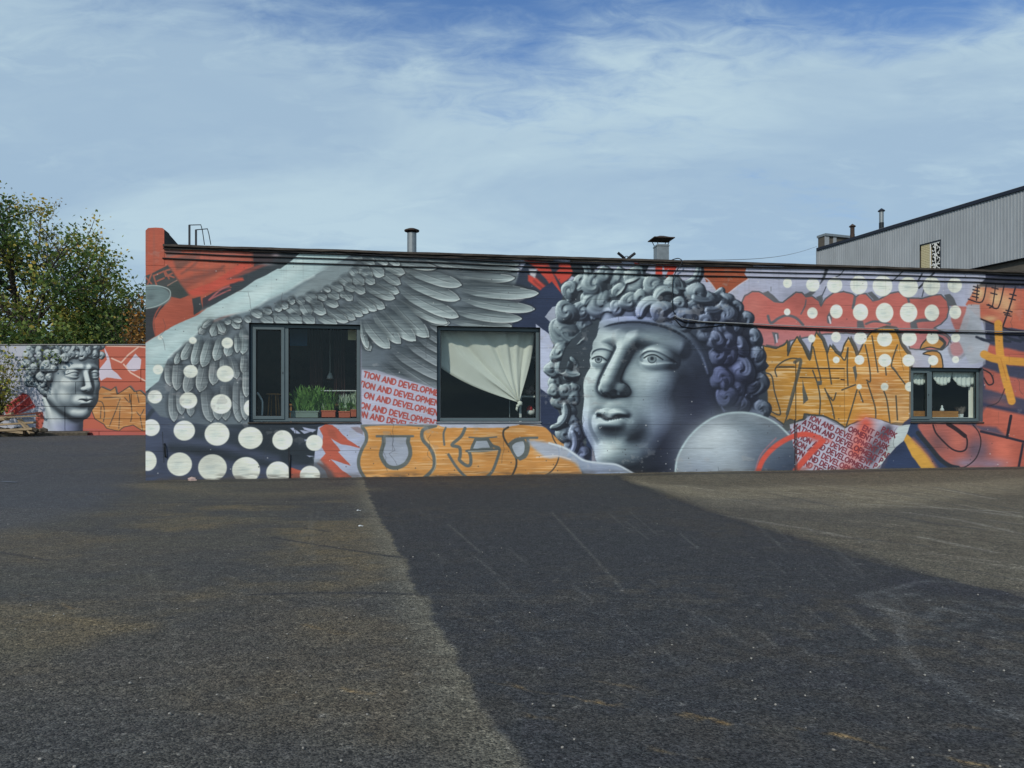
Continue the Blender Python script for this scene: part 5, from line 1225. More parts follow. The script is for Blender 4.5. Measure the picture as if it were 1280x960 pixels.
def make_roof():
    r = MB(); n = 120; rs = random.Random(7)
    def zt_(t): return 4.875+.010*mnoise.noise(Vector((t*.9, 0, 0)))+.004*mnoise.noise(Vector((t*5, 2, 0)))-.012*max(0, (t-14)/8)
    for i in range(n):
        a = .36+(BL-.3-.36)*i/n; b = .36+(BL-.3-.36)*(i+1)/n
        za, zb = zt_(a), zt_(b)
        ya = -.085-.02*mnoise.noise(Vector((a*2.3, 5, 0))); yb = -.085-.02*mnoise.noise(Vector((b*2.3, 5, 0)))
        ta = .045+.015*mnoise.noise(Vector((a*3, 9, 0))); tb = .045+.015*mnoise.noise(Vector((b*3, 9, 0)))
        r.face([(a, ya, za-ta), (b, yb, zb-tb), (b, yb, zb), (a, ya, za)], 1)
        r.face([(a, ya, za), (b, yb, zb), (b, BD+.3, zb+.05), (a, BD+.3, za+.05)], 0)
        r.face([(b, yb, zb-tb), (a, ya, za-ta), (a, .05, 4.822), (b, .05, 4.822)], 1)
    r.face([(.36, BD+.3, 4.82), (BL-.3, BD+.3, 4.82), (BL-.3, BD+.3, 4.93), (.36, BD+.3, 4.93)][::-1], 0)
    r.build('roof', [M['felt'], M['felt_edge']], bld)
    for i in range(60):
        a = .37+(BL-.7)*i/60; b = a+(BL-.7)/60-.002
        if rs.random() < .12: continue
        dz = .006*mnoise.noise(Vector((a*3, 1, 4)))
        e = MB(); e.box(a, b, -.045, -.004, 4.785+dz, 4.818+dz); e.build('roof_batten', M['felt_edge'], bld)
    # fire wall at the left end: its top slopes down behind
    f = MB(); z1 = wall(190, 285.5)[1]
    pr = [(0, 4.45), (.365, 4.45), (.365, z1-.02), (.33, z1+.015), (.20, z1+.02), (.05, z1+.005), (0, z1-.05)]
    yfront = -.006; yb = .45; zb = z1+.02; 
    n0 = len(f.v)
    for (x, z) in pr: f.v.append((x, yfront, z))
    for (x, z) in pr: f.v.append((x, yb-.1, z))
    k = len(pr)
    f.f.append(tuple(range(n0, n0+k))); f.mi.append(0)
    for i in range(k):
        j = (i+1) % k; f.f.append((n0+i, n0+k+i, n0+k+j, n0+j)); f.mi.append(0 if i in (0, k-1) else 1)
    f.f.append(tuple(range(n0+2*k-1, n0+k-1, -1))); f.mi.append(1)
    # shoulder falling to the roof behind the front pier
    f.prism([(0, 0)], 0, 0) if False else None
    m = len(f.v)
    side = [(.35, 4.83), (.35, z1-.03), (1.0, z1-.10), (2.6, 4.93), (2.6, 4.83)]
    f.v += [(.01, y, z) for y, z in side]+[(.36, y, z) for y, z in side]
    q = len(side); f.f.append(tuple(range(m, m+q))); f.mi.append(1); f.f.append(tuple(range(m+2*q-1, m+q-1, -1))); f.mi.append(1)
    for i in range(q): j = (i+1) % q; f.f.append((m+i, m+j, m+q+j, m+q+i)); f.mi.append(1)
    o = f.build('fire_wall', [M['mural'], M['felt']], bld); uv_wall(o, (0, 0, 0))
make_roof()
def window(o, kind):
    a, b, c, d = o; y = REC
    fr = MB(); w = .07
    def ring(mb, x0, x1, z0, z1, w, y0, y1, mi=0):
        mb.box(x0, x1, y0, y1, z0, z0+w, mi); mb.box(x0, x1, y0, y1, z1-w, z1, mi)
        mb.box(x0, x0+w, y0, y1, z0+w, z1-w, mi); mb.box(x1-w, x1, y0, y1, z0+w, z1-w, mi)
    a += .012; b -= .012; c += .01; d -= .012
    ring(fr, a, b, c, d, w, y, y+.09)
    root = None
    if kind == 1:   mull = wall(356.5, 470)[0]; mw = .05
    elif kind == 3: mull = wall(1166.5, 490)[0]; mw = .05
    else: mull = None
    if mull:
        fr.box(mull-mw, mull+mw, y-.001, y+.088, c+w, d-w)
    root = fr.build('window', M['frame'], bld, bevel=.004)
    gl = MB(); ss = MB(); se = MB()
    if mull:
        # opening sash on the left
        x0, x1 = a+w-.02, mull-mw+.02; z0, z1 = c+w-.02, d-w+.02
        ring(ss, x0, x1, z0, z1, .065, y-.025, y+.05)
        ring(se, x0+.062, x1-.062, z0+.062, z1-.062, .012, y-.018, y+.02)
        ring(se, mull+mw, b-w, c+w, d-w, .014, y+.004, y+.03)
        gl.box(x0+.064, x1-.064, y+.012, y+.030, z0+.064, z1-.064); gl.box(mull+mw+.001, b-w-.001, y+.034, y+.052, c+w+.001, d-w-.001)
        s = ss.build('sash', M['frame'], root, bevel=.004); hd = MB(); hx = x1-.03; hz = (z0+z1)/2
        hd.box(hx-.008, hx+.008, y-.033, y-.025, hz-.02, hz+.02); hd.build('handle', M['dark_metal'], root)
    else:
        ring(se, a+w, b-w, c+w, d-w, .014, y+.004, y+.03); gl.box(a+w+.001, b-w-.001, y+.034, y+.052, c+w+.001, d-w-.001)
    se.build('seal', M['seal'], root)
    gl.build('pane', M['glass'], root)
    si = MB(); si.box(a-.03, b+.03, -.03, y-.002, c-.040, c-.014); si.build('sill', M['felt_edge'] if kind != 2 else M['steel'], root, bevel=.004)
    return a+w, b-w, c+w, d-w
W1 = window(OPEN[0], 1); W2 = window(OPEN[1], 2); W3 = window(OPEN[2], 3)
def room(x0, x1, y1, z0, z1, name, m1, m2):
    r = MB(); y0 = TH+.004
    r.face([(x0, y0, z0), (x1, y0, z0), (x1, y1, z0), (x0, y1, z0)], 1)
    r.face([(x0, y0, z1), (x0, y1, z1), (x1, y1, z1), (x1, y0, z1)], 0)
    r.face([(x0, y1, z0), (x1, y1, z0), (x1, y1, z1), (x0, y1, z1)], 0)
    r.face([(x0, y0, z0), (x0, y1, z0), (x0, y1, z1), (x0, y0, z1)], 0); r.face([(x1, y1, z0), (x1, y0, z0), (x1, y0, z1), (x1, y1, z1)], 0)
    r.build('room', [m1, m2], bld)
room(.6, 5.2, 5.6, .35, 3.9, 'room', M['brick_in'], M['floor_in'])
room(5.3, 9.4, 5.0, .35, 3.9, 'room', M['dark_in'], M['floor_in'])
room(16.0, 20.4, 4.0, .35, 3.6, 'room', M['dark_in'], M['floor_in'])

# ------------------------------------------------------------------ cables along the wall
def cable(pts, r, name, label, group, m, off=.045, sag=0):
    mb = MB(); P = [bp(x, y, off) for x, y in pts]
    Q = []
    for i in range(len(P)-1):
        n = max(2, int(abs(P[i+1][0]-P[i][0])*2.2))
        for k in range(n):
            u = k/n; Q.append(tuple(P[i][j]*(1-u)+P[i+1][j]*u for j in range(3)))
    Q.append(P[-1])
    Q = [(q[0], q[1]+.008*mnoise.noise(Vector((q[0]*1.1, r*99, q[2]))), q[2]+.012*mnoise.noise(Vector((q[0]*.9, 3+r*77, 0)))) for q in Q]
    mb.tube(Q, r, 6); o = mb.build(name, m, org=Q[0]); o.data.polygons.foreach_set('use_smooth', [True]*len(o.data.polygons)); tag(o, label, 'cable', group)
    # clips holding it
    return o
g = 'cables stretched along the wall'
cable([(204, 310), (344, 314.3), (480, 319.5), (636, 327), (820, 331.5), (1080, 336.5), (1220, 341), (1280, 344), (1400, 349)], .017, 'wall_cable', 'thick black cable right under the roof edge, uppermost of the three', g, M['black'], .035)
cable([(206, 315.7), (314, 320.3), (480, 325.5), (680, 334), (820, 337.5), (1080, 343), (1220, 347), (1280, 350), (1400, 355)], .012, 'wall_cable', 'black cable under the roof edge, middle one of the three', g, M['black'], .022)
cable([(203, 322.6), (305, 327), (380, 329), (480, 332), (652, 339), (820, 343.5), (1080, 349), (1220, 352.5), (1280, 355), (1400, 359)], .014, 'wall_cable', 'black cable under the roof edge, lowest of the three', g, M['black'], .022)
g2 = 'cables crossing the hair and the red letters'
cable([(843, 394), (850, 398), (880, 402), (960, 406), (1080, 410.5), (1140, 411), (1220, 413), (1280, 415), (1400, 419)], .010, 'wall_cable', 'pale upper cable starting beside the stone head and crossing the red letters', g2, M['cable_grey'], .045)
cable([(842, 396), (856, 402), (900, 404), (960, 408), (1030, 411), (1100, 413.5), (1160, 414.5), (1230, 416), (1280, 418.5), (1400, 423)], .014, 'wall_cable', 'thick black middle cable starting beside the stone head and crossing the red letters', g2, M['black'], .03)
cable([(842, 397), (852, 408), (866, 410), (910, 406), (960, 410), (1030, 413), (1075, 415), (1140, 415.5), (1190, 416), (1280, 416), (1400, 420)], .010, 'wall_cable', 'thin black cable sagging below the other two over the red letters', g2, M['black'], .02)
def riser():
    pts = [(835, 327.5, -.5), (841, 324.5, -.25), (848, 323, -.02), (852.5, 326, .12), (851, 331, .12), (846, 338, .08), (842.5, 345, .05), (841, 352, .045), (840.5, 370, .045), (841, 387, .045), (845, 393, .05)]
    P = [bp(x, y, o) for x, y, o in pts]; mb = MB()
    Q = spline3(P); mb.tube(Q, .011, 6); o = mb.build('riser_cable', M['dark_metal'], org=Q[0], smooth=True); tag(o, 'thin cable looping over the roof edge by the square flue down to the bundle', 'cable')
def spline3(P, st=4):
    out = []; n = len(P)
    for i in range(n-1):
        p = [P[max(i-1, 0)], P[i], P[i+1], P[min(i+2, n-1)]]
        for k in range(st):
            t = k/st; t2 = t*t; t3 = t2*t
            out.append(tuple(.5*(2*p[1][c]+(p[2][c]-p[0][c])*t+(2*p[0][c]-5*p[1][c]+4*p[2][c]-p[3][c])*t2+(3*p[1][c]-p[0][c]-3*p[2][c]+p[3][c])*t3) for c in range(3)))
    out.append(tuple(P[-1])); return out
riser()

# ------------------------------------------------------------------ things on the roof
def flue(px, ptop, pw, off, label, cap, name='flue'):
    x, y, z1 = bp(px, ptop, -off); w = pw/FOC*(P0[1]+WD[1]*x+off)
    root = empty(name, label, 'flue', (x, y, 4.88))
    h = z1-4.88
    if cap == 'flat':
        b = MB(); b.lathe(0, 0, [(w/2, -.05), (w/2, h-.10), (w/2-.006, h-.10), (w/2-.006, h-.13)], 20); b.build('pipe', M['steel'], root, smooth=False)
        for k in range(3):
            s = MB(); a = k*2.09+.3; s.box(w*.42*math.cos(a)-.006, w*.42*math.cos(a)+.006, w*.42*math.sin(a)-.006, w*.42*math.sin(a)+.006, h-.12, h-.05); s.build('cap_strut', M['dark_metal'], root)
        c = MB(); c.lathe(0, 0, [(w*.80, h-.06), (w*.82, h-.035), (w*.42, h+.0), (.01, h+.012)], 20); c.build('cap', M['rust'], root)
    else:
        b = MB(); b.box(-w/2, w/2, -w/2, w/2, -.05, h-.20); b.box(-w/2-.012, w/2+.012, -w/2-.012, w/2+.012, h-.245, h-.22); b.build('duct', M['steel'], root, bevel=.004)
        for sx in (-1, 1):
            for sy in (-1, 1): s = MB(); s.tube([(sx*w*.42, sy*w*.42, h-.21), (sx*w*.62, sy*w*.62, h-.06)], .009, 6); s.build('cap_strut', M['dark_metal'], root)
        c = MB(); r = w*.88
        for (x0, y0, x1, y1) in ((-r, -r, r, -r), (r, -r, r, r), (r, r, -r, r), (-r, r, -r, -r)):
            c.face([(x0, y0, h-.07), (x1, y1, h-.07), (x1*.18, y1*.18, h+.015), (x0*.18, y0*.18, h+.015)]); c.face([(x1, y1, h-.075), (x0, y0, h-.075), (x0, y0, h-.055), (x1, y1, h-.055)][::-1])
        c.face([(-r, -r, h-.075), (-r, r, h-.075), (r, r, h-.075), (r, -r, h-.075)]); c.face([(-r*.18, -r*.18, h+.015), (r*.18, -r*.18, h+.015), (r*.18, r*.18, h+.015), (-r*.18, r*.18, h+.015)])
        c.build('cap', M['rust'], root)
    return root
flue(514.8, 286, 11.5, .9, 'round grey flue with a dark rain cap above the wing', 'flat')
flue(826.5, 296, 15, .5, 'square grey flue with a pyramid cap above the stone head', 'pyramid')
def antenna():
    x, y, z = bp(783, 325, -.25); r = empty('roof_bracket', 'small black V-shaped bracket on the roof edge left of the square flue', 'bracket', (x, y, 4.88))
    k = .0168
    b = MB()
    for s in (-1, 1):
        b.tube([(s*12*k, 0, .19+(0.0 if s < 0 else 0)), (s*2*k, 0, s*0+.06)], .032, 8)
    b.build('arm', M['black'], r)
    c = MB(); c.tube([(math.cos(a)*.05, -.02, .07+math.sin(a)*.045) for a in [i*math.pi/5 for i in range(11)]], .008, 6)
    c.tube([(-6*k, 0, .10), (2*k, 0, .03), (9*k, 0, .0)], .008, 6); c.tube([(6*k, 0, .10), (-2*k, 0, .03), (-9*k, 0, 0)], .008, 6); c.build('wire_tie', M['dark_metal'], r)
antenna()
def ladder():
    x, y, z = bp(237, 305, -.5); r = empty('roof_ladder', 'pair of dark handrail hoops of the ladder at the left end of the roof', 'ladder', (x, y, 4.88))
    def q(px, py, o=-.5):
        a = bp(px, py, o); return (a[0]-x, a[1]-y, a[2]-4.88)
    for (A, B, C, D, E) in (((236.8, 306), (236.8, 281.3), (251, 281), (253, 288), (255.6, 306)), ((245, 306), (245, 287.3), (259.3, 286), (261, 292), (263.6, 306))):
        u = MB(); a = q(*A); b = q(*B); u.box(a[0]-.018, a[0]+.018, a[1]-.018, a[1]+.018, -.2, b[2]); u.build('upright', M['dark_metal'], r)
        h = MB(); h.tube([q(B[0]-.5, B[1]), q(C[0], C[1], -.8), q(D[0], D[1], -.85), q(E[0], E[1], -.9)], .010, 6); h.build('handrail', M['dark_metal'], r)
ladder()
def wall_bits():
    x, y, z = bp(206.5, 555, .0); o = MB(); o.tube([(x-.01, -.05, z), (x, -.06, z-.08), (x+.015, -.05, z-.26)], .012, 6); o.tube([(x-.01, -.05, z), (x-.01, .03, z+.0)], .010, 6); o.tube([(x+.015, -.05, z-.26), (x+.015, .03, z-.26)], .010, 6)
    ob = o.build('wall_hook', M['dark_metal'], org=(x, 0, z-.26), smooth=True); tag(ob, 'small black iron handle fixed low on the painted wall near its left corner', 'hook')
    x, y, z = bp(362.5, 600, .0); z1 = bp(362.5, 568, 0)[2]; o = MB(); o.tube([(x, -.02, -.02), (x, -.02, z1*.6), (x+.004, -.02, z1)], .013, 8)
    ob = o.build('drain_pipe', M['dark_metal'], org=(x, -.02, 0), smooth=True); tag(ob, 'thin dark pipe standing at the foot of the wall between the last white dots', 'pipe')
    x, y, z = bp(239.5, 601, .15); s = MB(); s.rock((x, y, .045), .075, 3, .75); s.rock((x+.07, y-.01, .03), .035, 5, .8)
    ob = s.build('rubble_stone', mat('pink stone', srgb(196, 168, 156), .85, var=.3, vscale=20), org=(x, y, 0)); tag(ob, 'small pinkish stone lying against the wall under the left white dots', 'stone')
    for (px, py, r, lab) in ((447.5, 639, .022, 'small white scrap on the asphalt, the nearer to the wall of two'), (449.8, 658.5, .022, 'small white scrap on the asphalt, the farther from the wall of two'), ):
        yy = FOC*EYE/(py-HOR); xx = (px-640)/FOC*yy; s = MB(); s.rock((xx, yy, .012), r, int(px), .5); s.rock((xx+.03, yy, .010), r*.6, int(py), .5)
        ob = s.build('paper_scrap', M['white'], org=(xx, yy, 0), frame='w'); tag(ob, lab, 'litter', 'white scraps on the asphalt')
wall_bits()

# ------------------------------------------------------------------ inside the windows
def curtain2():
    D = -.42
    def q(px, py, off=D): return bp(px, py, off)
    K = q(648.5, 503); nu, nv = 60, 26; mb = MB()
    for j in range(nv+1):
        v = j/nv
        for i in range(nu+1):
            u = i/nu
            tx = 528+u*(671-528); ty = 402
            T = q(tx, ty)
            if u < .001: pass
            # left edge of the cloth hangs lower before it is gathered
            L0 = q(520, 432)
            kk = max(0, 1-u/.10)
            T = tuple(T[c]*(1-kk)+L0[c]*kk for c in range(3))
            e = v**(1.0+.25*(1-u))
            P_ = [T[c]*(1-e)+K[c]*e for c in range(3)]
            sag = math.sin(math.pi*v)*(.20*(1-u)**1.5); P_[2] -= sag
            P_[0] += -.03*math.sin(math.pi*v)*(1-u)+(.05*math.sin(math.pi*v)*u)
            spread = (1-v)**.8
            ph = u*2*math.pi*4.6+1.9*math.sin(u*7+v*2.5)+1.5*mnoise.noise(Vector((u*5, v*1.5, 7)))
            amp = .036*(.35+.65*spread)*min(1, v*4+.3)
            P_[1] += math.sin(ph)*amp+.020*math.sin(ph*2.3+v*3)*spread+.035*mnoise.noise(Vector((u*4, v*3, 1)))
            P_[0] += .02*math.cos(ph)*spread
            mb.v.append(tuple(P_))
    w = nu+1
    for j in range(nv):
        for i in range(nu): mb.f.append((j*w+i, (j+1)*w+i, (j+1)*w+i+1, j*w+i+1)); mb.mi.append(0)
    root = mb.build('curtain', M['curtain'], org=q(600, 402), smooth=True); tag(root, 'pale green curtain pulled aside and knotted in the middle window', 'curtain')
    so_ = root.modifiers.new('cloth', 'SOLIDIFY'); so_.thickness = .004
    o = q(600, 402)
    k = MB(); k.rock((K[0]+.02, K[1], K[2]-.02), .065, 2, 1.1); k.rock((K[0]-.02, K[1]-.02, K[2]-.08), .05, 4, 1.0)
    k.tube([(K[0]-.02, K[1], K[2]-.06), (K[0]-.05, K[1]-.01, K[2]-.16), (K[0]-.03, K[1], K[2]-.20)], .035, 7, .015)
    k.v = [(a-o[0], b-o[1], c-o[2]) for a, b, c in k.v]; k.build('knot', M['curtain'], root, smooth=True)
curtain2()
def shelf2():
    a = bp(650.5, 480, -.75); r = empty('shelf_unit', 'white shelf unit behind the right side of the middle window', 'shelf', (a[0], a[1], .36))
    def q(px, py, off=-.75): p = bp(px, py, off); return (p[0]-a[0], p[1]-a[1], p[2]-.36)
    p = MB(); t = q(650.5, 430); p.box(-.025, .025, 0, .03, 0, t[2]); p.build('post', M['white'], r)
    for y in (446, 495.5):
        s = MB(); z = q(650, y)[2]; s.box(.03, .95, .02, .40, z-.018, z+.018); s.build('shelf', M['white'], r)
    p = MB(); p.box(.93, .97, 0, .03, 0, t[2]); p.build('post', M['white'], r)
    def bag(px, py, w, h, m, name, lab, seed):
        A = bp(px, py, -.85); b = MB(); s = w/FOC*17; hh = h/FOC*17; b.rock((A[0], A[1], A[2]+hh*.5), s*.5, seed, h/w); b.rock((A[0]+s*.18, A[1]+.02, A[2]+hh*.7), s*.3, seed+1, 1.1)
        o = b.build(name, m, org=(A[0], A[1], A[2]), smooth=True); tag(o, lab, name.split('_')[-1])
    bag(662.5, 493.5, 14, 10, mat('mottled bag', srgb(150, 140, 136), .6, col2=srgb(90, 40, 40), vscale=14), 'crumpled_bag', 'mottled grey bag on the upper shelf of the middle window', 5)
    bag(662, 517, 9, 11, M['red'], 'red_box', 'red package at the right edge of the middle window', 8)
    bag(663.5, 520, 13, 9, M['white'], 'plastic_bag', 'white plastic bag in the lower right corner of the middle window', 12)
    b = MB(); A = bp(637, 500, -.9); b.tube([(A[0], A[1], .4), (A[0], A[1], A[2]+.1)], .012, 6); o = b.build('thin_pole', M['steel'], org=(A[0], A[1], .4)); tag(o, 'thin grey pole left of the curtain knot in the middle window', 'pole')
shelf2()
def leafy(mb, base, n, h, spread, wdt, seed, droop=.3, jit=0):
    rs = random.Random(seed)
    for k in range(n):
        a = rs.random()*6.28; L_ = h*(.4+.7*rs.random()); s = spread*(.2+.8*rs.random())*.75; w = wdt*(.6+.7*rs.random())
        p = []; bx_ = base[0]+(rs.random()-.5)*jit; by_ = base[1]+(rs.random()-.5)*.08; up_ = h*.35*rs.random() if jit > .3 else 0
        for i in range(4):
            u = i/3; p.append((bx_+math.cos(a)*s*u, by_+math.sin(a)*s*.6*u, base[2]+up_+L_*(u-droop*u*u)))
        nx, ny = -math.sin(a), math.cos(a)
        for i in range(3):
            w0 = w*(1-abs(2*i/3-.8)*.8)*.5; w1 = w*(1-abs(2*(i+1)/3-.8)*.8)*.5
            w0 = max(w0, .001); w1 = max(w1, .001)
            A, B = p[i], p[i+1]
            mb.face([(A[0]-nx*w0, A[1]-ny*w0, A[2]), (A[0]+nx*w0, A[1]+ny*w0, A[2]), (B[0]+nx*w1, B[1]+ny*w1, B[2]), (B[0]-nx*w1, B[1]-ny*w1, B[2])])
def pot_plant(px, ptop, pbot, pw, m, lab, leaves, off=-.36, name='potted_plant'):
    A = bp(px, pbot, off); B = bp(px, ptop, off); s = pw/FOC*(P0[1]+WD[1]*A[0]-off)
    r = empty(name, lab, 'plant', (A[0], A[1], A[2])); h = B[2]-A[2]
    p = MB(); w = s/2; d = min(w, .09)
    for (x0, x1, y0, y1, z0, z1) in ((-w*.92, w*.92, -d*.9, d*.9, 0, h-.03), (-w, w, -d, d, h-.03, h)): p.box(x0, x1, y0, y1, z0, z1)
    p.build('pot', m, r, bevel=.006)
    for (mm, n, hh, sp, wd, dr, ox) in leaves:
        f = MB(); leafy(f, (ox, 0, h-.01), n, hh, sp, wd, int(px)+n, dr, s*.8); f.build('foliage', mm, r)
    return r
pot_plant(381, 513.5, 522, 36, M['planter'], 'bushy green plant in a grey green trough in the left window', [(M['leaf_in'], 300, .60, .46, .07, .35, .06)])
pot_plant(411, 513, 521.5, 18, M['terracotta'], 'spiky spider plant in a terracotta pot in the left window', [(M['leaf_in'], 170, .80, .44, .028, .42, -.02), (M['leaf_pale'], 40, .6, .36, .02, .5, 0)])
pot_plant(431, 514, 522, 15, M['terracotta'], 'pale flowering plant in the middle terracotta pot of the left window', [(M['leaf_pale'], 80, .56, .20, .05, .35, 0), (M['white'], 10, .5, .08, .04, .2, .02), (M['leaf_in'], 130, .42, .30, .05, .5, 0)])
pot_plant(445, 512, 521, 13, M['terracotta'], 'grey leaved plant in the terracotta pot at the right end of the left window', [(M['leaf_pale'], 110, .62, .22, .05, .35, 0), (M['leaf_in'], 60, .4, .3, .05, .4, 0)])
pot_plant(1201, 517.5, 521.5, 4.5, M['white'], 'dry flower bunch in a small white pot in the right window', [(mat('dry flowers', srgb(150, 138, 128), .9, var=.3), 130, .24, .20, .010, .2, 0)])
def left_inside():
    def bx(name, lab, cat, px0, py0, px1, py1, off, dep, m):
        a = bp(px0, py1, off); b = bp(px1, py0, off); mb = MB(); mb.box(a[0], b[0], a[1], a[1]+dep, a[2], b[2]); o = mb.build(name, m, org=(a[0], a[1], a[2])); return tag(o, lab, cat)
    bx('blue_cloth', 'dark blue cloth hanging at the top of the left window', 'cloth', 362, 408, 384, 432, -.7, .02, M['blue'])
    bx('paper_sheet', 'cream paper sheet at the top right of the left window', 'paper', 435, 408, 450, 425, -.5, .01, M['cream'])
    bx('window_shelf', 'pale narrow inner ledge along the bottom of the left window', 'ledge', 358, 522.5, 452, 526.5, -.27, .3, M['white'])
    a = bp(400, 488.5, -.8); b = bp(460, 488.5, -.8); mb = MB(); mb.tube([a, b], .014, 6); mb.tube([(a[0], a[1], a[2]), (a[0], a[1], .36)], .014, 6); mb.tube([(b[0], b[1], b[2]), (b[0], b[1], .36)], .014, 6)
    tag(mb.build('towel_rail', M['white'], org=(a[0], a[1], .36)), 'thin white rail behind the flower pots of the left window', 'rail')
    # white curved chair and wooden stool behind the opening sash
    A = bp(324, 520, -.50); r = empty('white_chair', 'white chair with a curved back behind the left sash of the left window', 'chair', (A[0], A[1], .36))
    def q(px, py, off=-.50): p = bp(px, py, off); return (p[0]-A[0], p[1]-A[1], p[2]-.36)
    b = MB(); b.tube(spline3([q(319, 540), q(319, 498), q(321.5, 491.5), q(325, 496), q(328, 503), q(327.5, 520), q(327, 545)]), .022, 8); b.build('backrest', M['white'], r, smooth=True)
    s = MB(); c = q(323, 530); s.box(c[0]-.2, c[0]+.2, 0, .4, .42, .46); s.build('seat', M['white'], r, bevel=.01)
    for sx in (-.18, .18):
        for sy in (.02, .38): l = MB(); l.tube([(c[0]+sx*.8, sy, .42), (c[0]+sx, sy, 0)], .016, 6); l.build('leg', M['white'], r)
    A2 = bp(342, 520, -.85); r = empty('wooden_stool', 'tall wooden stool behind the left sash of the left window', 'stool', (A2[0], A2[1], .36))
    h = bp(342, 492, -.85)[2]-.36
    t = MB(); t.lathe(0, 0, [(.17, h-.03), (.175, h-.01), (.16, h)], 18); t.build('seat', M['wood'], r)
    for a in range(4):
        an = a*math.pi/2+.6; l = MB(); l.tube([(.10*math.cos(an), .10*math.sin(an), h-.03), (.20*math.cos(an), .20*math.sin(an), 0)], .017, 6); l.build('leg', M['wood'], r)
    t = MB(); t.tube([(.17*math.cos(k*.524), .17*math.sin(k*.524), h*.35) for k in range(13)], .01, 6); t.build('foot_ring', M['wood'], r)
def left_more():
    a = bp(412.5, 466, -1.6); mb = MB(); mb.tube([(a[0], a[1], 3.88), (a[0], a[1], a[2])], .008, 5); mb.lathe(a[0], a[1], [(.03, a[2]), (.07, a[2]-.10), (.075, a[2]-.14), (.02, a[2]-.15)], 14)
    tag(mb.build('pendant_lamp', M['white'], org=(a[0], a[1], a[2])), 'small unlit pale pendant lamp hanging inside the left window', 'lamp')
    for (px0, px1, off, lab) in ((388, 404, -1.9, 'dark red brown drape in the middle of the left window'), (418, 432, -1.7, 'dark red brown drape at the right side of the left window')):
        a = bp(px0, 410, off); b = bp(px1, 410, off); d = MB(); n = 22; v = []
        for j in (0, 1):
            for i in range(n+1):
                u = i/n; v.append((a[0]+(b[0]-a[0])*u, a[1]+.05*math.sin(u*26), .4 if j == 0 else 3.6))
        d.v = v
        for i in range(n): d.f.append((i, i+1, n+2+i, n+1+i)); d.mi.append(0)
        o = d.build('drape', mat('red brown drape', srgb(88, 52, 46), .9), org=(a[0], a[1], .4), smooth=True); s = o.modifiers.new('c', 'SOLIDIFY'); s.thickness = .01; tag(o, lab, 'curtain')
    a = bp(388, 505, -.9); t = MB(); t.box(a[0]-.5, a[0]+.9, a[1], a[1]+.7, a[2]-.03, a[2])
    r = t.build('table', M['wood'], org=(a[0]-.5, a[1], .36)); tag(r, 'wooden table standing behind the plants of the left window', 'table')
    for (dx, dy) in ((.04, .04), (1.3, .04), (.04, .6), (1.3, .6)): l = MB(); l.box(dx, dx+.05, dy, dy+.05, 0, a[2]-.39); l.build('leg', M['wood'], r)
left_inside(); left_more()
def right_inside():
    def scallop(px0, px1, ptop, pbot, lab):
        n, m_ = 26, 6; mb = MB()
        for j in range(m_+1):
            v = j/m_
            for i in range(n+1):
                u = i/n; x = px0+(px1-px0)*u; edge = ptop+(pbot-ptop)*math.sqrt(max(0, 1-(2*u-1)**2))**.8
                mx = (px0+px1)/2; xx = mx+(x-mx)*(.55+.45*1)
                p = bp(xx, ptop+(edge-ptop)*v, -.24); fold = .018*math.sin(i*1.35)*(.3+v)
                mb.v.append((p[0], p[1]+fold, p[2]))
        w = n+1
        for j in range(m_):
            for i in range(n): mb.f.append((j*w+i, (j+1)*w+i, (j+1)*w+i+1, j*w+i+1)); mb.mi.append(0)
        o = mb.build('scalloped_curtain', M['curtain_white'], org=bp((px0+px1)/2, ptop, -.24), smooth=True); tag(o, lab, 'curtain', 'scalloped white curtains'); s = o.modifiers.new('c', 'SOLIDIFY'); s.thickness = .003
    M['curtain_white'] = mat('white net curtain', srgb(214, 218, 210), .9)
    scallop(1138, 1161, 466, 481.5, 'small white scalloped curtain in the left sash of the right window')
    scallop(1166, 1190.5, 463, 482, 'white scalloped curtain in the middle of the right window')
    scallop(1190.5, 1222, 463, 484, 'widest white scalloped curtain at the right end of the right window')
    a = bp(1211.5, 524, -.3); b = bp(1224, 460, -.3)
    r = empty('side_blind', 'pale green vertical blind at the right edge of the right window', 'blind', (a[0], a[1], a[2]))
    n = 4; w = (b[0]-a[0])/n
    for k in range(n):
        s = MB(); s.face([(w*k+.005, .03, 0), (w*(k+1)-.005, -.0, 0), (w*(k+1)-.005, 0, b[2]-a[2]), (w*k+.005, .03, b[2]-a[2])]); s.build('slat', M['curtain'], r)
    a = bp(1136, 521.5, -.30); b = bp(1198, 513.8, -.30); t = MB(); t.box(a[0], b[0], a[1], a[1]+.5, a[2], b[2]); tag(t.build('wooden_box', M['wood'], org=a), 'orange varnished wooden box along the bottom of the right window', 'box')
    a = bp(1177.5, 513.8, -.36); f = MB(); f.lathe(a[0], a[1], [(.045, a[2]), (.05, a[2]+.03), (.03, a[2]+.07), (.018, a[2]+.09), (.026, a[2]+.115), (.012, a[2]+.14)], 12)
    tag(f.build('small_figurine', M['white'], org=a, smooth=True), 'small pale figurine standing on the wooden box in the right window', 'figurine')
    a = bp(1136, 526, -.24); b = bp(1230, 521.8, -.24); t = MB(); t.box(a[0], b[0], a[1], a[1]+.26, a[2], b[2]); t.build('inner_sill', M['white'], bld)
right_inside()
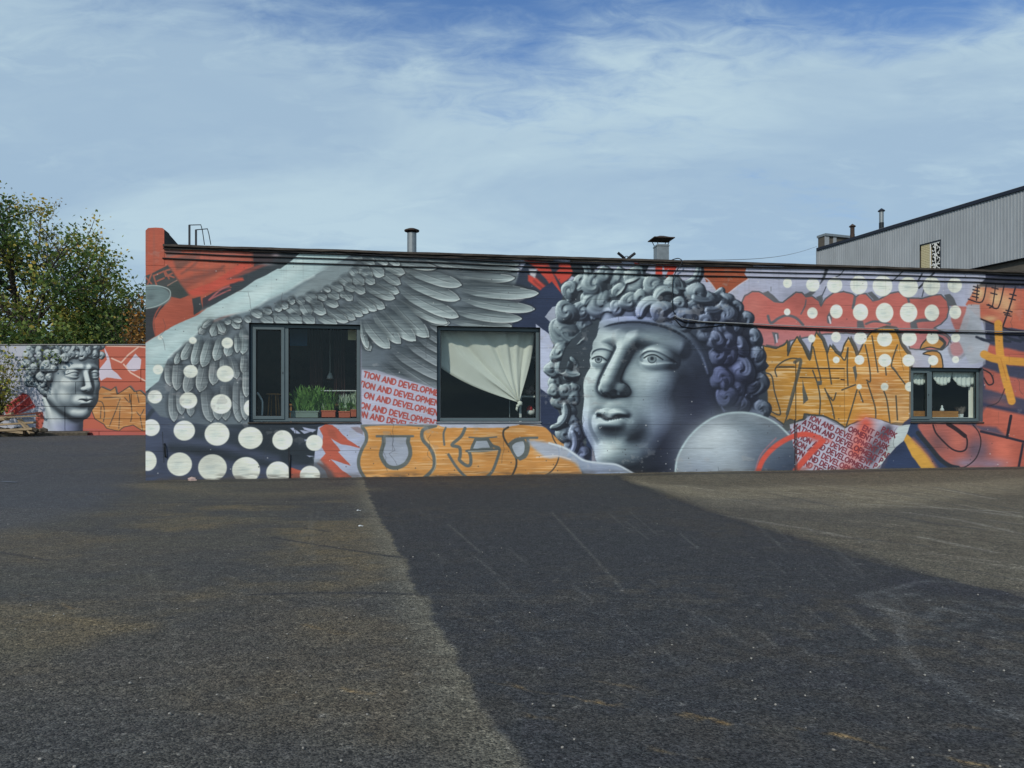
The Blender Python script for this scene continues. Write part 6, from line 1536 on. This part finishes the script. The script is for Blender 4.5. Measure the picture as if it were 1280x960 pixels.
# ------------------------------------------------------------------ far mural wall of concrete panels
FY = 30.0
FZ0 = EYE+(HOR-543.5)/FOC*FY; FZ1 = EYE+(HOR-431.3)/FOC*FY; FX0 = -30.0; FX1 = -2.0
def far_mural():
    c = Canvas(10.0, (FZ0-.2, FZ1+.1), 90, lambda T, Z: sketch(T-22.0, FY, Z), seed=21)
    c.col[:] = (168, 174, 190); c.fine = c.noise(.5, .02, 2); c.fine2 = c.noise(.5, .04, 2)
    c.wob = ((c.noise(.2, .2, 2)-.5)*.8, (c.noise(.2, .2, 2)-.5)*.8)
    Z = zt(0, 420, 6.737)
    c.poly(Z(560, 60, 1300, 60, 1300, 860, 500, 860, 700, 700, 800, 420), (186, 90, 68), soft=.5)
    pk = (192, 184, 200)
    c.poly(Z(870, 80, 920, 180, 940, 280, 990, 320, 1030, 365, 900, 350, 850, 380, 820, 300, 900, 200), pk, soft=.5)
    for p in (Z(940, 190, 1020, 225, 1080, 160, 1170, 90), Z(1040, 240, 1100, 310, 1240, 390), Z(900, 85, 1150, 90), Z(1160, 90, 1240, 100)): c.line(p, 1.8, (214, 176, 160), soft=.5, smooth=False)
    c.poly(Z(1060, 250, 1110, 190, 1140, 150, 1190, 200, 1180, 280, 1130, 300, 1080, 290), pk, soft=.5)
    yo = (188, 124, 66); dk = (72, 66, 60)
    j = Z(760, 600, 820, 480, 850, 430, 930, 460, 970, 430, 985, 490, 1040, 460, 1090, 425, 1130, 470, 1180, 460, 1240, 520, 1300, 540, 1300, 800, 1200, 800, 1120, 750, 1040, 770, 1000, 800, 900, 780, 870, 740, 800, 700)
    c.poly([(x+1.5, y-1.2) for x, y in j], (92, 94, 96), soft=.5); c.poly(j, yo, soft=.5, line=dk, lw=1.0)
    for p in (Z(800, 550, 860, 560, 880, 650, 870, 720), Z(870, 520, 1000, 520, 1000, 560, 920, 760), Z(1010, 590, 1000, 780), Z(1050, 520, 1090, 560, 1090, 500), Z(1090, 490, 1110, 640, 1100, 720), Z(1150, 470, 1170, 560), Z(1150, 640, 1180, 670, 1210, 620), Z(1180, 680, 1200, 790), Z(850, 600, 845, 690)): c.line(p, 1.1, dk, soft=.4)
    strokes_h(c, j, 20, (214, 170, 116), .7)
    red = (186, 62, 58)
    for v in (Z(30, 600, 120, 530, 190, 480, 240, 500, 300, 600, 200, 640, 60, 690), ): c.poly(v, red, soft=1)
    for p in (Z(40, 590, 180, 490), Z(80, 640, 240, 510), Z(160, 640, 280, 570)): c.line(p, 1.3, (206, 150, 156), soft=.5)
    c.poly(Z(300, 640, 360, 640, 370, 700, 350, 800, 300, 820), (180, 84, 68), soft=.8)
    c.poly(Z(640, 830, 700, 780, 780, 780, 880, 790, 1000, 800, 1240, 820, 1240, 860, 620, 860), (182, 88, 78), soft=1)
    c.poly(Z(480, 830, 560, 800, 660, 800, 700, 830, 600, 850), (190, 190, 204), soft=.8)
    # plain classical head turned to the right
    hz = [(30, 452), (34, 436), (44, 428), (70, 424), (100, 424), (118, 426), (128, 434), (129, 448), (112, 446), (92, 447), (74, 453), (64, 466), (60, 486), (54, 492), (42, 484), (32, 470)]
    cu = scatter(hz, 44, 5.0, 9.5, 3)
    band = [(60, 470), (66, 456), (80, 449), (98, 446), (116, 447), (128, 453)]
    Rk = random.Random(3); lk = [(band, 3.6, .04, 1)]
    for (x, y, a0) in ((44, 436, -60), (60, 432, -20), (78, 430, 10), (96, 432, 20), (112, 434, 30), (50, 452, 70), (62, 446, -40), (46, 468, 80), (84, 440, -10), (104, 442, 10), (56, 476, 85)):
        P_ = []; an = math.radians(a0); bd = Rk.choice((-1, 1))*2.0
        for k in range(6): P_.append((x, y)); x += math.cos(an)*3.2; y += math.sin(an)*3.2; an += bd/5
        lk.append((P_, 6.0, .10, 0))
    stone_head(c, 88, 470, 46, math.radians(30), math.radians(2), math.radians(0), (20, 422, 150, 545), cu, locks=lk, light=(-.35, .55, .7), seed=4, step=.3,
               tones=((30, 38, 46), (78, 92, 102), (134, 150, 158), (196, 209, 210)), violet=[(90, 535, 30, 10, .5)])
    c.wob = None
    desat(c, .85); f = c.noise(.9, .9, 3); c.col *= (1+.12*(f-.5))[..., None]
    return c
def far_wall():
    c = far_mural(); img = painted_image('far wall painting', c, 1.15); m = mural_mat('painted concrete panels', img, bdist=.004)
    grout = mat('dark panel joint', srgb(46, 46, 50), .95)
    root = empty('panel_wall', 'far wall of concrete panels painted with a smaller stone head turned right and orange lettering', 'wall', ((FX0+FX1)/2, FY, FZ0), frame='w')
    ox = (FX0+FX1)/2
    b = MB(); b.box(FX0-ox, FX1-ox, .035, .24, -.6, FZ1-FZ0-.01); b.build('backing', grout, root)
    ys = [543.5, 539, 523.6, 508.0, 492.6, 477.3, 461.8, 446.3, 431.3]
    rs = random.Random(12); base = {}
    for r in range(8):
        z0 = EYE+(HOR-ys[r])/FOC*FY-FZ0; z1 = EYE+(HOR-ys[r+1])/FOC*FY-FZ0
        x = FX0+(1.45 if r % 2 else 0)
        xs = [FX0]
        joint0 = {2: 81, 4: 94.5, 5: 176, 3: 164, 1: 81}.get(r, 10 if r % 2 else -60)
        jx = (joint0-640)/FOC*FY; s = jx-5.8*6
        while s < FX1:
            if s > FX0+.3 and s < FX1-.3: xs.append(s)
            s += 5.8
        xs.append(FX1)
        if r == 0: z0 = -.25
        for i in range(len(xs)-1):
            g = .010; y = .0+rs.random()*.012
            p = MB(); p.box(xs[i]+g-ox, xs[i+1]-g-ox, y, .05, z0+g*.9, z1-g*.9)
            o = p.build('panel', m, root, bevel=.006)
            uv = o.data.uv_layers.new(name='uv')
            for l in o.data.loops:
                v = o.data.vertices[l.vertex_index].co; uv.data[l.index].uv = ((v.x+ox+22.0)/10.0, (v.z+FZ0-(FZ0-.2))/(FZ1+.1-FZ0+.2))
    cp = MB(); cp.box(FX0-ox, FX1-ox, -.03, .27, FZ1-FZ0-.005, FZ1-FZ0+.035); cp.build('coping', mat('pale coping', srgb(150, 148, 144), .8, var=.3), root)
far_wall()

# ------------------------------------------------------------------ timber heap by the far wall
def heap():
    rs = random.Random(6)
    Y = 28.2
    def q(px, py, Y=Y): return plan(px, py, Y)
    names = [((-40, 540), (42, 536), .20, .08, 'long squared beam lying lowest in the timber heap'), ((-30, 533), (44, 528), .22, .07, 'flat brown plank across the middle of the timber heap'),
             ((-20, 523), (48, 520), .16, .05, 'pale plank lying on top of the timber heap'), ((0, 520), (50, 516), .12, .05, 'red brown board topmost on the timber heap'),
             ((24, 524), (40, 542), .18, .06, 'short pale plank leaning down at the right end of the timber heap'), ((-10, 530), (16, 518), .10, .10, 'dark log sticking out at the left of the timber heap'),
             ((6, 538), (30, 541), .14, .09, 'dark block under the leaning plank of the timber heap'), ((-60, 528), (10, 524), .2, .07, 'grey plank reaching out of the timber heap to the left')]
    for i, (a, b, w, h, lab) in enumerate(names):
        A = Vector(q(a[0], a[1], Y+.25*(i % 3))); B = Vector(q(b[0], b[1], Y+.25*(i % 3)-(.3 if i == 4 else 0)))
        d = (B-A); L_ = d.length; mb = MB()
        if i == 5: mb.tube([(0, 0, 0), (L_/2, 0, .02), (L_, 0, 0)], h, 10)
        else:
            mb.box(0, L_, -w/2, w/2, -h/2, h/2)
            pass
        o = mb.build('plank' if i not in (5, 6, 0) else ('log' if i == 5 else 'timber_block'), M['timber'] if i != 3 else mat('red brown board', srgb(112, 66, 52), .85, var=.4), frame='w', bevel=.006)
        o.location = A; o.rotation_euler = d.to_track_quat('X', 'Z').to_euler(); tag(o, lab, 'timber')
    st = MB()
    for k in range(26):
        x = -22+rs.random()*3.6; y = 27.6+rs.random()*1.6; st.rock((x, y, gz(x, y)+.15), .05+.10*rs.random(), k, .7)
    st.build('rubble', M['stone'], frame='w', kind='stuff')
    f = MB(); x, y, z = q(8, 540, 28.5); [f.rock((x-1.3+.32*k, y+.1*(k%3), z+.06), .20+.06*(k%2), k, .6) for k in range(9)]
    tag(f.build('soil_heap', M['soil'], org=(x, y, z), frame='w'), 'low heap of dark earth under the timbers by the far wall', 'soil heap')
heap()

# ------------------------------------------------------------------ grey clad building at the right, behind
def clad_building():
    vp = (299-640)/FOC; d = Vector((vp, 1, 0)).normalized(); nrm = Vector((-d.y, d.x, 0))    # left face looks this way
    A = Vector(((1280-640)/FOC*34, 34, 0)); yB = 34*289/213.3
    Bp = Vector(((1021-640)/FOC*yB, yB, 0)); L_ = (Bp-A).length
    zr = EYE+289/FOC*34; s0 = -9.0; s1 = L_
    org = A.copy(); ang = math.atan2(d.y, d.x)
    root = bpy.data.objects.new('clad_building', None); COL.objects.link(root); root.location = org; root.rotation_euler = (0, 0, ang)
    tag(root, 'tall grey building with ribbed metal cladding rising behind the right end of the painted building', 'building')
    # local: x along the face away from us, y to the left (outwards)
    zc = EYE+(526-322)/FOC*34+.0
    wx0 = None
    def s_at(px):      # distance along the face for a sketch column
        u = (px-640)/FOC; # (A.x + s d.x) = u (A.y + s d.y)
        return (u*A.y-A.x)/(d.x-u*d.y)
    ws1, ws0 = s_at(1150), s_at(1176.5)
    ym = A.y+d.y*(ws0+ws1)/2
    wz1 = EYE+(526-302.5)/FOC*ym; wz0 = wz1-2.3
    body = MB(); body.box(s0, s1, -9, -.22, -.1, zr-.06); body.build('wall', M['brown_wall'], root)
    def sheet(x0, x1, z0, z1):
        m = MB(); p = .158; n = int((x1-x0)/p)+1; prof = []
        k0 = math.floor(x0/p)
        x = k0*p
        while x < x1+p:
            for (dx, y) in ((0, .0), (.085, .0), (.100, .022), (.143, .022), (.158, .0)): prof.append((x+dx, y))
            x += p
        pts = [(min(max(a, x0), x1), b) for a, b in prof if x0-.2 < a < x1+.2]
        for i in range(len(pts)-1):
            (a, ya), (b, yb) = pts[i], pts[i+1]
            if b-a < 1e-5: continue
            m.face([(b, yb, z0), (a, ya, z0), (a, ya, z1), (b, yb, z1)])
        return m
    parts = [(s0, ws0, zc, zr), (ws1, s1, zc, zr), (ws0, ws1, wz1, zr), (ws0, ws1, zc, wz0)]
    for p in parts: sheet(*p).build('cladding', M['cladding'], root)
    sx = MB(); sx.box(s0, s1, -.22, -.005, zc-.02, zc+.005); sx.build('cladding_foot', M['clad_dark'], root)
    e = MB(); e.box(s0, s1+.05, -.3, .09, zr-.015, zr+.14); e.build('roof_edge', M['clad_dark'], root)
    e = MB(); e.box(s1, s1+.12, -9, .05, zc, zr); e.build('end_trim', M['cladding'], root)
    # window with brick jamb and scrolled grille
    rv = MB(); D = -.20
    rv.box(ws0, ws1, D-.02, D, wz0, wz1); w = rv.build('window', M['dark_in'], root)
    fr = MB(); fr.box(ws0, ws0+.06, D, -.002, wz0, wz1); fr.box(ws0, ws1, D, -.002, wz1-.05, wz1-.002); fr.build('trim', M['clad_dark'], w)
    z = wz0; r = 0
    while z < wz1-.09:
        xw = ws1-.55
        for (b0, b1) in (((0, .25), (.26, .52)) if r % 2 else ((0, .12), (.13, .38), (.39, .52))):
            b = MB(); b.box(xw+b0, xw+b1, D, D+.16, z, z+.075); b.build('brick', M['brick_cream'], w)
        z += .087; r += 1
    g = MB(); x0, x1 = ws0+.08, ws1-.58; cx = (x0+x1)/2
    for x in (x0, x1): g.tube([(x, -.06, wz0), (x, -.06, wz1-.06)], .03, 6)
    for zz in (wz0+.02, wz0+1.1, wz1-.08): g.tube([(x0, -.06, zz), (x1, -.06, zz)], .03, 6)
    def scroll(cx_, cz, r, a0, sgn):
        P = []
        for k in range(16):
            u = k/15; a = a0+sgn*u*4.6; rr = r*(1-.75*u); P.append((cx_+rr*math.cos(a), -.06, cz+rr*math.sin(a)))
        g.tube(P, .028, 5)
    for i in range(4):
        zz = wz0+.32+i*.52; sc_ = (x1-x0)*.26
        for sg in (-1, 1): scroll(cx+sg*(x1-x0)*.24, zz, sc_, 1.57-sg*1.57*0+math.pi/2*(1-sg)/1, sg); scroll(cx+sg*(x1-x0)*.24, zz+.26, sc_*.8, -1.57, -sg)
    g.tube([(cx, -.06, wz0), (cx, -.06, wz1-.06)], .022, 6)
    g.build('grille', M['grille'], w)
    # rooftop block at the far end
    yb = A.y+d.y*s1
    b0 = s_at(1064); zt_ = EYE+(526-295)/FOC*yb
    yl = A.y+d.y*(s1-.6)
    rb = MB(); rb.box(s1-.55, s1+.02, -2.75, -.02, zr-.2, zt_-.12); rb.build('roof_block', M['brown_wall'], root)
    for (u0, u1) in ((-.30, .0), (-.85, -.62)): rb = MB(); rb.box(s1-.60, s1-.551, u0, u1, zr-.2, zt_-.12); rb.build('block_post', M['cladding'], root)
    rb = MB(); rb.box(s1-.66, s1+.08, -2.82, .03, zt_-.12, zt_+.02); rb.build('block_roof', M['steel'], root)
    def pt(px, py, inset):
        s = s_at(px); y = A.y+d.y*s; return s
    def roof_flue(px, ptop, w, m, lab, mid=None):
        s = s_at(px)+.3; wp = A+d*s-nrm*.6; zz = EYE+(HOR-ptop)/FOC*wp.y; wd = w/FOC*wp.y; xx = (px-640)/FOC*wp.y
        r = empty('roof_flue', lab, 'flue', (xx, wp.y, zr), frame='w'); h = zz-zr
        b = MB(); b.lathe(0, 0, [(wd/2, -.3), (wd/2, h*.45)], 14); b.build('base', m, r, smooth=False)
        b = MB(); b.lathe(0, 0, [(wd/2*.92, h*.45), (wd/2*.92, h-.14)], 14); b.build('pipe', M['steel'] if mid else m, r)
        b = MB(); b.lathe(0, 0, [(wd*.72, h-.12), (wd*.72, h-.08), (.02, h+.05)], 14); b.build('cap', M['clad_dark'] if mid else M['rust'], r)
    roof_flue(1065.5, 281, 5.5, M['rust'], 'short brown flue beside the rooftop block of the grey clad building')
    roof_flue(1101.8, 261.5, 5.8, M['dark_metal'], 'taller steel flue with a dark foot on the roof of the grey clad building', True)
    # lightning wire above the roof edge and thin overhead wire
    q = MB(); a = plan(855, 325.5, 18.0); b = plan(1021, 308, yb); n = 14; P = [tuple(a[c]*(1-k/n)+b[c]*k/n-(0 if c < 2 else .25*math.sin(math.pi*k/n)) for c in range(3)) for k in range(n+1)]
    q.tube(P, .010, 5); tag(q.build('overhead_wire', M['cable_grey'], org=P[0], frame='w'), 'thin wire running through the air from the painted building to the grey clad building', 'wire')
    q = MB(); P = [A+d*s+nrm*(-.2)+Vector((0, 0, zr+.24)) for s in (-9, 0, 8, L_)]; P[-1].z = zr+.20; q.tube([tuple(p) for p in P], .009, 5)
    for s in (0, 4, 8, 12): p = A+d*s-nrm*.2; q.tube([(p.x, p.y, zr), (p.x, p.y, zr+.235)], .008, 5)
    tag(q.build('roof_wire', M['cable_grey'], org=tuple(P[0]), frame='w'), 'thin wire on short stays just above the roof edge of the grey clad building', 'wire')
clad_building()

# ------------------------------------------------------------------ trees
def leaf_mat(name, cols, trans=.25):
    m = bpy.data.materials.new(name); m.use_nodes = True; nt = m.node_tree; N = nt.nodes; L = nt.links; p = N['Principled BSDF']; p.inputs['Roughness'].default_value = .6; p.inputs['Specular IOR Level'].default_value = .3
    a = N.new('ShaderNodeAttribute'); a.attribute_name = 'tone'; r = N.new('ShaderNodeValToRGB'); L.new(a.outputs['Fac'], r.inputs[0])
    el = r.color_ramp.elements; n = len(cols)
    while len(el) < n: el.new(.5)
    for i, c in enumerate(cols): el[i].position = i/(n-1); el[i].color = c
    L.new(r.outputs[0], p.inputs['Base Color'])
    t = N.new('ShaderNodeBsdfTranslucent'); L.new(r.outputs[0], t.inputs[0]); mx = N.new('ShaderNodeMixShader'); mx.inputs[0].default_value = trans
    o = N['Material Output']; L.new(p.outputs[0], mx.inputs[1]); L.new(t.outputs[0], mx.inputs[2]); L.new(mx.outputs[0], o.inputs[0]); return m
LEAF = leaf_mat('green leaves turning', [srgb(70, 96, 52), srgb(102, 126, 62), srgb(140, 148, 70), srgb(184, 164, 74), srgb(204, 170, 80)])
LEAF_O = leaf_mat('orange autumn leaves', [srgb(92, 76, 44), srgb(146, 104, 50), srgb(178, 122, 52), srgb(190, 150, 84)])
LEAF_P = leaf_mat('pale dry leaves', [srgb(96, 92, 66), srgb(142, 128, 96), srgb(170, 150, 112)])
def crown_mesh(name, mat_, parent, tips, per, spread, size, tone, rs, droop=.2):
    tips = np.array(tips); n = len(tips)*per
    c = np.repeat(tips, per, 0)+rs.randn(n, 3)*np.array(spread)
    a = rs.rand(n)*6.28; e = (rs.rand(n)-.5)*2.0; L_ = size*(.55+.9*rs.rand(n)); w = L_*.36
    ax = np.stack([np.cos(a)*np.cos(e), np.sin(a)*np.cos(e), np.sin(e)-droop], 1); ax /= np.linalg.norm(ax, axis=1)[:, None]
    r = rs.randn(n, 3); sd_ = np.cross(ax, r); sd_ /= np.linalg.norm(sd_, axis=1)[:, None]
    nn = np.cross(ax, sd_)
    P = np.stack([c, c+ax*(L_*.5)[:, None]+sd_*w[:, None]+nn*(w*.25)[:, None], c+ax*L_[:, None], c+ax*(L_*.5)[:, None]-sd_*w[:, None]+nn*(w*.25)[:, None]], 1).reshape(-1, 3)
    me = bpy.data.meshes.new(name); me.vertices.add(n*4); me.vertices.foreach_set('co', P.astype(np.float32).ravel())
    me.loops.add(n*4); me.loops.foreach_set('vertex_index', np.arange(n*4, dtype=np.int32)); me.polygons.add(n)
    me.polygons.foreach_set('loop_start', np.arange(0, n*4, 4, dtype=np.int32)); me.update(calc_edges=True)
    at = me.attributes.new('tone', 'FLOAT', 'FACE'); at.data.foreach_set('value', np.clip(tone(c, rs), 0, 1).astype(np.float32))
    me.materials.append(mat_); o = bpy.data.objects.new(name, me); COL.objects.link(o); o.parent = parent; return o
def grow(rs, base, height, levels, spread, lean=(0, 0), n0=5, trunk_r=.16, first=.25, up=.5):
    """limbs as tapering tubes; returns the mesh and the twig tips"""
    mb = MB(); tips = []
    def limb(p, d, L_, r, lv):
        n = 5; P = [p]; dd = d.copy()
        for i in range(n):
            dd = (dd+Vector(rs.randn(3))*.10+Vector((0, 0, .05*up))).normalized(); P.append(P[-1]+dd*L_/n)
        mb.tube([tuple(q) for q in P], r, 7 if lv < 2 else (5 if lv < 3 else 4), r*.45, caps=False)
        if lv >= levels: tips.extend([tuple(P[-1]), tuple(P[-3])]); return
        if lv >= 2: tips.append(tuple(P[3]))
        k = n0 if lv == 0 else (4 if lv < 3 else 3)
        for i in range(k):
            u = first+(1-first)*(i+.5)/k if lv == 0 else .3+.7*(i+.6)/k
            q = P[min(int(u*n), n)]
            a = rs.rand()*6.28+i*2.4; s = spread*(.7+.5*rs.rand())
            nd = (dd*(1-s*.45)+Vector((math.cos(a), math.sin(a), .25*up)) * s).normalized()
            limb(q, nd, L_*(.50+.20*rs.rand())*(1.05-.35*u if lv == 0 else 1), r*.52, lv+1)
        limb(P[-1], (dd+Vector(rs.randn(3))*.2).normalized(), L_*.45, r*.42, lv+1)
    limb(Vector((0, 0, 0)), Vector((lean[0], lean[1], 1)).normalized(), height, trunk_r, 0)
    return mb, tips
def tree(px, Y, ptop, lab, seed, spread, leafm, per, sp, size, tone, levels=3, hk=.62, trunk_r=.16, cat='tree', name='broadleaf_tree', n0=6, first=.18, keep=None, lean=(0, 0)):
    rs = np.random.RandomState(seed); x, y, zt_ = plan(px, ptop, Y); zb = gz(x, y)-.05
    root = empty(name, lab, cat, (x, y, zb), frame='w')
    mb, tips = grow(rs, (0, 0, 0), (zt_-zb)*hk, levels, spread, n0=n0, trunk_r=trunk_r, first=first, lean=lean)
    H = zt_-zb; mz = max(t[2] for t in tips); k = H/mz*.985
    mb.v = [(a*k, b*k, c*k) for a, b, c in mb.v]; tips = [(a*k, b*k, c*k) for a, b, c in tips]
    if keep: tips = [t for t in tips if keep(t, rs)]
    mb.build('trunk', M['bark'], root, smooth=True)
    if per: crown_mesh('crown', leafm, root, tips, per, sp, size, tone, rs)
    return root, tips
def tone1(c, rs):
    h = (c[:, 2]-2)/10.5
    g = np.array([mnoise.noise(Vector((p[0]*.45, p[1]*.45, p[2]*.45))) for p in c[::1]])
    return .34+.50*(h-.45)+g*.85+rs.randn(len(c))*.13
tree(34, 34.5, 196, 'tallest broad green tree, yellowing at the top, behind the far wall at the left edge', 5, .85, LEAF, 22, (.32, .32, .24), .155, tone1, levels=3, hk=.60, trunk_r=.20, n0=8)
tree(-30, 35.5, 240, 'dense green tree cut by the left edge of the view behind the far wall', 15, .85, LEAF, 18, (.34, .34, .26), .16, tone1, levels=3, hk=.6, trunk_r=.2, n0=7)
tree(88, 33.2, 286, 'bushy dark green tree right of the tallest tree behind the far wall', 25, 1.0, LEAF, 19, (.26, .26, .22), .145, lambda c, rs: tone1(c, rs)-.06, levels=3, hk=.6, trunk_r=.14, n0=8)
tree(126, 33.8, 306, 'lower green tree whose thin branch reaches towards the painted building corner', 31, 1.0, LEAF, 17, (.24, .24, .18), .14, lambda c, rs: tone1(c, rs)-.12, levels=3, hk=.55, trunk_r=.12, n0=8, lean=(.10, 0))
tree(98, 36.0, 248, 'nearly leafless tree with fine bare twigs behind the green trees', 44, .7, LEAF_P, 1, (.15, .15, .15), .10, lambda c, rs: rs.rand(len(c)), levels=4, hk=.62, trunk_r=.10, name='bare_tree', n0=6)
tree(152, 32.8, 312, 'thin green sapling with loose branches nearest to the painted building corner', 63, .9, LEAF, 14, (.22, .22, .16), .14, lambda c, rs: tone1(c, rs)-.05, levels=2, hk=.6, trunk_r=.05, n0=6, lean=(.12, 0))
def shrub(px, Y, ptop, lab, seed, w, leafm, n, size, base=None, name='shrub', tone=None, z0=None):
    rs = np.random.RandomState(seed); x, y, zt_ = plan(px, ptop, Y); zb = gz(x, y)-.03 if z0 is None else z0; H = zt_-zb
    root = empty(name, lab, 'shrub', (x, y, zb), frame='w'); mb = MB(); tips = []
    for k in range(26):
        a = rs.rand()*6.28; r = w*rs.rand()**.6; h = H*(.72+.3*rs.rand())*(1-.25*(r/w)**2); P = [(0, 0, 0)]
        for i in range(1, 6):
            u = i/5; P.append((math.cos(a)*r*u**1.3+rs.randn()*.03, math.sin(a)*r*u**1.3+rs.randn()*.03, h*u))
        mb.tube(P, .022, 4, .004, caps=False); tips += [P[-1], P[-2], P[3], P[2]]
        for j in range(5):
            b = P[2+j % 4]; a2 = rs.rand()*6.28; q = (b[0]+math.cos(a2)*w*.4, b[1]+math.sin(a2)*w*.4, b[2]+H*.10); mb.tube([b, q], .008, 3, .003, caps=False); tips.append(q)
    mb.build('trunk', M['bark'], root)
    crown_mesh('crown', leafm, root, tips, n, (.14, .14, .14), size, tone or (lambda c, r_: r_.rand(len(c))), rs)
shrub(174, 31.2, 384, 'orange leaved autumn shrub above the far wall beside the painted building corner', 3, .55, LEAF_O, 9, .13)
shrub(158, 31.7, 380, 'pale twiggy shrub behind the orange shrub near the painted building corner', 13, 1.3, LEAF_P, 2, .10)
shrub(178, 31.6, 362, 'pale bare shrub rising highest behind the orange shrub at the painted building corner', 23, .8, LEAF_P, 1, .08)
for i, (px, pt_, w, lab) in enumerate(((-5, 400, 1.6, 'olive shrub above the far wall at the left edge'), (30, 392, 1.7, 'dense dark shrub under the tallest tree'), (64, 400, 1.5, 'shrub with yellow patches over the painted curls of the far wall'), (98, 396, 1.6, 'thick green shrub over the forehead of the far painted head'), (132, 404, 1.3, 'low green shrub over the red part of the far wall'))):
    shrub(px, 32.0, pt_, lab, 50+i, w, LEAF, 7, .17, tone=lambda c, r_: .22+.25*r_.rand(len(c)) + (r_.rand(len(c)) > .9)*.4)
shrub(-4, 29.0, 436, 'leafy twig bush standing in front of the far wall at the left edge', 77, .75, LEAF, 5, .11, tone=lambda c, r_: .35+.4*r_.rand(len(c)))
